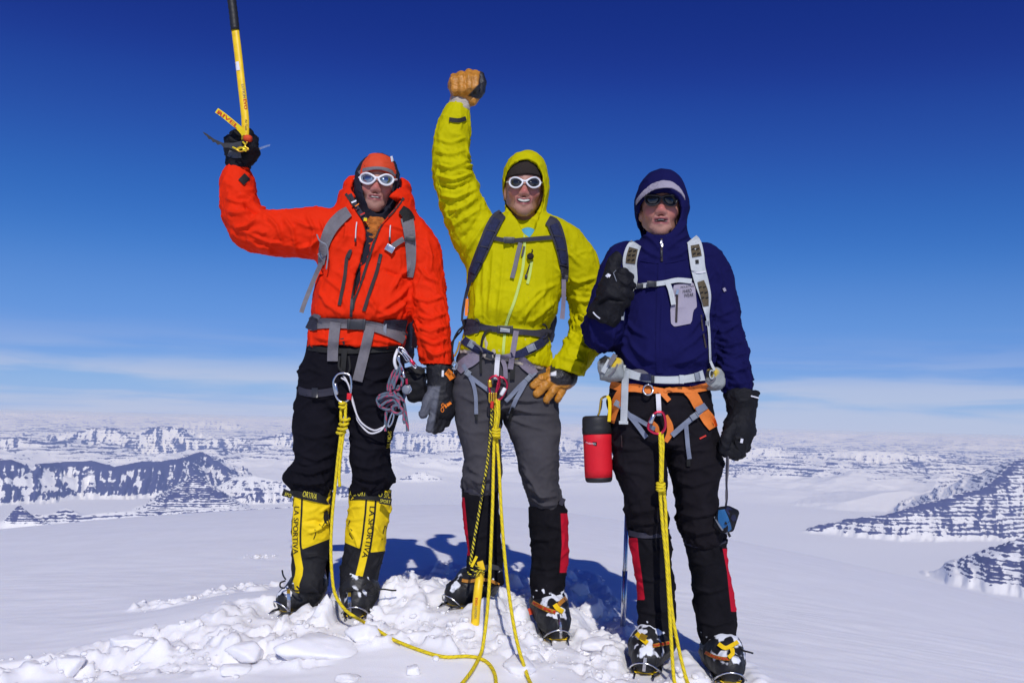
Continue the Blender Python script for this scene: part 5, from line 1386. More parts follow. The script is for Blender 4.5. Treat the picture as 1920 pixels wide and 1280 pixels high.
def red_panel(side, line, v0, v1, vs):
    lv, lu = zip(*line)
    def fn(V, N):
        u, v = px(V); e = np.interp(v, lv, lu); d = (e - u) if side < 0 else (u - e)
        d = np.where(np.abs(N[:, 1]) > -1, d, d)
        sn = fbm(V * 45, 2, 8) - .34 + .012 * (v - vs) / 3
        return {'redp': 0.5 + .25 * np.minimum(d, np.minimum(v - v0, v1 - v)), 'snow': 0.5 + 2 * np.where(v > vs - 25, sn, -1)}
    return fn
GB = []
for rows, pan, dy in (([(906, 867, 934, 0, .074), (935, 865.5, 936, 0, .074), (990, 869, 939, .004, .070), (1040, 877, 941.5, .006, .068), (1071, 876, 944, 0, .07), (1092, 879, 945, -.005, .072)], red_panel(-1, [(930, 870.5), (992, 876.5), (1040, 881)], 932, 1041, 1078), 0),
                  ([(932, 990, 1056, 0, .074), (960, 991, 1062, 0, .076), (992, 992, 1066.5, .003, .073), (1020, 994, 1067, .005, .07), (1055, 997, 1066, .006, .066), (1078, 995, 1062, .0, .068), (1100, 993.5, 1059, -.006, .072), (1134, 1001, 1057, -.01, .074)], red_panel(1, [(958, 1051), (1020, 1053.5), (1074, 1049)], 962, 1073, 1105), 0)):
    F = Field(*[np.array(q) for q in (lambda a, b: (np.minimum(a, b) - .02, np.maximum(a, b) + .02))(np.array(at(min(r[1] for r in rows), rows[-1][0], D2 - .11)), np.array(at(max(r[2] for r in rows), rows[0][0], D2 + .1)))], .005)
    F.add(loft(rows_px(rows, y), 2.2))
    if len(GB) == 1: cut_line(F, 989, 950, 1060, 934, D2, below=False)
    GB.append(garment('gaiter', F, m_gaiterB, gB, attrs=pan, noise=lambda V, N: cloth_noise(V, N, .0035, (9, 9, 12), 71), fold=[([(870, 1000), (900, 1006), (935, 998)], 5, .004), ([(996, 1005), (1020, 1012), (1050, 1004)], 5, .004), ([(998, 1060), (1025, 1066), (1050, 1058)], 5, .005), ([(882, 1050), (910, 1058), (940, 1048)], 5, .005)]))
gbv2 = bvh_of(*GB)
strap('gaiter_cuff', [(866, 916), (885, 920), (910, 921), (934, 917)], 9, m_webdk, GB[0], gbv2, thick=.003); strap('gaiter_tab', [(1050, 938), (1058, 942)], 14, m_webdk, GB[1], y=D2 - .05)
m_bootB = mat('snowy_black_boot', (0.012, 0.012, 0.014), rough=0.5, bump=0.15, bscale=180, spec=0.4, var=0.3, vscale=20); mat_mask(m_bootB, [('snow', 0.5, 0.12, (0.78, 0.80, 0.86))])
bootsB = boots_of(gB, ('b1', 'b2'), (at(908, 1076, D2), at(1029, 1128, D2 - .01)), m_bootB, None, .50)

# raised fist
ya = D2 - .045
F = field_px(830, 120, 922, 222, D2 - .16, D2 + .08, .0034)
F.add(cone(W2(863, 200, 0, 1)[0], W2(867, 178, 0, 1)[0], .036, .043)); F.add(cone(W2(860, 160, .0, 1)[0], W2(886, 160, .0, 1)[0], .042, .042), .02)
fg4 = [chain_w((852, 158, .03, 8), (852, 146, -.012, 8.2), (852, 152, -.048, 8), (853, 168, -.05, 7.6), (855, 174, -.034, 7)), chain_w((866, 154, .03, 8), (865, 141, -.012, 8.6), (865, 148, -.052, 8.4), (866, 168, -.056, 8), (867, 176, -.036, 7)),
       chain_w((880, 152, .03, 8), (879, 139, -.012, 8.6), (879, 147, -.052, 8.4), (880, 166, -.056, 8), (880, 175, -.036, 7)), chain_w((894, 154, .03, 8), (892, 140, -.010, 8.2), (892, 148, -.048, 8), (892, 164, -.05, 7.8), (891, 171, -.034, 7))]
F = glove_hand(F, [], fg4, chain_w((884, 188, -.01, 12), (899, 172, -.012, 10), (904, 156, -.016, 9), (901, 142, -.012, 8)), k=.003)
F.cut(at(862, 196, ya), (-.15, 0, -1))
m_glovB = mat('ochre_black_glove', (0.50, 0.205, 0.020), rough=0.45, bump=0.3, bscale=140, var=0.28, vscale=45, spec=0.5); mat_mask(m_glovB, [('blk', .5, .2, (0.014, 0.013, 0.018)), ('white', .5, .2, (.75, .75, .78))])
def gB1(V, N):
    u, v = px(V); d1 = u - (899 - .0 * v); d2 = (u - 870) + (v - 185) * 1.1
    th = np.minimum(u - (898 + .10 * (150 - v) - np.clip(v - 158, 0, 40) * .82), 184 - v + (u - 890) * .3)
    return {'blk': .5 + .12 * np.maximum(th, (V[:, 1] - (ya + .012)) * 500), 'white': th * 0}
glB1 = garment('glove', F, m_glovB, gB, attrs=gB1, noise=lambda V, N: cloth_noise(V, N, .0014, (40, 40, 40), 5))
F = field_px(825, 178, 892, 226, D2 - .14, D2 + .06, .0042); F.add(cone(W2(865, 186, 0, 1)[0], W2(856, 222, 0, 1)[0], .042, .0455)); F.cut(at(862, 188, ya), (.25, 0, 1))
garment('cuff', F, m_beige, gB, noise=lambda V, N: cloth_noise(V, N, .002, (12, 12, 40), 5))
strap('cuff_tab', [(842, 224), (860, 226), (874, 222)], 8, m_print, jacketB, bvh_of(jacketB), thick=.004)
# hand on the hip
ya = D2 - .085
F = field_px(984, 680, 1088, 764, D2 - .17, D2 + .02, .0034)
F.add(cone(W2(1064, 708, .02, 1)[0], W2(1050, 708, .005, 1)[0], .038, .041)); F.add(cone(W2(1038, 708, .0, 1)[0], W2(1058, 716, .0, 1)[0], .034, .032), .015)
F = glove_hand(F, [], [chain_w((1036, 703, .0, 9), (1016, 709, -.030, 8.2), (1000, 722, -.030, 7.2)), chain_w((1038, 712, -.004, 9), (1022, 723, -.032, 8.2), (1007, 738, -.030, 7.4)),
     chain_w((1046, 718, .0, 9), (1036, 733, -.022, 8.0), (1025, 749, -.020, 7.2)), chain_w((1060, 718, .008, 8.5), (1054, 733, -.005, 7.6), (1046, 748, -.006, 6.8))], chain_w((1044, 696, .0, 9), (1034, 694, .02, 8), (1022, 698, .03, 7)), k=.004)
def gB2(V, N):
    u, v = px(V); e = np.minimum(u - (1031 + np.clip(v - 705, 0, 30) * .15), (722 - .0 * u) - v + np.clip(u - 1062, 0, 30) * .0 - np.clip(1045 - u, 0, 30) * .55)
    w = np.minimum(np.minimum(u - 1032.5, 1043 - u), np.minimum(v - 695 - (1043 - u) * .35, 704 - v))
    return {'blk': .5 + .14 * e, 'white': .5 + .2 * w}
glB2 = garment('glove', F, m_glovB, gB, attrs=gB2, noise=lambda V, N: cloth_noise(V, N, .0016, (40, 40, 40), 6))
jbvB = bvh_of(jacketB)
strap('zip', [(984, 440), (983, 470), (979, 510), (966, 560), (950, 605), (945, 640), (943, 668)], 5, m_limezip, jacketB, jbvB, thick=.003, lift=.002, across=2)
strap('zip_pull', [(983, 462), (979, 480)], 4, m_dsteel, jacketB, jbvB, thick=.004, lift=.005, across=2)
strap('pocket_zip', [(997, 490), (993, 515), (989, 532)], 5, m_limezip, jacketB, jbvB, thick=.002, lift=.002, across=2)
strap('pocket_pull', [(993, 496), (986, 518)], 2.2, m_print, jacketB, jbvB, thick=.003, lift=.004, across=2)
cord_px('hem_cord', [(1030, 680, D2 - .06), (1036, 688, D2 - .05), (1034, 676, D2 - .05), (1044, 686, D2 - .07)], .0018, m_print, jacketB)
V, f = boxmesh(hit(jbvB, 986.5, 519) + Vector((0, -.006, 0)), (.005, .004, .007)); obj('pull_tab', V, f, m_plastic, jacketB)
LA_ = [(955.5, 343), (957, 337), (962, 333.5), (968, 333), (974, 335), (980, 340.5), (978, 346), (973, 350.5), (967, 352), (961, 350.5), (957, 347)]
LB_ = [(987.5, 340.5), (994, 335), (1000, 333), (1006, 333.5), (1011, 337.5), (1013, 343), (1011, 348), (1006, 351), (1000.5, 352), (995, 350.5), (990, 346)]
sgB = glasses('white framed sunglasses with black lenses on the smiling man in the green hood', yE - .03, LA_, LB_, m_white, m_lens2,
    lambda u, v: yE - .033 + 7.0 * ((u - 984) * .00204)**2, .0035, [[(955, 341, yE + .0), (950, 342, yE + .05), (948, 344, yE + .1)], [(1013, 343, yE + .0), (1018, 343, yE + .05), (1020, 345, yE + .1)]], [(976, 336), (980, 338.5), (984, 339.5), (988, 338.5), (992, 336)])

# ================================================================== the man in navy
gC = thing('person', 'person in navy hooded jacket and black trousers with a thumb raised in a black glove', 'person', at(1290, 1260, D3))
y = D3; eyeC, yE = (1240.0, 377.0), D3 - 0.085
O = np.array(at(*eyeC, yE))
ax_ = rect_axes((O[0] - .30, D3 - .24, -0.15), (O[0] + .34, D3 + .22, 1.64), (O[0] - .10, yE - .06, O[2] - .15), (O[0] + .10, yE + .22, O[2] + .14), .0036, .016)
F = Field(None, None, None, axes=ax_)
Oh, Rh, Wh = head_field(F, yE, eyeC, 1.0, tilt=-0.02, yaw=-0.17, pitch=0.10, smile=0.25, mouth_open=0.7)
F.add(cone(Wh((0, -.07, -.118)), at(1242, 465, D3 + .03), .047, .056), .010)
F.add(loft(rows_px([(490, 1175, 1322, .01, .05), (520, 1165, 1325, 0, .09), (600, 1168, 1320, 0, .10), (690, 1165, 1318, 0, .10), (760, 1158, 1320, 0, .10)], y)), .06)
add_chain(F, chain_px([(1170, 490, 0, 28), (1140, 570, .0, 23), (1130, 628, -.03, 21), (1142, 590, -.13, 19), (1152, 550, -.17, 17)], y), .02)
add_chain(F, chain_px([(1322, 490, 0, 28), (1350, 600, 0, 22), (1362, 650, -.01, 20), (1386, 735, -.07, 15), (1388, 800, -.08, 17)], y), .02)
for lg in ([(1195, 780, 0, 38), (1205, 900, -.01, 29), (1214, 1000, 0, 24), (1228, 1170, .03, 20), (1230, 1225, .0, 19)], [(1290, 780, 0, 38), (1302, 900, -.01, 29), (1318, 1010, 0, 24), (1345, 1190, .03, 20), (1350, 1245, .0, 19)]):
    add_chain(F, chain_px(lg, y), .03)
V, Q = F.mesh(1)
obj('body', V, Q, m_skin, gC, attrs=head_attrs(V, Oh, Rh, 1.0, .25, .7, beard=.15))
V, f = teeth_mesh(Wh, .012, -.0712, .0018, .001, .0125); obj('teeth', V, f, m_teeth, gC, smooth=False)

armRj = chain_px([(1172, 490, 0, 38), (1160, 522, 0, 34), (1146, 562, .0, 33), (1135, 600, .0, 33), (1130, 624, -.04, 33), (1134, 606, -.11, 31), (1141, 588, -.14, 28)], y)
armLj = chain_px([(1320, 490, 0, 36), (1334, 526, 0, 35), (1346, 570, 0, 32), (1355, 610, 0, 29.5), (1363, 646, -.01, 28), (1372, 682, -.04, 26), (1382, 714, -.06, 23), (1386, 736, -.07, 21)], y)
F = field_px(1085, 308, 1415, 740, D3 - .30, D3 + .20, .0052)
F.add(loft(rows_px([(450, 1202, 1290, 0, .09), (460, 1186, 1308, 0, .10), (473, 1166, 1336, 0, .115), (500, 1150, 1350, 0, .125), (545, 1146, 1346, 0, .13), (600, 1150, 1338, -.006, .136), (648, 1152, 1337, -.01, .142), (676, 1154, 1336, -.012, .144), (694, 1153, 1333, -.004, .136), (726, 1150, 1333, -.002, .136)], y), 2.3))
add_chain(F, refine_chain(armRj, 2), .03); add_chain(F, refine_chain(armLj, 2), .03)
F.add(loft(rows_px([(320, 1233, 1245, .01, .02), (326, 1220, 1258, .01, .06), (338, 1206, 1273, .0, .095), (356, 1196, 1283, 0, .115), (380, 1190, 1289, 0, .122), (398, 1191, 1290, 0, .124), (415, 1196, 1286, 0, .12), (436, 1202, 1286, 0, .115), (456, 1203, 1291, -.005, .112), (476, 1196, 1296, -.005, .112), (498, 1180, 1310, 0, .11)], y), 2.15), .015)
F.sub(ball(Wh((0, -.025, -.085)), (.079, .118, .105), Rh), .01)
F.sub(prism([(1203, 385), (1210, 372), (1225, 365), (1243, 362), (1262, 366), (1273, 376), (1277, 390), (1275, 408), (1267, 424), (1256, 436), (1243, 441), (1229, 437), (1216, 426), (1207, 408)], D3 - .1, D3 - .4, D3 - .045), .012)
fC = [([(1203, 440), (1225, 452), (1240, 470)], 5, .007), ([(1289, 440), (1268, 452), (1248, 468)], 5, .007), ([(1200, 462), (1220, 476), (1240, 484)], 5, .006), ([(1294, 462), (1272, 478), (1250, 484)], 5, .006), ([(1202, 414), (1210, 432), (1222, 446)], 4, .006), ([(1286, 414), (1276, 432), (1262, 446)], 4, .006),
      ([(1345, 500), (1352, 530), (1345, 560)], 6, .005), ([(1328, 585), (1348, 592), (1374, 580)], 5, .007), ([(1332, 615), (1356, 622), (1384, 606)], 5, .008), ([(1338, 640), (1362, 650), (1392, 640)], 5, .009), ([(1346, 666), (1370, 672), (1396, 662)], 4, .009), ([(1352, 690), (1376, 698), (1402, 688)], 4, .008), ([(1362, 714), (1382, 720), (1404, 714)], 4, .006),
      ([(1330, 575), (1310, 600), (1290, 630)], 6, .006), ([(1328, 610), (1300, 640), (1270, 660)], 6, .006), ([(1330, 650), (1300, 670), (1260, 684)], 6, .006), ([(1172, 600), (1190, 620), (1215, 632)], 5, .007), ([(1180, 640), (1200, 664), (1230, 680)], 6, .006), ([(1165, 650), (1180, 672), (1196, 690)], 5, .007),
      ([(1106, 622), (1120, 640), (1140, 650)], 5, .008), ([(1104, 606), (1112, 625), (1118, 645)], 4, .006), ([(1150, 618), (1146, 638), (1134, 654)], 5, .008), ([(1240, 520), (1242, 600), (1238, 690)], 3, .0025)]
def dC(V, N):
    u, v = px(V); t = (v > 480) & (u > 1150) & (u < 1340)
    return sleeve_folds(V, armRj, .008, 14, (.28,), .1, 3, .25) + sleeve_folds(V, armLj, .009, 13, (.30, .42), .12, 5, .25) + cloth_noise(V, N, .003, (6, 6, 5), 9) * t + cloth_noise(V, N, .0014, (18, 18, 16), 16)
jacketC = garment('jacket', F, m_navy, gC, dC, fold=fC)
# stiff grey brim of the hood
F = field_px(1180, 330, 1295, 392, yE - .12, yE + .14, .0038)
F.add(ball(at(1240.5, 385, yE + .055), (.0945, .145, .088)))
F.sub(ball(at(1240.5, 385, yE + .055), (.0895, .139, .082)), 0)
F.inter(prism([(1188, 383), (1193, 370), (1206, 355), (1222, 344), (1241, 340), (1258, 344), (1272, 357), (1281, 370), (1285, 380), (1272, 369), (1258, 362), (1242, 359.5), (1222, 361), (1205, 369)], yE - .035, yE - .3, yE + .05))
garment('hood_brim', F, m_greypatch, gC)
F = field_px(1136, 705, 1365, 1032, D3 - .2, D3 + .2, .0056)
F.add(loft(rows_px([(708, 1150, 1328, 0, .12), (745, 1143, 1331, 0, .125), (790, 1143, 1336, 0, .126), (832, 1147, 1345, 0, .110)], y), 2.3))
F.add(loft(rows_px([(795, 1144, 1249, 0, .112), (832, 1147, 1245, 0, .108), (866, 1150, 1248, -.004, .104), (905, 1162, 1249, -.01, .098), (940, 1172, 1249, -.014, .094), (966, 1176, 1250, -.012, .092), (984, 1178, 1250, -.006, .088), (1004, 1184, 1249, 0, .074)], y), 2.2), .02)
F.add(loft(rows_px([(795, 1245, 1338, 0, .112), (832, 1247, 1346, 0, .110), (856, 1250, 1352, -.003, .108), (886, 1257, 1351, -.008, .102), (913, 1266, 1341, -.014, .096), (942, 1269, 1343, -.014, .092), (978, 1271, 1350, -.012, .092), (1000, 1276, 1357, -.008, .092), (1012, 1280, 1358, -.004, .086), (1024, 1285, 1355, 0, .074)], y), 2.2), .02)
legC = [chain_px([(1196, 790, 0, 50), (1208, 900, -.01, 42), (1215, 1000, 0, 38)], y), chain_px([(1292, 790, 0, 50), (1304, 900, -.01, 44), (1318, 1015, 0, 40)], y)]
foldT3 = [([(1268, 900), (1300, 910), (1340, 896)], 6, .006), ([(1270, 960), (1305, 968), (1346, 958)], 5, .007), ([(1278, 990), (1310, 998), (1352, 990)], 5, .008), ([(1175, 950), (1200, 958), (1240, 950)], 6, .006), ([(1178, 975), (1205, 982), (1240, 976)], 4, .007),
          ([(1150, 830), (1180, 842), (1215, 838)], 6, .006), ([(1255, 830), (1285, 845), (1335, 842)], 6, .006), ([(1160, 870), (1190, 860), (1230, 868)], 6, .004), ([(1255, 870), (1290, 880), (1345, 866)], 5, .005)]
trC = garment('trousers', F, m_black2, gC, lambda V, N: cloth_noise(V, N, .004, (7, 7, 10), 25) + sum(sleeve_folds(V, c, .008, 13, (.38,), .09, 50 + i, .2) for i, c in enumerate(legC)), fold=foldT3)
GC = []
for rows, pan in (([(990, 1177, 1254, 0, .074), (1012, 1179, 1255, 0, .074), (1075, 1191, 1261, .004, .070), (1122, 1195, 1264, .006, .068), (1150, 1197, 1265, .0, .07), (1176, 1196.5, 1266, -.006, .074), (1204, 1194, 1267, -.01, .076)], red_panel(-1, [(1005, 1195), (1040, 1198), (1075, 1203), (1122, 1209)], 1008, 1124, 1186)),
                  ([(1008, 1282, 1362, 0, .074), (1046, 1290, 1361, 0, .075), (1105, 1302, 1373.5, .004, .070), (1140, 1304, 1376, .006, .068), (1168, 1306, 1378, .0, .07), (1192, 1311, 1381, -.006, .074), (1215, 1318, 1381, -.01, .076), (1230, 1322, 1380, -.01, .076)], red_panel(1, [(1028, 1355), (1070, 1363), (1110, 1367), (1146, 1371)], 1028, 1146, 1208))):
    F = Field(*[np.array(q) for q in (lambda a, b: (np.minimum(a, b) - .02, np.maximum(a, b) + .02))(np.array(at(min(r[1] for r in rows), rows[-1][0], D3 - .11)), np.array(at(max(r[2] for r in rows), rows[0][0], D3 + .1)))], .0048)
    F.add(loft(rows_px(rows, y), 2.2))
    GC.append(garment('gaiter', F, m_gaiterB, gC, attrs=pan, noise=lambda V, N: cloth_noise(V, N, .0035, (9, 9, 12), 73), fold=[([(1192, 1080), (1220, 1088), (1258, 1078)], 5, .005), ([(1196, 1140), (1225, 1150), (1260, 1140)], 5, .005), ([(1300, 1100), (1330, 1110), (1368, 1098)], 5, .005), ([(1306, 1160), (1340, 1172), (1376, 1160)], 5, .006), ([(1290, 1050), (1320, 1058), (1352, 1048)], 5, .004)]))
gbv3 = bvh_of(*GC)
strap('gaiter_cuff', [(1178, 998), (1200, 1003), (1230, 1003), (1254, 998)], 10, m_webdk, GC[0], gbv3, thick=.003); strap('gaiter_cuff', [(1283, 1016), (1310, 1022), (1340, 1020), (1361, 1012)], 9, m_webdk, GC[1], gbv3, thick=.003)
bootsC = boots_of(gC, ('c1', 'c2'), (at(1231, 1196, D3 - .01), at(1352, 1222, D3 - .01)), m_bootB, None, .40)
# thumbs up
ya = D3 - .185
F = field_px(1096, 466, 1202, 622, D3 - .30, D3 - .02, .0036)
F.add(cone(W2(1136, 588, .03, 1)[0], W2(1150, 556, .005, 1)[0], .058, .050)); F.add(cone(W2(1150, 560, .0, 1)[0], W2(1156, 535, .0, 1)[0], .040, .042), .02)
F.add(cone(W2(1148, 540, .01, 1)[0], W2(1160, 528, .0, 1)[0], .044, .044), .02)
F.cut(at(1126, 604, ya), (-.45, 0.2, -1))
F = glove_hand(F, [], [chain_w((1152, 514, .02, 12), (1168, 513, -.030, 11.5), (1178, 520, .0, 10.5), (1168, 522, .025, 9)), chain_w((1154, 530, .02, 12), (1171, 530, -.034, 11.5), (1182, 536, .0, 10.5), (1170, 538, .025, 9)),
     chain_w((1154, 546, .02, 11.5), (1170, 548, -.030, 11), (1180, 553, .0, 10), (1168, 554, .025, 9)), chain_w((1152, 560, .02, 11), (1166, 563, -.024, 10.5), (1174, 568, .0, 9.5), (1164, 568, .025, 9))], chain_w((1142, 528, .0, 15), (1147, 508, -.008, 13.5), (1153, 490, -.006, 12.5), (1156, 483, -.004, 11)), k=.004)
glC1 = garment('glove', F, m_gloveblk, gC, noise=lambda V, N: cloth_noise(V, N, .0024, (26, 26, 26), 7), fold=[([(1110, 575), (1140, 560), (1170, 566)], 4, -.008)])
bv = bvh_of(glC1)
strap('glove_emblem', [(1137, 519), (1141, 515), (1144, 518)], 6, m_whprint, glC1, bv, thick=.002); strap('reflective_edge', [(1112, 585), (1118, 592), (1125, 597)], 2.4, m_whprint, glC1, bv, thick=.002)
P = [hit(bv, *q) for q in ((1155, 507), (1150, 512), (1153, 520), (1156, 528))]; V, f, _ = tube_mesh([p + Vector((0, -.002, 0)) for p in P if p is not None], .0014, 5); obj('piping', V, f, m_plgrey, glC1)
# hanging hand
ya = D3 - .08
F = field_px(1336, 716, 1434, 872, D3 - .20, D3 + .06, .0036)
F.add(cone(W2(1390, 742, .01, 1)[0], W2(1391, 776, .01, 1)[0], .058, .045)); F.add(cone(W2(1391, 774, .01, 1)[0], W2(1386, 806, .0, 1)[0], .044, .048), .01)
F.add(cone(W2(1384, 806, .0, 1)[0], W2(1380, 828, .0, 1)[0], .048, .044), .02)
F.cut(at(1392, 731, ya), (.12, .1, 1))
F = glove_hand(F, [], [chain_w((1372, 830, -.015, 11), (1368, 848, -.03, 10.5), (1362, 846, -.005, 9)), chain_w((1380, 832, -.012, 11), (1377, 851, -.026, 10.5), (1370, 851, .0, 9)), chain_w((1390, 828, .0, 11), (1387, 849, -.012, 10.5), (1379, 851, .01, 9)), chain_w((1398, 818, .012, 10.5), (1396, 838, .005, 10), (1388, 842, .02, 9))],
     chain_w((1372, 800, -.03, 13), (1362, 822, -.045, 11), (1357, 838, -.04, 9.5)), k=.004)
glC2 = garment('glove', F, m_gloveblk, gC, noise=lambda V, N: cloth_noise(V, N, .0026, (24, 24, 24), 9))
bv = bvh_of(glC2); strap('glove_emblem', [(1390, 830), (1391.5, 822)], 5, m_whprint, glC2, bv, thick=.002); strap('reflective_edge', [(1408, 742), (1416, 744), (1423, 746)], 2.4, m_whprint, glC2, bv, thick=.002)
# pocket, zips and lettering
jbvC = bvh_of(jacketC)
pk = [(1263, 536), (1266, 531), (1298, 529), (1303, 535), (1307, 575), (1300, 582), (1297, 604), (1291, 610), (1264, 612), (1258, 606), (1257, 580)]
def patch(name, poly, m_, parent, bvh, lift=.004, n=9):
    """cloth patch on the jacket: grid over the polygon's rows"""
    P = np.array(poly, float); v0, v1 = P[:, 1].min() + .3, P[:, 1].max() - .3; V, f = [], []; rows = []
    for i in range(n + 8):
        v = v0 + (v1 - v0) * i / (n + 7); xs = []
        for j in range(len(P)):
            a, b = P[j], P[(j + 1) % len(P)]
            if (a[1] - v) * (b[1] - v) < 0: xs.append(a[0] + (b[0] - a[0]) * (v - a[1]) / (b[1] - a[1]))
        xl, xr = min(xs), max(xs); 
        for k in range(n):
            u = xl + (xr - xl) * k / (n - 1); h = hit(bvh, u, v)
            if h is None: h = at(u, v, V[-1][1] if V else 3)
            V.append(tuple(h + (CAM - h).normalized() * lift))
    m = n + 8
    for i in range(m - 1):
        for k in range(n - 1): a = i * n + k; f.append((a, a + 1, a + n + 1, a + n))
    k = len(V); back = [tuple(Vector(p) + (Vector(p) - CAM).normalized() * (lift + .004)) for p in V]; V = V + back
    f += [tuple(k + i for i in q[::-1]) for q in f]
    ring = list(range(n)) + [i * n + n - 1 for i in range(1, m)] + [(m - 1) * n + k_ for k_ in range(n - 2, -1, -1)] + [i * n for i in range(m - 2, 0, -1)]
    for a, b in zip(ring, ring[1:] + ring[:1]): f.append((b, a, k + a, k + b))
    return obj(name, V, f, m_, parent, smooth=False)
pocket = patch('chest_pocket', pk, m_greypatch, jacketC, jbvC); pbv = bvh_of(pocket)
strap('pocket_zip', [(1270, 545), (1269, 575), (1268, 604)], 4, m_zip, pocket, pbv, thick=.002, lift=.001, across=2); V, f = strap_mesh([(1271, 543), (1269, 552)], 5, pbv, lift=.004); obj('zip_pull', V, f, m_steel, pocket, smooth=False)
for tx_, a, b, sz in (('MOUNTAIN', (1276, 538.5), (1302, 536), 3.4), ('HARD', (1280, 546), (1297, 544), 6.5), ('WEAR', (1283, 554), (1300, 552), 6.5)): letters('lettering', tx_, [a, b], sz, m_print, pocket, pbv, lift=.003, shear=.2)
strap('zip', [(1240.5, 447), (1240.5, 468), (1241, 490)], 4, m_zip, jacketC, jbvC, thick=.003, lift=.002, across=2); strap('zip_pull', [(1240, 450), (1240.5, 462)], 4.5, m_steel, jacketC, jbvC, thick=.004, lift=.004, across=2); strap('zip_pull', [(1241, 470), (1240.5, 482)], 3, m_plastic, jacketC, jbvC, thick=.004, lift=.004, across=2)
strap('collar_seam', [(1200, 488), (1222, 492), (1241, 493), (1262, 491), (1290, 484)], 2, m_navy, jacketC, jbvC, thick=.002, lift=.001, across=2)
strap('front_flap', [(1241, 494), (1238, 560), (1236, 640), (1237, 700)], 13, m_navy, jacketC, jbvC, thick=.002, lift=.001)
strap('pocket_zip', [(1315, 590), (1318, 618), (1324, 652)], 3, m_zip, jacketC, jbvC, thick=.002, lift=.002, across=2)
strap('sleeve_emblem', [(1357, 540), (1360, 546)], 5, m_greypatch, jacketC, jbvC, thick=.002)
strap('trouser_flash', [(1312, 822), (1324, 816)], 3, m_redprint, trC, bvh_of(trC), thick=.002); strap('pocket_zip', [(1165, 816), (1166, 838)], 2, m_zip, trC, bvh_of(trC), thick=.002, across=2)
# sunglasses in the shadow of the brim
Ll = [(1210, 368), (1222, 366), (1237, 368), (1238, 373), (1234, 381), (1226, 385), (1216, 384), (1211, 378)]; Lr = [(1244, 368), (1258, 366), (1270, 368), (1269, 377), (1264, 384), (1255, 385.5), (1247, 381), (1243, 373)]
sgC = glasses('wrap round black sunglasses under the grey hood brim of the navy jacket', yE - .03, Ll, Lr, m_plastic, m_lens2, lambda u, v: yE - .030 + 6.5 * ((u - 1240.5) * .00186)**2, .0028,
    [[(1211, 371, yE + .0), (1206, 371, yE + .05), (1204, 373, yE + .1)], [(1270, 371, yE + .0), (1275, 371, yE + .05), (1277, 373, yE + .1)]], [(1236, 369), (1240.5, 369.5), (1245, 369)])

# ================================================================== packs, harnesses, ropes and metalwork
bvA = bvh_of(jacketA, trA); bvB = bvh_of(jacketB, trB); bvC = bvh_of(jacketC, trC, pocket)
def pack_body(t, u0, v0, u1, v1, y0, y1, m_, rd=.05):
    a, b = at(u0, v1, y0), at(u1, v0, y0); c = ((a.x + b.x) / 2, (y0 + y1) / 2, (a.z + b.z) / 2); hf = (abs(b.x - a.x) / 2, (y1 - y0) / 2, abs(b.z - a.z) / 2)
    F = Field(np.array(c) - np.array(hf) - .03, np.array(c) + np.array(hf) + .03, .012); F.add(block(c, hf, rd))
    return garment('pack_body', F, m_, t, noise=lambda V, N: cloth_noise(V, N, .006, (8, 8, 8), 33))
def buckle(name, parent, u, v, w, h, bvh, m_, lift=.008, rot=0.0, thick=.006, bars=True):
    p = hit(bvh, u, v) or at(u, v, 3.0); n = (CAM - p).normalized(); k = p.y / FPX
    R = frame_of((math.cos(rot), 0.05 * math.cos(rot), -math.sin(rot)), (0, -1, 0)); c = np.array(p + n * lift)
    parts = [boxmesh(c, (w * k / 2, h * k / 2, thick / 2), np.array([R[0], np.cross(R[0], [0, 1, 0]), [0, 1, 0]]))]
    o = obj(name, *join(parts), m_, parent)
    if bars:
        for s in (-.42, .42):
            V, f = boxmesh(c + R[0] * w * k * s + np.array(n) * thick * .6, (w * k * .07, h * k * .5, thick * .4), np.array([R[0], np.cross(R[0], [0, 1, 0]), [0, 1, 0]])); obj('buckle_bar', V, f, m_, o)
    return o

# ---- orange man: grey backpack
pk1 = thing('backpack', 'grey strapped backpack worn over the orange jacket, hip belt tails hanging down', 'backpack', at(690, 640, D1 + .2))
pack_body(pk1, 604, 420, 777, 672, D1 + .15, D1 + .34, m_webdk)
s1 = strap('shoulder_strap', [(654, 396, 20), (640, 406, 24), (622, 426, 24), (610, 452, 20), (604, 480, 15), (602, 496, 12)], 22, m_web, pk1, bvA, thick=.009, lift=.003, cup=.002)
s2 = strap('shoulder_strap', [(763, 408, 24), (767, 430, 22), (770, 460, 20), (771, 492, 17), (769, 520, 11)], 20, m_web, pk1, bvA, thick=.009, lift=.003, cup=.002)
strap('load_strap', [(752, 392, 16), (762, 400, 20), (767, 412, 24)], 20, m_print, s2, bvA, thick=.008, lift=.008); strap('strap_end', [(772, 402), (779, 392)], 7, m_print, s2, y=D1 + .02)
strap('strap_tail', [(602, 494), (592, 516), (580, 545), (571, 568), (565, 586)], 8.5, m_web, s1, y=[D1 - .11, D1 - .09, D1 - .09, D1 - .10, D1 - .10], thick=.003)
cord_px('tube_clip', [(594, 440, D1 - .14), (600, 452, D1 - .16), (612, 460, D1 - .16), (615, 478, D1 - .15), (612, 505, D1 - .15)], .0028, m_plgrey, s1)
buckle('buckle', s1, 604, 480, 16, 10, bvA, m_plgrey, rot=.9); buckle('buckle', s2, 769, 448, 20, 9, bvA, m_plastic, .016)
strap('sternum_strap', [(757, 448), (747, 454), (736, 462)], 10, m_web, s2, bvA, thick=.005, lift=.008); buckle('steel_buckle', s2, 731, 466, 17, 13, bvA, m_steel, .012, rot=.5)
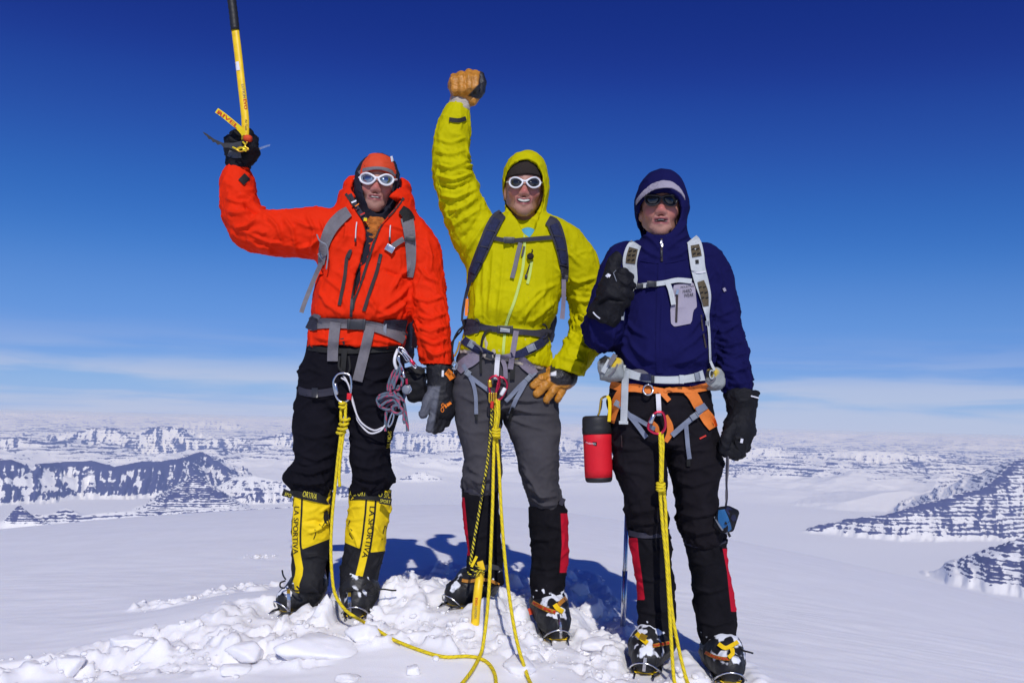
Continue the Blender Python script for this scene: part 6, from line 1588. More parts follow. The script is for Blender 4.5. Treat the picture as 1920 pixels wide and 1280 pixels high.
hb = strap('hip_belt', [(580, 607, 24), (600, 606, 20), (628, 606, 18), (668, 608, 17), (690, 610, 17), (714, 616, 19), (740, 625, 21), (760, 635, 22)], 20, m_web, pk1, bvA, thick=.007, lift=.004)
strap('hip_fin', [(720, 607, 12), (742, 608, 18), (762, 612, 24)], 20, m_webdk, pk1, bvA, thick=.010, lift=.006); strap('hip_fin', [(577, 604, 22), (586, 608, 24), (594, 608, 20)], 20, m_webdk, pk1, bvA, thick=.010, lift=.008)
V, f = strap_mesh([(581, 600), (590, 592), (600, 596)], 8, bvA, lift=.010, thick=.005); obj('compression_strap', V, f, m_web, pk1, smooth=False)
buckle('buckle', hb, 668, 608, 34, 20, bvA, m_plastic, .016); buckle('slider', hb, 722, 616, 6, 22, bvA, m_plgrey, .014, bars=False)
strap('strap_tail', [(629, 604), (626, 630), (624, 655), (623.5, 677)], 20, m_web, hb, bvA, thick=.003, lift=.012); strap('strap_tail', [(694, 612), (688, 640), (679, 678), (670, 714)], 19, m_web, hb, bvA, thick=.003, lift=.012)
strap('side_strap', [(777, 560, 8), (779, 600, 9), (778, 640, 10), (776, 652, 10)], 9, m_web, pk1, y=D1 + .08, thick=.004)

# harness of the orange man
hA = thing('climbing_harness', 'black climbing harness mostly under the orange jacket hem with one white gear loop', 'climbing harness', at(660, 690, D1))
strap('waist_belt', [(578, 652), (610, 656), (650, 658), (700, 656), (754, 652)], 10, m_print, hA, bvA, thick=.004, lift=.004)
strap('belay_loop', [(646, 655), (644, 680), (642, 702)], 10, m_print, hA, bvA, thick=.006, lift=.010)
cord_px('gear_loop', [(746, 655, D1 - .13), (741, 668, D1 - .15), (740, 680, D1 - .15), (744, 692, D1 - .14)], .0062, m_white, hA)
cord_px('tie_in_loop', [(637, 668, D1 - .14), (636, 690, D1 - .16), (650, 700, D1 - .16), (656, 690, D1 - .16), (654, 668, D1 - .14)], .005, m_print, hA)
yk = D1 - .165
carabiner('large silver locking carabiner holding the yellow rope in front of black trousers', [(645, 699, yk), (634, 701, yk), (626, 712, yk), (626, 726, yk), (631, 744, yk), (640, 753.5, yk), (651, 751, yk), (657, 740, yk), (659, 722, yk), (656, 704, yk)], .0042, m_steel, None, ((628, 718, yk), (632.5, 740, yk)))
V, f = boxmesh(at(655, 743, yk), (.008, .008, .012)); tag(obj('rope_marker', V, f, m_red, hA))
# rope of the orange man, along the snow to the bottom of the picture
def g3(u, v, up=.006):
    h = bvh_ground.ray_cast(CAM, ray(u, v).normalized()); p = CAM + ray(u, v).normalized() * h[3]; return (p.x, p.y, p.z + up)
RR_ = .0057
ropeA = thing('climbing_rope', 'yellow rope hanging from the silver carabiner on black trousers and trailing over the snow', 'rope', at(640, 760, yk), 'yellow climbing ropes')
hang = [at(u, v, yy) for u, v, yy in ((643, 752, yk), (639, 775, yk + .004), (640, 800, yk), (637, 830, yk), (633, 864, yk + .01), (628, 916, yk + .01), (623.5, 960, yk - .0), (620.5, 1017, yk - .02), (622, 1070, yk - .05), (628, 1112, yk - .10), (645, 1140, yk - .14), (664, 1155, yk - .17))]
lay = [Vector(g3(u, v)) for u, v in ((683, 1169), (703, 1181), (738, 1202), (788, 1222), (832, 1234), (875, 1233), (899, 1237), (916, 1247), (927, 1265), (930, 1285), (930, 1310), (915, 1400), (905, 1520))]
cord('strand', hang + lay, RR_, m_rope, ropeA, n=10)
cord_px('tail', [(648, 756, yk), (647, 790, yk - .01), (643, 820, yk), (638, 860, yk), (636, 890, yk), (637, 912, yk)], RR_, m_rope, ropeA)
def knot(u, v, y, w, h, turns, parent, name='knot', lean=0.0):
    P = []
    for i in range(turns * 10 + 1):
        t = i / 10 * 2 * math.pi; k = i / (turns * 10)
        P.append(at(u + w * math.cos(t) + lean * (k - .5) * h, v + (k - .5) * h + 2.5 * math.sin(t + .6), y - .012 * math.sin(t)))
    return cord(name, P, RR_ * .95, m_rope, parent, n=2)
knot(642, 760, yk, 5, 14, 2, ropeA); knot(644, 796, yk - .006, 7, 26, 3, ropeA, lean=-.3); knot(638, 812, yk, 6, 8, 1, ropeA)
# white slings to the gear loop
slA = thing('sling', 'thin white sling looping from the carabiner to the cord bundle on black trousers', 'sling', at(680, 780, yk))
for k, pts in enumerate(([(644, 704, 0), (650, 714, -.01), (656, 730, 0), (663, 760, -.01), (676, 790, -.01), (700, 806, -.0), (718, 801, .0)], [(640, 708, 0), (652, 718, -.01), (660, 745, 0), (668, 775, .0), (672, 790, .0), (692, 811, .0), (712, 808, .0), (722, 797, 0)])):
    cord_px('strand', [(u, v, D1 - .15 + d) for u, v, d in pts], .0032, m_whiteweb, slA)
# cord bundle
cb = thing('cord_bundle', 'knotted bundle of grey and red cord hanging at the hip of black trousers', 'cord', at(735, 745, D1 - .14))
def C2(u, v, d=0): return (690 + u / 6.4, 630 + v / 6.4, D1 - .145 + d)
for i, pts in enumerate(([(370, 360), (300, 440), (250, 560), (235, 660)], [(385, 370), (330, 460), (280, 570), (265, 670)], [(395, 375), (380, 450), (330, 540), (300, 640)],
     [(300, 560), (330, 500), (390, 490), (410, 560), (370, 640), (310, 620), (300, 560)], [(290, 600), (300, 530), (360, 480), (415, 520), (400, 600)], [(320, 640), (360, 600), (420, 640), (440, 720), (400, 740), (350, 680)],
     [(130, 720), (200, 690), (300, 690), (380, 720), (420, 780)], [(120, 760), (200, 720), (300, 720), (390, 770)], [(125, 800), (200, 755), (300, 745), (380, 800)], [(150, 840), (220, 790), (310, 770), (360, 830)], [(190, 870), (250, 820), (320, 800), (350, 860)],
     [(130, 725), (110, 770), (140, 840), (220, 880), (300, 880)], [(280, 860), (330, 830), (390, 850), (410, 910), (350, 930), (300, 900), (290, 860)], [(300, 900), (230, 900), (215, 960), (210, 1050), (208, 1140)], [(390, 860), (430, 920), (430, 1000), (445, 1050)], [(420, 760), (440, 850), (455, 960), (470, 1060), (475, 1140)],
     [(340, 700), (350, 760), (340, 820), (320, 880)], [(310, 660), (330, 720), (370, 800), (380, 870)])):
    cord_px('cord', [C2(u, v, -.012 * ((i * 7) % 5 - 2) / 2) for u, v in pts], .0058, m_cord, cb, n=8)
# small metalwork on the gear loop
ys_ = D1 - .15
carabiner('silver wire gate carabiner clipped at the orange jacket hem', [C2(370, 130, 0), C2(430, 155, 0), C2(480, 230, 0), C2(470, 300, 0), C2(420, 230, 0), C2(370, 180, 0)], .0034, m_steel, None, None, group='small carabiners on the hip of black trousers')
carabiner('silver carabiner with red sleeve beside the black pouch', [C2(400, 160, -.01), C2(470, 220, -.01), C2(540, 300, -.01), C2(580, 360, -.01), C2(560, 380, -.01), C2(500, 300, -.01)], .0034, m_steel, None, (C2(505, 285, -.014), C2(560, 340, -.014)), sleeve_m=m_redal, group='small carabiners on the hip of black trousers')
carabiner('small silver carabiner holding the grey and red cord', [C2(370, 230, -.01), C2(360, 280, -.01), C2(400, 350, -.01), C2(430, 430, -.01), C2(440, 480, -.01), C2(415, 460, -.01), C2(390, 380, -.01)], .0034, m_steel, None, (C2(420, 430, -.012), C2(440, 500, -.012)), group='small carabiners on the hip of black trousers')
carabiner('silver carabiner at the lower end of the cord bundle', [C2(300, 900, -.01), C2(270, 960, -.01), C2(240, 1060, -.01), C2(255, 1085, -.01), C2(290, 1030, -.01), C2(310, 950, -.01)], .0034, m_steel, None, None, group='small carabiners on the hip of black trousers')
pl = thing('pulley', 'small round pulley with red tab hanging beside the cord bundle', 'pulley', at(*C2(470, 620)))
V, f = lathe([(.001, -.006), (.016, -.006), (.018, -.002), (.011, 0), (.018, .002), (.016, .006), (.001, .006)], at(*C2(465, 640, -.02)), (.2, 1, .1), 20); obj('wheel', V, f, m_plgrey, pl)
strap('tab', [C2(462, 510)[:2], C2(466, 575)[:2]], 4, m_redal, pl, y=ys_ - .02); cord_px('side_plate', [C2(500, 590, -.03), C2(520, 640, -.03), C2(490, 680, -.03)], .003, m_steel, pl)
pc = thing('pouch', 'black pouch hanging between the thigh and the glove of the man in orange', 'pouch', at(780, 720, D1 - .06))
F = field_px(750, 680, 815, 765, D1 - .14, D1 + .02, .005); a_ = at(779, 721, D1 - .06)
R_ = np.array([[math.cos(.22), 0, math.sin(.22)], [0, 1, 0], [-math.sin(.22), 0, math.cos(.22)]])
F.add(block(a_, (.041, .042, .066), .018, R_)); obj_p = garment('bag', F, m_gloveblk, pc, noise=lambda V, N: cloth_noise(V, N, .004, (14, 14, 14), 9))
strap('lid', [(762, 694, 10), (780, 692, 14), (796, 698, 10)], 12, m_print, pc, bvh_of(obj_p), thick=.004); cord_px('hanger', [C2(560, 370, -.01), C2(620, 390, .0), C2(680, 385, .02), C2(760, 380, .05)], .0035, m_webdk, pc)

# ---- ice axe held up
ia = thing('ice_axe', 'yellow ice axe held upside down above the orange sleeve, black rubber grip at the top', 'ice axe', at(459, 262, D1 - .12)); yx = D1 - .118
P = curve_pts([at(u, v, yx) for u, v in ((441, 56), (447, 105), (453, 160), (457.5, 200), (460, 228), (459.5, 262))], 8); V, f, _ = tube_mesh(P, .0150, 14); V[:, 1] = yx + (V[:, 1] - yx) * .62
shaft = obj('shaft', V, f, m_yelmetal, ia)
P = curve_pts([at(u, v, yx) for u, v in ((430, -40), (434.5, 0), (438, 28), (441, 57))], 8); V, f, _ = tube_mesh(P, [.0165 + .0012 * (i % 3 == 0) for i in range(len(P))], 14); obj('grip', V, f, m_rubber, ia)
pick = [(458, 263), (438, 268), (418, 268), (402, 261), (388, 251), (380, 247), (383, 252), (388, 256), (391, 261), (396, 262), (399, 267), (404, 267), (408, 272), (414, 271), (419, 277), (428, 277), (440, 281), (458, 279)]
def ngon_plate(poly, y, th):
    n = len(poly); V = [tuple(at(u, v, y)) for u, v in poly] + [tuple(at(u, v, y + th)) for u, v in poly]
    return np.array(V), [tuple(range(n))[::-1], tuple(range(n, 2 * n))] + [(i, (i + 1) % n, n + (i + 1) % n, n + i) for i in range(n)]
V, f = ngon_plate(pick, yx - .012, .006); obj('pick', V, f, m_dsteel, ia, smooth=False)
V, f = ngon_plate([(462, 270), (476, 277), (485, 277.5), (497, 273), (507, 270.5), (506, 274), (497, 277), (486, 281.5), (474, 282), (460, 278)], yx + .030, .030); obj('adze', V, f, m_steel, ia, smooth=False)
V, f = lathe([(.002, -.016), (.010, -.015), (.014, -.006), (.0145, .006), (.010, .014), (.002, .016)], at(465, 260, yx - .014), (1, -.1, -.15), 14); obj('rubber_band', V, f, m_capred, ia)
for i, pts in enumerate(([(455, 266), (460, 272), (456, 280), (462, 284)], [(464, 266), (459, 274), (466, 280), (458, 282)], [(436, 276), (446, 280), (454, 277), (462, 281)], [(442, 281), (450, 276), (458, 281), (450, 284), (442, 279)])):
    cord_px('lashing', [(u, v, yx - .022) for u, v in pts], .0032, m_gold if i % 2 else m_rope, ia, n=6)
wl_ = strap('wrist_strap', [(406, 207), (420, 217), (436, 230), (449, 241), (458, 252)], 10, m_yellow, ia, y=[yx - .03, yx - .034, yx - .036, yx - .03, yx - .02], thick=.003)
letters('lettering', 'RIVEL', [(408, 209.5), (422, 219), (446, 239)], 7, m_redprint, wl_, y=yx - .040, bold=.02)
sbv = bvh_of(shaft)
letters('lettering', 'EVO', [(459, 186), (461, 205)], 6, m_redprint, shaft, sbv, lift=.002, bold=.02); letters('lettering', 'LUTION', [(455, 158), (458.5, 184)], 5, m_web, shaft, sbv, lift=.002); letters('lettering', 'Air Tech', [(461.5, 224), (461.5, 244)], 4, m_print, shaft, sbv, lift=.002)
strap('scuffed_label', [(444, 116), (446.5, 132)], 7, m_whprint, shaft, sbv, thick=.001, lift=.001)

# ---- lime man: navy backpack
pk2 = thing('backpack', 'navy padded backpack worn over the lime green jacket with buckled sternum strap', 'backpack', at(960, 600, D2 + .2))
pack_body(pk2, 890, 425, 1045, 640, D2 + .14, D2 + .33, m_webdk)
for pts in ([(942, 400, 18), (932, 410, 24), (921, 430, 25), (908, 460, 23), (896, 488, 21), (886, 512, 17), (881, 528, 10)], [(1027, 412, 18), (1038, 420, 24), (1046, 440, 24), (1053, 465, 21), (1058, 495, 17), (1060, 522, 12)]):
    s_ = strap('shoulder_strap', pts, 22, m_webdk, pk2, bvB, thick=.010, lift=.003, cup=.002); b_ = bvh_of(s_)
    strap('pad', [(u, v, w * .62) for u, v, w in pts[1:-1]], 14, m_padblue, s_, b_, thick=.004, lift=.001, cup=.002)
    for q in (2, 3, 4): strap('stitch_bar', [(pts[q][0] - 8, pts[q][1] + 1), (pts[q][0] + 8, pts[q][1] + 4)], 2.2, m_webdk, s_, b_, thick=.004, lift=.004)
    last = s_
buckle('buckle', last, 1059, 522, 12, 12, bvB, m_plastic, .010)
strap('strap_tail', [(1057, 524, 8), (1057, 550, 8), (1056, 575, 8), (1054, 598, 9)], 8, m_weblilac, last, y=[D2 - .125, D2 - .12, D2 - .11, D2 - .11], thick=.003)
strap('adjuster_strap', [(881, 526, 7), (874, 552, 6), (868, 580, 5), (866, 602, 4)], 6, m_webdk, pk2, y=[D2 - .10, D2 - .06, D2 - .05, D2 - .05], thick=.003)
st = strap('sternum_strap', [(922, 445), (938, 449), (960, 451), (985, 449), (1010, 447), (1036, 445)], 8, m_webdk, pk2, bvB, thick=.004, lift=.006); buckle('buckle', st, 955, 450.5, 20, 12, bvB, m_plastic, .014); buckle('clip', st, 948, 449, 7, 9, bvB, m_plgrey, .018, bars=False)
strap('strap_tail', [(976, 455), (971, 475), (966, 498), (960, 521)], 8, m_web, st, bvB, thick=.003, lift=.008)
hb2 = strap('hip_belt', [(868, 614, 30), (880, 612, 30), (893, 612, 22), (902, 613, 12), (930, 617, 11), (965, 621, 11), (1000, 624, 11), (1014, 625, 16), (1022, 628, 26), (1029, 632, 30)], 11, m_webdk, pk2, bvB, thick=.008, lift=.004)
buckle('buckle', hb2, 947, 618, 30, 15, bvB, m_plastic, .016); V, f = strap_mesh([(938, 618), (956, 620)], 7, bvB, lift=.022, thick=.003); obj('buckle_plate', V, f, m_plgrey, hb2, smooth=False)
strap('strap_tail', [(968, 620), (964, 645), (960, 670), (957, 692)], 10, m_weblilac, hb2, bvB, thick=.003, lift=.012); strap('strap_tail', [(962, 684), (961, 700), (961, 711)], 9, m_print, hb2, bvB, thick=.003, lift=.010)
strap('side_strap', [(922, 618), (911, 622), (905, 634), (902, 652), (901, 670), (902, 700)], 4.5, m_print, hb2, bvB, thick=.003, lift=.010)
for q in (892, 1018): cord('belt_ring', [hit(bvB, q + 8 * math.cos(t), 612 + (q > 900) * 10 + 13 * math.sin(t)) + Vector((0, -.014, 0)) for t in np.linspace(-1.6, 1.6, 7)] if all(hit(bvB, q + 8 * math.cos(t), 612 + (q > 900) * 10 + 13 * math.sin(t)) for t in np.linspace(-1.6, 1.6, 7)) else [at(q, 600, D2 - .14), at(q + 8, 612, D2 - .14), at(q, 626, D2 - .14)], .003, m_webdk, hb2)
for pts, m_ in (([(872, 600, 0), (866, 618, 0), (856, 630, .02), (846, 645, .03), (843, 660, .03)], m_print), ([(868, 612, 0), (858, 622, .0), (850, 640, .0), (848, 665, .0), (852, 680, .0)], m_print), ([(862, 640, 0), (858, 655, .0), (852, 668, .0)], m_gold)):
    cord_px('gear_cord', [(u, v, D2 - .06 + d) for u, v, d in pts], .0035, m_, pk2)
cord_px('ring', [(848, 684, D2 - .09), (852, 678, D2 - .09), (857, 684, D2 - .09), (854, 692, D2 - .09), (848, 690, D2 - .09)], .0035, m_plgrey, pk2)
strap('whistle', [(876, 560, 5), (875, 575, 6), (874, 592, 5)], 5, m_orgprint, pk2, y=D2 - .085)
# chest microphone on the pocket
mc = thing('clip_on_microphone', 'small black clip on the chest pocket of the lime green jacket', 'clip', at(994, 482, D2 - .15)); h_ = hit(bvB, 994, 482)
V, f = lathe([(.001, -.010), (.009, -.009), (.0125, -.002), (.0125, .006), (.008, .011), (.001, .012)], h_ + Vector((0, -.012, 0)), (.3, -1, .1), 16); obj('foam', V, f, m_fleece, mc)
cord('lead', [h_ + Vector((.004, -.006, .01)), h_ + Vector((.008, -.012, .02)), h_ + Vector((.006, -.006, .028))], .0022, m_print, mc)

# harness of the lime man
hB = thing('climbing_harness', 'dark blue climbing harness with lilac leg loops worn over grey trousers', 'climbing harness', at(945, 690, D2))
wb = strap('waist_belt', [(868, 636, 15), (880, 645, 16), (896, 655, 16), (912, 662, 14), (924, 667, 12)], 15, m_padblue, hB, bvB, thick=.008, lift=.006); wb2 = strap('waist_belt', [(958, 667, 12), (978, 662, 15), (998, 652, 17), (1014, 643, 16), (1026, 633, 14)], 15, m_padblue, hB, bvB, thick=.008, lift=.006)
buckle('buckle', wb, 920, 666, 17, 14, bvB, m_plastic, .018, rot=.3); buckle('buckle', wb2, 996, 652, 17, 13, bvB, m_plgrey, .018, rot=-.45); buckle('buckle', wb, 884, 645, 12, 14, bvB, m_plgrey, .016, rot=.5)
strap('belt_web', [(924, 667), (940, 669), (958, 666)], 8, m_weblilac, hB, bvB, thick=.004, lift=.012); strap('belt_web', [(905, 661), (899, 650), (884, 640)], 3, m_web, wb, bvB, thick=.003, lift=.018)
ll1 = strap('leg_loop', [(902, 662, 14), (892, 668, 22), (880, 676, 24), (869, 683, 22), (858, 694, 18)], 20, m_weblilac, hB, bvB, thick=.005, lift=.005); ll2 = strap('leg_loop', [(974, 672, 16), (984, 682, 19), (995, 692, 18), (1004, 702, 15)], 18, m_weblilac, hB, bvB, thick=.005, lift=.005)
buckle('buckle', ll1, 877, 699, 11, 11, bvB, m_plgrey, .012, rot=.6); buckle('buckle', ll2, 992, 708, 14, 10, bvB, m_plgrey, .012, rot=-.8)
for pts, w in (([(868, 683), (874, 693), (880, 704), (888, 722), (892, 744), (893, 776)], 7), ([(882, 706), (898, 718), (914, 730), (922, 738)], 7.5)): strap('leg_strap', pts, w, m_webbl, ll1, bvB, thick=.003, lift=.008)
strap('strap_end', [(893, 776), (893.5, 788)], 5, m_print, ll1, bvB, thick=.003, lift=.008)
for pts, w in (([(1004, 698), (992, 708), (974, 724), (956, 744), (948, 752)], 8), ([(988, 712), (978, 730), (966, 752), (957, 776)], 8)): strap('leg_strap', pts, w, m_webbl, ll2, bvB, thick=.003, lift=.008)
strap('strap_end', [(962, 764), (957, 780), (954, 791)], 6, m_print, ll2, bvB, thick=.003, lift=.009)
strap('belay_loop', [(934, 664), (932, 684), (930, 712)], 9, m_whiteweb, hB, bvB, thick=.007, lift=.016); strap('belay_loop', [(942, 674), (947, 688), (948, 710)], 8, m_weblilac, hB, bvB, thick=.006, lift=.008)
yb = D2 - .165
carabiner('red and gold locking carabiner on the white belay loop of grey trousers', [(930, 704, yb), (921, 707, yb), (916.5, 716, yb), (918, 730, yb), (923, 744, yb), (929, 744, yb), (931, 730, yb), (935, 712, yb)], .0044, m_redal, None, ((918, 712, yb - .002), (919.5, 726, yb - .002)), sleeve_m=m_gold, group='red carabiners at the waist of grey trousers')
carabiner('red locking carabiner with white sleeve on the belay loop of grey trousers', [(936, 706, yb + .012), (946, 710, yb + .012), (951, 721, yb + .012), (947, 734, yb + .012), (938, 748, yb + .012), (931, 748, yb + .012), (930, 738, yb + .012), (936, 722, yb + .012)], .0044, m_redal, None, ((947, 727, yb + .006), (939, 741, yb + .006)), sleeve_m=m_white, group='red carabiners at the waist of grey trousers')
for u in (919.5, 928): cord_px('thimble', [(u - 2, 736, yb - .01), (u - 2, 750, yb - .01), (u, 754, yb - .01), (u + 2, 750, yb - .01), (u + 2, 736, yb - .01)], .0032, m_gold, hB)
ropeB = thing('climbing_rope', 'two yellow rope strands hanging between the legs of grey trousers to the snow', 'rope', at(930, 760, yb), 'yellow climbing ropes')
def lerp_y(pts, y0, y1, v0, v1): return [(u, v, y0 + (y1 - y0) * min(1, max(0, (v - v0) / (v1 - v0)))) for u, v in pts]
e1, e2 = g3(901.6, 1231), g3(988, 1270)
L1 = [at(*p) for p in lerp_y([(930, 750), (929, 780), (927, 812), (926, 840), (925, 880), (923.5, 950), (919.5, 1050), (917, 1100), (913, 1152), (907, 1200)], yb, e1[1], 840, 1231)] + [Vector(g3(u, v, .012)) for u, v in ((901.6, 1231), (887, 1260), (872, 1281), (850, 1310), (800, 1400), (780, 1520))]
L2 = [at(*p) for p in lerp_y([(935, 750), (935, 780), (931, 812), (933, 840), (936, 880), (940, 960), (947, 1050), (957, 1132), (970, 1205)], yb + .01, e2[1], 840, 1270)] + [Vector(g3(u, v, .012)) for u, v in ((988, 1272), (998, 1300), (1020, 1400), (1020, 1520))]
cord('strand', L1, RR_, m_rope, ropeB, n=8); cord('strand', L2, RR_, m_rope, ropeB, n=8); cord_px('strand', [(931, 748, yb - .01), (933, 775, yb - .01), (930, 800, yb - .01), (929, 812, yb)], RR_, m_rope, ropeB)
knot(930, 811, yb - .006, 6.5, 16, 3, ropeB)
# second axe, planted in front of the lime man
ib = thing('ice_axe', 'yellow ice axe planted in the snow in front of the left boot of grey trousers', 'ice axe', g3(891, 1168)); by = g3(891, 1168)[1]
P = [at(u, v, by + (.02 if v < 1100 else 0)) for u, v in ((901, 1068), (899, 1085), (896, 1110), (893, 1140), (891, 1168), (890, 1200))]; V, f, _ = tube_mesh(curve_pts(P, 6), .0150, 14); V[:, 1] = V[:, 1].mean() + (V[:, 1] - V[:, 1].mean()) * .8
shaft2 = obj('shaft', V, f, m_yelmetal, ib)
V, f = boxmesh(at(902, 1060, by + .01), (.011, .008, .016), np.array([[.95, 0, .3], [0, 1, 0], [-.3, 0, .95]])); obj('head_plate', V, f, m_yelmetal, ib)
V, f = ngon_plate([(884, 1072), (896, 1064), (906, 1060), (920, 1056), (934, 1060), (942, 1068), (930, 1068), (918, 1066), (908, 1072), (896, 1078), (888, 1082)], by + .012, .008); obj('pick', V, f, m_dsteel, ib, smooth=False)
for pts in ([(882, 1052), (890, 1058), (900, 1066), (908, 1074)], [(880, 1064), (890, 1070), (902, 1070)], [(876, 1072), (886, 1078), (900, 1074)]): cord_px('lashing', [(u, v, by - .004) for u, v in pts], .0030, m_leash, ib)
strap('strap_end', [(884, 1062), (890, 1050), (894, 1042)], 5, m_yellow, ib, y=by - .005)
letters('lettering', 'EVO', [(893.5, 1120), (892.5, 1134)], 5, m_redprint, shaft2, bvh_of(shaft2), lift=.002, bold=.02); letters('lettering', 'LUTION', [(892.5, 1136), (891.5, 1158)], 4.5, m_web, shaft2, bvh_of(shaft2), lift=.002)
ls = thing('leash', 'black and yellow chequered cord from the red carabiner down to the planted ice axe', 'leash', at(921, 760, yb))
cord('cord', [at(*p) for p in lerp_y([(924, 752), (922, 775), (920.5, 800), (917, 840), (911, 885), (904, 925), (894, 985), (886, 1030), (881.5, 1058)], yb - .012, by, 800, 1058)], .0050, m_leash, ls, n=10); cord_px('splice', [(923, 752, yb - .014), (922, 765, yb - .014)], .0062, m_redprint, ls)

# ---- navy man: pale grey backpack
pk3 = thing('backpack', 'pale grey backpack with olive mesh straps worn over the navy jacket', 'backpack', at(1245, 690, D3 + .2))
pack_body(pk3, 1165, 465, 1318, 700, D3 + .15, D3 + .33, m_weblt)
sa = strap('shoulder_strap', [(1193, 456, 22), (1187, 466, 26), (1182, 482, 27), (1181, 497, 26), (1184, 512, 22), (1188, 528, 14), (1182, 548, 9), (1178, 570, 8)], 24, m_weblt, pk3, bvC, thick=.009, lift=.003, cup=.002)
sb = strap('shoulder_strap', [(1297, 448, 22), (1302, 456, 26), (1306, 478, 28), (1309, 502, 27), (1316, 530, 26), (1323, 556, 21), (1325, 580, 12), (1327, 596, 6), (1330, 625, 4.5), (1331, 650, 4), (1332, 680, 4)], 24, m_weblt, pk3, bvC, thick=.009, lift=.003, cup=.002)
ba_, bb_ = bvh_of(sa), bvh_of(sb)
strap('mesh_panel', [(1188, 465, 17), (1184, 480, 19), (1182, 494, 18)], 18, m_padolive, sa, ba_, thick=.002, lift=.001); strap('mesh_panel', [(1303, 459, 16), (1305, 470, 18), (1307, 481, 18)], 18, m_padolive, sb, bb_, thick=.002, lift=.001); strap('mesh_panel', [(1314, 527, 13), (1320, 548, 16), (1324, 574, 10)], 14, m_padolive, sb, bb_, thick=.002, lift=.001)
for pth, p_, b_ in (([(1186, 470)], sa, ba_), ([(1184, 478)], sa, ba_), ([(1183, 487)], sa, ba_), ([(1304, 466)], sb, bb_), ([(1306, 475)], sb, bb_), ([(1317, 538)], sb, bb_), ([(1320, 548)], sb, bb_), ([(1322, 558)], sb, bb_)):
    for o_ in (-4, 4): strap('mesh_rib', [(pth[0][0] + o_ - 2.5, pth[0][1] + 1), (pth[0][0] + o_ + 2.5, pth[0][1] - 1)], 2, m_print, p_, b_, thick=.003, lift=.003)
strap('fold', [(1296, 508), (1310, 511), (1323, 509)], 3, m_whiteweb, sb, bb_, thick=.004, lift=.002); strap('strap_emblem', [(1307, 487), (1307.5, 494)], 6, m_print, sb, bb_, thick=.002, lift=.002)
strap('side_bead', [(1173, 560), (1170, 580), (1167, 600)], 5, m_weblt, sa, bvC, thick=.004, lift=.004); buckle('buckle', sb, 1326, 606, 7, 9, bvC, m_plgrey, .01)
st = strap('sternum_strap', [(1190, 537), (1200, 536), (1222, 533), (1246, 530), (1270, 525), (1297, 527)], 9, m_weblt, pk3, bvC, thick=.004, lift=.007); buckle('buckle', st, 1222, 532.5, 18, 11, bvC, m_plastic, .016); buckle('buckle', st, 1200, 536, 12, 9, bvC, m_plastic, .016)
strap('strap_tail', [(1250, 527), (1256, 540), (1260, 556), (1263, 571)], 9, m_weblt, st, bvC, thick=.003, lift=.010)
hb3 = strap('hip_belt', [(1160, 696, 22), (1175, 699, 17), (1199, 706, 14), (1224, 711, 13), (1266, 712, 14), (1300, 708, 15), (1320, 703, 20)], 14, m_weblt, pk3, bvC, thick=.007, lift=.006)
strap('belt_lining', [(1172, 702, 14), (1200, 698, 12), (1214, 703, 8)], 12, m_web, hb3, bvC, thick=.005, lift=.004); buckle('buckle', hb3, 1211, 707, 20, 13, bvC, m_padblue, .018); buckle('clip', hb3, 1224, 710.5, 6, 14, bvC, m_plastic, .018, bars=False); buckle('slider', hb3, 1278, 711, 9, 16, bvC, m_weblt, .016, bars=False)
buckle('buckle', hb3, 1166, 690, 12, 14, bvC, m_weblt, .020, rot=.3); buckle('buckle', hb3, 1308, 705, 10, 14, bvC, m_plgrey, .018, rot=-.2)
tl = strap('strap_tail', [(1173, 694), (1172, 720), (1171, 750), (1169.5, 790)], 13, m_weblt, hb3, bvC, thick=.003, lift=.016); buckle('tail_buckle', tl, 1169, 792, 17, 6, bvC, m_weblt, .022, bars=False)
m_pouch = mat('pale_grey_ripstop', (0.27, 0.29, 0.29), rough=0.7, bump=0.2, bscale=120, var=0.12, vscale=20); mat_mask(m_pouch, [('yel', .5, .2, (.62, .44, .03)), ('drk', .5, .2, (.03, .028, .025))])
for c_, r_, yo, dk in (((1149, 693), (.043, .050, .040), (1152, 678), (1134, 676)), ((1330, 710), (.029, .050, .037), (1334, 698), (1329, 700))):
    p_ = at(*c_, D3 - .06); F = Field(np.array(p_) - .09, np.array(p_) + .09, .0048); F.add(block(p_, r_, .024, frame_of((1, -.35 if c_[0] < 1200 else .35, 0))))
    def pa(V, N, yo=yo, dk=dk):
        u, v = px(V); n = 3 * noise3(V * 60, 3)
        return {'yel': .5 + .1 * (9 - np.hypot((u - yo[0]) * .7, v - yo[1]) + n), 'drk': .5 + .1 * (7.5 - np.hypot((u - dk[0]) * .7, v - dk[1]) + n)}
    o_ = garment('hip_pocket', F, m_pouch, pk3, attrs=pa, noise=lambda V, N: cloth_noise(V, N, .004, (16, 16, 16), 19)); b_ = bvh_of(o_)
    if c_[0] < 1200: strap('pocket_strap', [(1146, 671), (1138, 684), (1130, 698)], 9, m_weblt, o_, b_, thick=.003); strap('pocket_zip', [(1158, 682), (1152, 694), (1140, 706)], 3, m_web, o_, b_, thick=.003)
    else: cord('pocket_ring', [hit(b_, 1334 + 4 * math.cos(t), 702 + 8 * math.sin(t)) + Vector((0, -.004, 0)) for t in np.linspace(0, 5.5, 8) if hit(b_, 1334 + 4 * math.cos(t), 702 + 8 * math.sin(t))], .002, m_weblt, o_); strap('pocket_zip', [(1322, 712), (1334, 716), (1342, 708)], 3, m_web, o_, b_, thick=.003)
strap('lift_strap', [(1332, 676, 4), (1336, 686, 5), (1340, 694, 4)], 4, m_weblt, pk3, y=D3 - .11); strap('lift_strap', [(1154, 664, 9), (1148, 674, 9), (1142, 684, 8)], 8, m_web, pk3, y=D3 - .115)

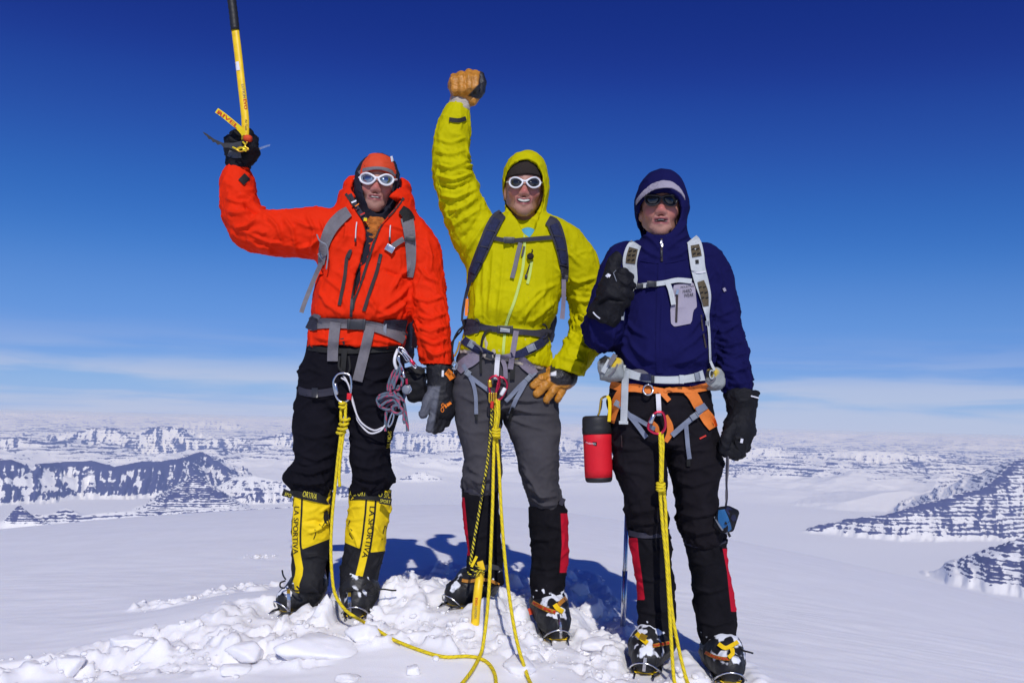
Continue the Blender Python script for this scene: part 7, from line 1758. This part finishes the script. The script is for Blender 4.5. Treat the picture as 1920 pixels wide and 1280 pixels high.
# harness of the navy man
hC = thing('climbing_harness', 'orange climbing harness worn over black trousers below the navy jacket', 'climbing harness', at(1240, 740, D3))
wb = strap('waist_belt', [(1144, 720, 14), (1166, 726, 15), (1192, 727, 15), (1212, 731, 13), (1230, 731, 12), (1252, 735, 10)], 14, m_weborg, hC, bvC, thick=.007, lift=.006); strap('waist_belt', [(1246, 732, 8), (1270, 730, 10), (1294, 731, 12), (1314, 727, 14), (1330, 724, 14)], 10, m_weborg, hC, bvC, thick=.007, lift=.007)
strap('belt_tail', [(1236, 731), (1246, 741), (1255, 751)], 9, m_weborg, wb, bvC, thick=.004, lift=.014); strap('belt_tail', [(1262, 731), (1252, 728), (1246, 735)], 6, m_weborg, wb, bvC, thick=.004, lift=.016)
P = [hit(bvC, 1213 + 9 * math.cos(t) * (1 if abs(math.cos(t)) > .3 else 1), 731 + 9.5 * math.sin(t)) + Vector((0, -.022, 0)) for t in np.linspace(0, 2 * math.pi, 13)[:-1]]; V, f, _ = tube_mesh(curve_pts(P + [P[0]], 4)[:-1], .0032, 8, closed=True); obj('steel_buckle', V, f, m_steel, wb)
r1 = strap('leg_riser', [(1172, 728, 16), (1163, 740, 19), (1156, 754, 19), (1149, 772, 18), (1144, 792, 16)], 18, m_weborg, hC, bvC, thick=.006, lift=.006); r2 = strap('leg_riser', [(1288, 730, 18), (1300, 742, 20), (1310, 760, 20), (1320, 774, 22), (1330, 788, 24), (1338, 802, 18)], 20, m_weborg, hC, bvC, thick=.006, lift=.006)
for pts, w, p_ in (([(1158, 756), (1178, 776), (1196, 798), (1212, 820)], 9, r1), ([(1180, 777), (1200, 788), (1219, 799), (1228, 804)], 8, r1), ([(1316, 768), (1296, 785), (1278, 800), (1260, 816)], 10, r2), ([(1286, 793), (1288, 815), (1290, 838), (1293, 860)], 8, r2)): strap('leg_strap', pts, w, m_webbl, p_, bvC, thick=.003, lift=.010)
buckle('buckle', r2, 1302, 780, 15, 11, bvC, m_plgrey, .016, rot=-.6); buckle('buckle', r1, 1158, 757, 13, 11, bvC, m_plgrey, .016, rot=.5); strap('strap_end', [(1291, 858), (1291, 874)], 7, m_print, r2, bvC, thick=.003, lift=.008)
V, f = strap_mesh([(1306, 770), (1318, 764), (1324, 760)], 13, bvC, lift=.012, thick=.006); obj('buckle_cover', V, f, m_webbl, r2, smooth=False)
strap('crotch_web', [(1249, 778, 6), (1256, 796, 11), (1256, 812, 12), (1248, 828, 8)], 10, m_weborg, hC, bvC, thick=.004, lift=.004); strap('crotch_web', [(1222, 790, 6), (1230, 800, 10), (1234, 812, 6)], 8, m_weborg, hC, bvC, thick=.004, lift=.004)
strap('belay_loop', [(1234, 738), (1235, 756), (1236, 779)], 9, m_whiteweb, hC, bvC, thick=.008, lift=.014)
yc = D3 - .16
carabiner('red locking carabiner with silver sleeve on the orange harness', [(1232, 772, yc), (1242, 773, yc), (1246.5, 783, yc), (1247.5, 800, yc), (1239, 812, yc), (1227, 811.5, yc), (1216.5, 804, yc), (1216.5, 794, yc), (1224, 778, yc)], .0044, m_redal, None, ((1226, 776, yc - .002), (1219, 794, yc - .002)))
ropeC = thing('climbing_rope', 'two yellow rope strands hanging in front of black trousers with the orange harness', 'rope', at(1238, 820, yc), 'yellow climbing ropes')
e3, e4 = g3(1262, 1272), g3(1284, 1274)
cord_px('strand', [(1237, 810, yc), (1238, 831, yc), (1239, 852, yc), (1239, 880, yc), (1239, 905, yc)], RR_, m_rope, ropeC); cord_px('strand', [(1241, 812, yc + .01), (1243, 835, yc + .01), (1242, 860, yc + .01), (1241, 905, yc)], RR_, m_rope, ropeC)
cord('strand', [at(*p) for p in lerp_y([(1237, 915), (1240, 955), (1243, 990), (1249, 1046), (1253, 1103), (1257, 1173), (1261, 1240)], yc, e3[1], 930, 1272)] + [Vector(g3(1264, 1278)), Vector(g3(1268, 1300)), Vector(g3(1270, 1400)), Vector(g3(1262, 1520))], RR_, m_rope, ropeC); cord('strand', [at(*p) for p in lerp_y([(1242, 915), (1247, 940), (1249, 990), (1253, 1060), (1260, 1145), (1272, 1212), (1282, 1255)], yc + .01, e4[1], 930, 1272)] + [Vector(g3(1288, 1279)), Vector(g3(1294, 1300)), Vector(g3(1310, 1400)), Vector(g3(1315, 1520))], RR_, m_rope, ropeC)
knot(1239, 913, yc - .006, 6.5, 16, 3, ropeC)
# insulated bottle
bt = thing('insulated_bottle', 'red insulated bottle pouch with black lid hanging beside the black trousers', 'bottle', at(1121, 903, D3 - .02)); byy = D3 - .02
def Zp(v): return at(1121, v, byy).z
cx = at(1120.5, 840, byy); ax_t = Vector((at(1119, 790, byy).x - at(1123, 895, byy).x, 0, Zp(790) - Zp(895))).normalized(); k_ = byy / FPX
def LZ(v): return (Zp(v) - cx.z)
bx = lambda v: cx
V, f = lathe([(.001, LZ(904)), (22.5 * k_, LZ(903)), (25 * k_, LZ(899)), (25.5 * k_, LZ(892))], cx, ax_t, 36); obj('base', V, f, m_rubber, bt)
V, f = lathe([(25.6 * k_, LZ(894)), (26 * k_, LZ(880)), (26 * k_, LZ(850)), (26.3 * k_, LZ(825)), (26.6 * k_, LZ(812)), (25 * k_, LZ(811))], cx, ax_t, 36); sleeve_o = obj('sleeve', V, f, m_red, bt)
V, f = lathe([(25 * k_, LZ(814)), (27.5 * k_, LZ(813)), (27.7 * k_, LZ(802)), (26.9 * k_, LZ(799)), (27.2 * k_, LZ(796)), (26.9 * k_, LZ(786)), (25.5 * k_, LZ(781)), (21 * k_, LZ(779)), (.001, LZ(779))], cx, ax_t, 36); obj('lid', V, f, m_rubber, bt)
sb_ = bvh_of(sleeve_o); lb_ = strap('label', [(1096, 828), (1106, 831), (1119, 832)], 7, m_print, sleeve_o, sb_, thick=.001, lift=.001); letters('lettering', 'THERMO', [(1098, 829.3), (1106, 831), (1117, 832)], 3, m_whprint, lb_, sb_, lift=.004)
cbt = thing('carabiner', 'yellow accessory carabiner hanging the red bottle from the orange harness', 'carabiner', at(1126, 760, byy))
V, f, _ = tube_mesh(curve_pts([at(u, v, byy) for u, v in ((1121, 779), (1124, 772), (1126, 755), (1128, 747), (1136, 743), (1142, 748))], 6), .0036, 8); obj('frame', V, f, m_gold, cbt); cord_px('gate', [(1122, 776, byy), (1127, 765, byy), (1129, 750, byy)], .0022, m_dsteel, cbt)
strap('sling', [(1138, 742), (1143, 750), (1143, 775), (1142, 790)], 6, m_yellow, cbt, y=byy - .03)
# trekking pole behind the navy man
gp = g3(1168, 1172, 0); pt_ = thing('trekking_pole', 'silver trekking pole stuck in the snow behind the black trousers', 'trekking pole', gp)
tp = at(1176, 946, gp[1] + .0); dv = (tp - Vector(gp)); V, f, _ = tube_mesh([Vector(gp) - dv * .06, Vector(gp) + dv * .45], .0105, 12); obj('lower_shaft', V, f, m_steel, pt_)
V, f, _ = tube_mesh([Vector(gp) + dv * .44, Vector(gp) + dv * .47, Vector(gp) + dv * 1.0], [.0105, .0088, .0088], 12); obj('upper_shaft', V, f, m_steel, pt_)
V, f, _ = tube_mesh([Vector(gp) + dv * .98, Vector(gp) + dv * 1.02, Vector(gp) + dv * 1.25, Vector(gp) + dv * 1.28], [.010, .014, .016, .006], 12); obj('grip', V, f, m_rubber, pt_)
strap('wrist_strap', [(1175, 930), (1172, 945), (1173, 955)], 4, m_print, pt_, y=gp[1] - .01)
# camera pouch on a cord
cp = thing('camera_case', 'small blue and black camera case dangling on a cord from the black glove', 'camera case', at(1360, 1000, D3 - .10)); yp = D3 - .10
cc = at(1361, 973, yp); F = Field(np.array(cc) - .07, np.array(cc) + .07, .0038); Rc = frame_of((.62, -.55, -.28)); F.add(block(cc, (.026, .038, .040), .012, Rc)); bag = garment('case', F, m_gloveblk, cp); cb_ = bvh_of(bag)
strap('front_panel', [(1353, 955, 12), (1356, 972, 20), (1362, 990, 20), (1366, 996, 14)], 18, mat('blue_ripstop', (.02, .12, .30), rough=.6, bump=.2, bscale=120), bag, cb_, thick=.003, lift=.001); strap('flap', [(1362, 952, 8), (1370, 960, 12), (1378, 976, 8)], 10, m_padblue, bag, cb_, thick=.004, lift=.002)
strap('piping', [(1340, 968), (1346, 980), (1354, 992), (1362, 999)], 3, m_plgrey, bag, cb_, thick=.003, lift=.002); strap('snap', [(1359, 979), (1363, 982)], 4, m_print, bag, cb_, thick=.004, lift=.004); strap('zip_tail', [(1365, 998), (1369, 1006)], 5, m_print, bag, y=yp - .03)
cord_px('cord', [(1364, 838, D3 - .125), (1363, 860, D3 - .115), (1362, 900, yp - .01), (1363, 930, yp - .01), (1361, 948, yp - .01)], .0036, m_webdk, cp); cord_px('cord', [(1364, 842, D3 - .125), (1366, 870, D3 - .115), (1363, 905, yp - .01), (1361, 925, yp - .01), (1362, 948, yp - .01)], .0026, m_web, cp)

# ---- crampons strapped on every boot
def crampon(label, key, boot, toe, heel, d, sd, strap_m, ank_px, y_ank, lean, group='crampons on the climbing boots'):
    t = thing('crampon', label, 'crampon', tuple(toe + np.array([0, 0, -.002])), group); L = np.linalg.norm(heel - toe); up = np.array([0, 0, 1.0]); z0 = toe[2]; bv_ = bvh_of(boot)
    for s in (-1, 1):
        V, f, _ = tube_mesh([toe + d * .0 + sd * s * .030 + up * .006, toe + d * .05 + sd * s * .047 + up * .006, toe + d * .12 + sd * s * .044 + up * .006, toe + d * L * .8 + sd * s * .036 + up * .006, heel + sd * s * .03 + up * .006], .0045, 6); obj('side_rail', V, f, m_dsteel, t)
        for q in (.0, .06, .11, L * .85):
            a = toe + d * q + sd * s * (.030 if q < .02 else .046 if q < .15 else .034) + up * .006; fw = -d * (.034 if q < .02 else .004)
            V, f, _ = tube_mesh([a, a + fw * .5 - up * (.010 if q < .02 else .014), a + fw - up * (.020 if q < .02 else .028)], [.0055, .004, .0008], 5); obj('point', V, f, m_steel, t)
    V, f = boxmesh(toe + d * .04 + up * .003, (.045, .008, .003), np.array([sd, d, up])); obj('cross_bar', V, f, m_yelmetal, t)
    P = []
    for i, a in enumerate(np.linspace(-1, 1, 9)): P.append(toe + sd * .050 * math.copysign(abs(a)**.8, a) + up * (.014 + .030 * (1 - a * a)) + d * (.020 - .028 * (1 - a * a)))
    V, f, _ = tube_mesh(P, .0030, 6); obj('front_bail', V, f, m_steel, t)
    return t, bv_
crs = []
for nm, key, bl, stm in (('crampon on the left black and yellow boot, toe turned out to the side', 'a1', bootsA[0], m_yellow), ('crampon on the right black and yellow boot pointing at the viewer', 'a2', bootsA[1], m_yellow), ('snow caked crampon on the boot behind the planted ice axe', 'b1', bootsB[0], m_ochre),
                         ('crampon with ochre straps under the red edged gaiter right of the planted ice axe', 'b2', bootsB[1], m_ochre), ('crampon with yellow straps beside the trekking pole', 'c1', bootsC[0], m_yelmetal), ('crampon with yellow straps on the rightmost boot', 'c2', bootsC[1], m_yelmetal)):
    crs.append(crampon(nm, key, *bl, stm, None, None, 0))
allb = bvh_of(*[b[0] for b in bootsA + bootsB + bootsC], *GA, *GB, *GC)
def cstrap(i, name, pts, w, m_, lift=.004, text=None):
    o = strap(name, pts, w, m_, crs[i][0], allb, thick=.004, lift=lift)
    if text: letters('lettering', text, [(p[0], p[1]) for p in pts], w * .55, m_redprint, o, allb, lift=lift + .008, bold=.03)
    return o
for i, u, v0, v1 in ((0, 541, 1112, 1146), (1, 655, 1118, 1156)): cstrap(i, 'toe_strap', [(u, v0), (u + .5, (v0 + v1) / 2), (u, v1)], 6.5, m_steel); cstrap(i, 'strap_buckle', [(u, v0 - 8), (u, v0)], 6, m_gold)
cstrap(2, 'ankle_strap', [(866, 1087), (880, 1089), (900, 1086), (920, 1088), (936, 1096)], 6, m_ochre, text=None); cstrap(3, 'ankle_strap', [(998, 1128), (1012, 1136), (1028, 1143), (1042, 1147)], 8, m_ochre, text='GRI'); cstrap(3, 'ankle_strap', [(1042, 1142), (1050, 1130), (1062, 1120)], 8, m_ochre); cstrap(3, 'strap_buckle', [(1040, 1132), (1046, 1140), (1056, 1146)], 9, m_yelmetal, .010)
cstrap(3, 'heel_lever', [(991, 1140), (995, 1152)], 8, m_capred); cstrap(3, 'toe_strap', [(1047, 1150), (1051, 1175), (1052, 1196)], 5, m_steel)
cstrap(4, 'ankle_strap', [(1193, 1186), (1202, 1195), (1214, 1205)], 9, m_yelmetal, .008); cstrap(4, 'ankle_strap', [(1224, 1210), (1240, 1207), (1262, 1203)], 7, m_ochre, text='VEL'); cstrap(4, 'strap_buckle', [(1200, 1190), (1212, 1196)], 11, m_gold, .012); cstrap(4, 'toe_strap', [(1210, 1232), (1207, 1258)], 6, m_steel)
cstrap(5, 'ankle_strap', [(1322, 1222), (1338, 1230), (1356, 1234), (1368, 1234)], 7, m_ochre, text='GRIVEL'); cstrap(5, 'ankle_strap', [(1347, 1206), (1360, 1214), (1374, 1208), (1384, 1202)], 8, m_yelmetal, .008); cstrap(5, 'strap_buckle', [(1372, 1214), (1374, 1224), (1366, 1232)], 8, m_yelmetal, .012)
cord_px('strap_end', [(1384, 1208, D3 - .10), (1392, 1218, D3 - .12), (1402, 1221, D3 - .13), (1412, 1224, D3 - .13)], .003, m_print, crs[5][0])
# laces and tabs on the black and yellow boots
for p_, pts in ((bootsA[0][0], [[(535, 1088), (526, 1092), (526, 1100), (534, 1102)], [(536, 1086), (531, 1078), (529, 1068)], [(544, 1098), (552, 1106), (562, 1106), (556, 1098)]]), (bootsA[1][0], [[(680, 1096), (692, 1090), (700, 1098), (690, 1104)], [(684, 1104), (694, 1112), (704, 1110), (708, 1100)], [(706, 1104), (720, 1104), (735, 1106), (743, 1106)], [(662, 1102), (650, 1104), (644, 1110)]])):
    for q in pts: cord_px('lace', [(u, v, D1 - .13) for u, v in q], .003, m_print, p_)

# ================================================================== broken snow
def ico(sub):
    bm = bmesh.new(); bmesh.ops.create_icosphere(bm, subdivisions=sub, radius=1.0)
    V = np.array([tuple(v.co) for v in bm.verts]); f = np.array([[v.index for v in p.verts] for p in bm.faces]); bm.free(); return V, f
_I3, _I1 = ico(4), ico(2)
def chunk(rng, base, n_planes=11, p=30):
    """lump bounded by a few tilted faces, edges slightly rounded"""
    N = rng.normal(size=(n_planes, 3)); N /= np.linalg.norm(N, axis=1, keepdims=True); N = np.concatenate([N, np.eye(3), -np.eye(3)]); D = np.concatenate([rng.uniform(.62, 1.0, n_planes), rng.uniform(.85, 1.1, 6)])
    k = np.maximum(base @ N.T / D, 0); return base / (np.sum(k**p, 1)**(1 / p))[:, None]
BLOCKS = [  # photo px, half sizes (m), turn, lean, label
    (604, 1222, (.135, .085, .042), .1, .10, 'broad flat snow slab lying below the two black and yellow boots'),
    (458, 1222, (.070, .050, .026), -.3, -.12, 'thin tilted snow slab left of the broad flat slab'),
    (682, 1197, (.052, .045, .040), .5, .10, 'upright snow block with the yellow rope passing behind it'),
    (776, 1260, (.022, .020, .020), .2, .0, 'small round snow ball alone in the front snow left of the crossing ropes'),
    (654, 1271, (.038, .028, .010), .0, .0, 'low oval snow crumb at the bottom edge below the flat slab'),
    (868, 1192, (.030, .026, .020), .9, .05, 'small snow lump just below the planted yellow ice axe'),
    (978, 1254, (.055, .045, .030), -.5, .1, 'wedge of snow between the crossing yellow rope strands at the bottom edge'),
    (1112, 1148, (.055, .045, .042), .7, -.15, 'angular snow block right of the red edged gaiter and left of the trekking pole'),
    (1088, 1108, (.048, .040, .034), .2, .12, 'squarish snow block behind the rightmost boot of the grey trousers'),
    (1120, 1212, (.060, .045, .030), -.2, .06, 'wide snow lump left of the boot beside the trekking pole'),
    (245, 1205, (.060, .040, .026), .3, .05, 'bright snow lump in the left trail of footprints'),
    (128, 1246, (.050, .040, .026), -.4, .10, 'snow lump near the lower left corner of the trail'),
    (440, 1258, (.050, .032, .016), .6, .04, 'low snow clod in front of the thin tilted slab')]
for i, (u, v, hs, rz, lean, lab) in enumerate(BLOCKS):
    rng = np.random.default_rng(100 + i); V = chunk(rng, _I3[0]) * np.array(hs); N = _I3[0]
    V = V + N * (.006 * fbm(V * 26 + i * 9, 4, 4) + .0022 * ridged(V * 90 + i, 2, 5))[:, None]
    c, s = math.cos(rz), math.sin(rz); cl, sl = math.cos(lean), math.sin(lean)
    V = np.stack([V[:, 0] * cl + V[:, 2] * sl, V[:, 1], -V[:, 0] * sl + V[:, 2] * cl], 1); V = np.stack([V[:, 0] * c - V[:, 1] * s, V[:, 0] * s + V[:, 1] * c, V[:, 2]], 1)
    g = g3(u, v, hs[2] * .15); o = obj('snow_block', V + np.array(g), _I3[1], m_snow, base=g)
    tag(o, lab, 'snow block', 'snow blocks in the trodden snow')
rng = np.random.default_rng(5); parts_ = []; Vs, Fs, off = [], [], 0
for pts, w, s in _SW:
    for k in range(int(90 * s)):
        i = rng.integers(0, len(pts) - 1); t = rng.random(); p = pts[i] * (1 - t) + pts[i + 1] * t + rng.normal(0, w * .55, 2)
        r = .003 + .010 * rng.random()**3; V = chunk(rng, _I1[0], 8, 12) * r * np.array([1.2, 1.0, .75]); a = rng.random() * 6.28
        V = np.stack([V[:, 0] * math.cos(a) - V[:, 1] * math.sin(a), V[:, 0] * math.sin(a) + V[:, 1] * math.cos(a), V[:, 2]], 1)
        h = bvh_ground.ray_cast(Vector((p[0], p[1], 1.0)), Vector((0, 0, -1)))
        if h[0] is None: continue
        Vs.append(V + np.array([p[0], p[1], h[0].z + r * .25])); Fs.append(_I1[1] + off); off += len(V)
tag(obj('snow_crumbs', np.concatenate(Vs), np.concatenate(Fs), m_snow), kind='stuff')
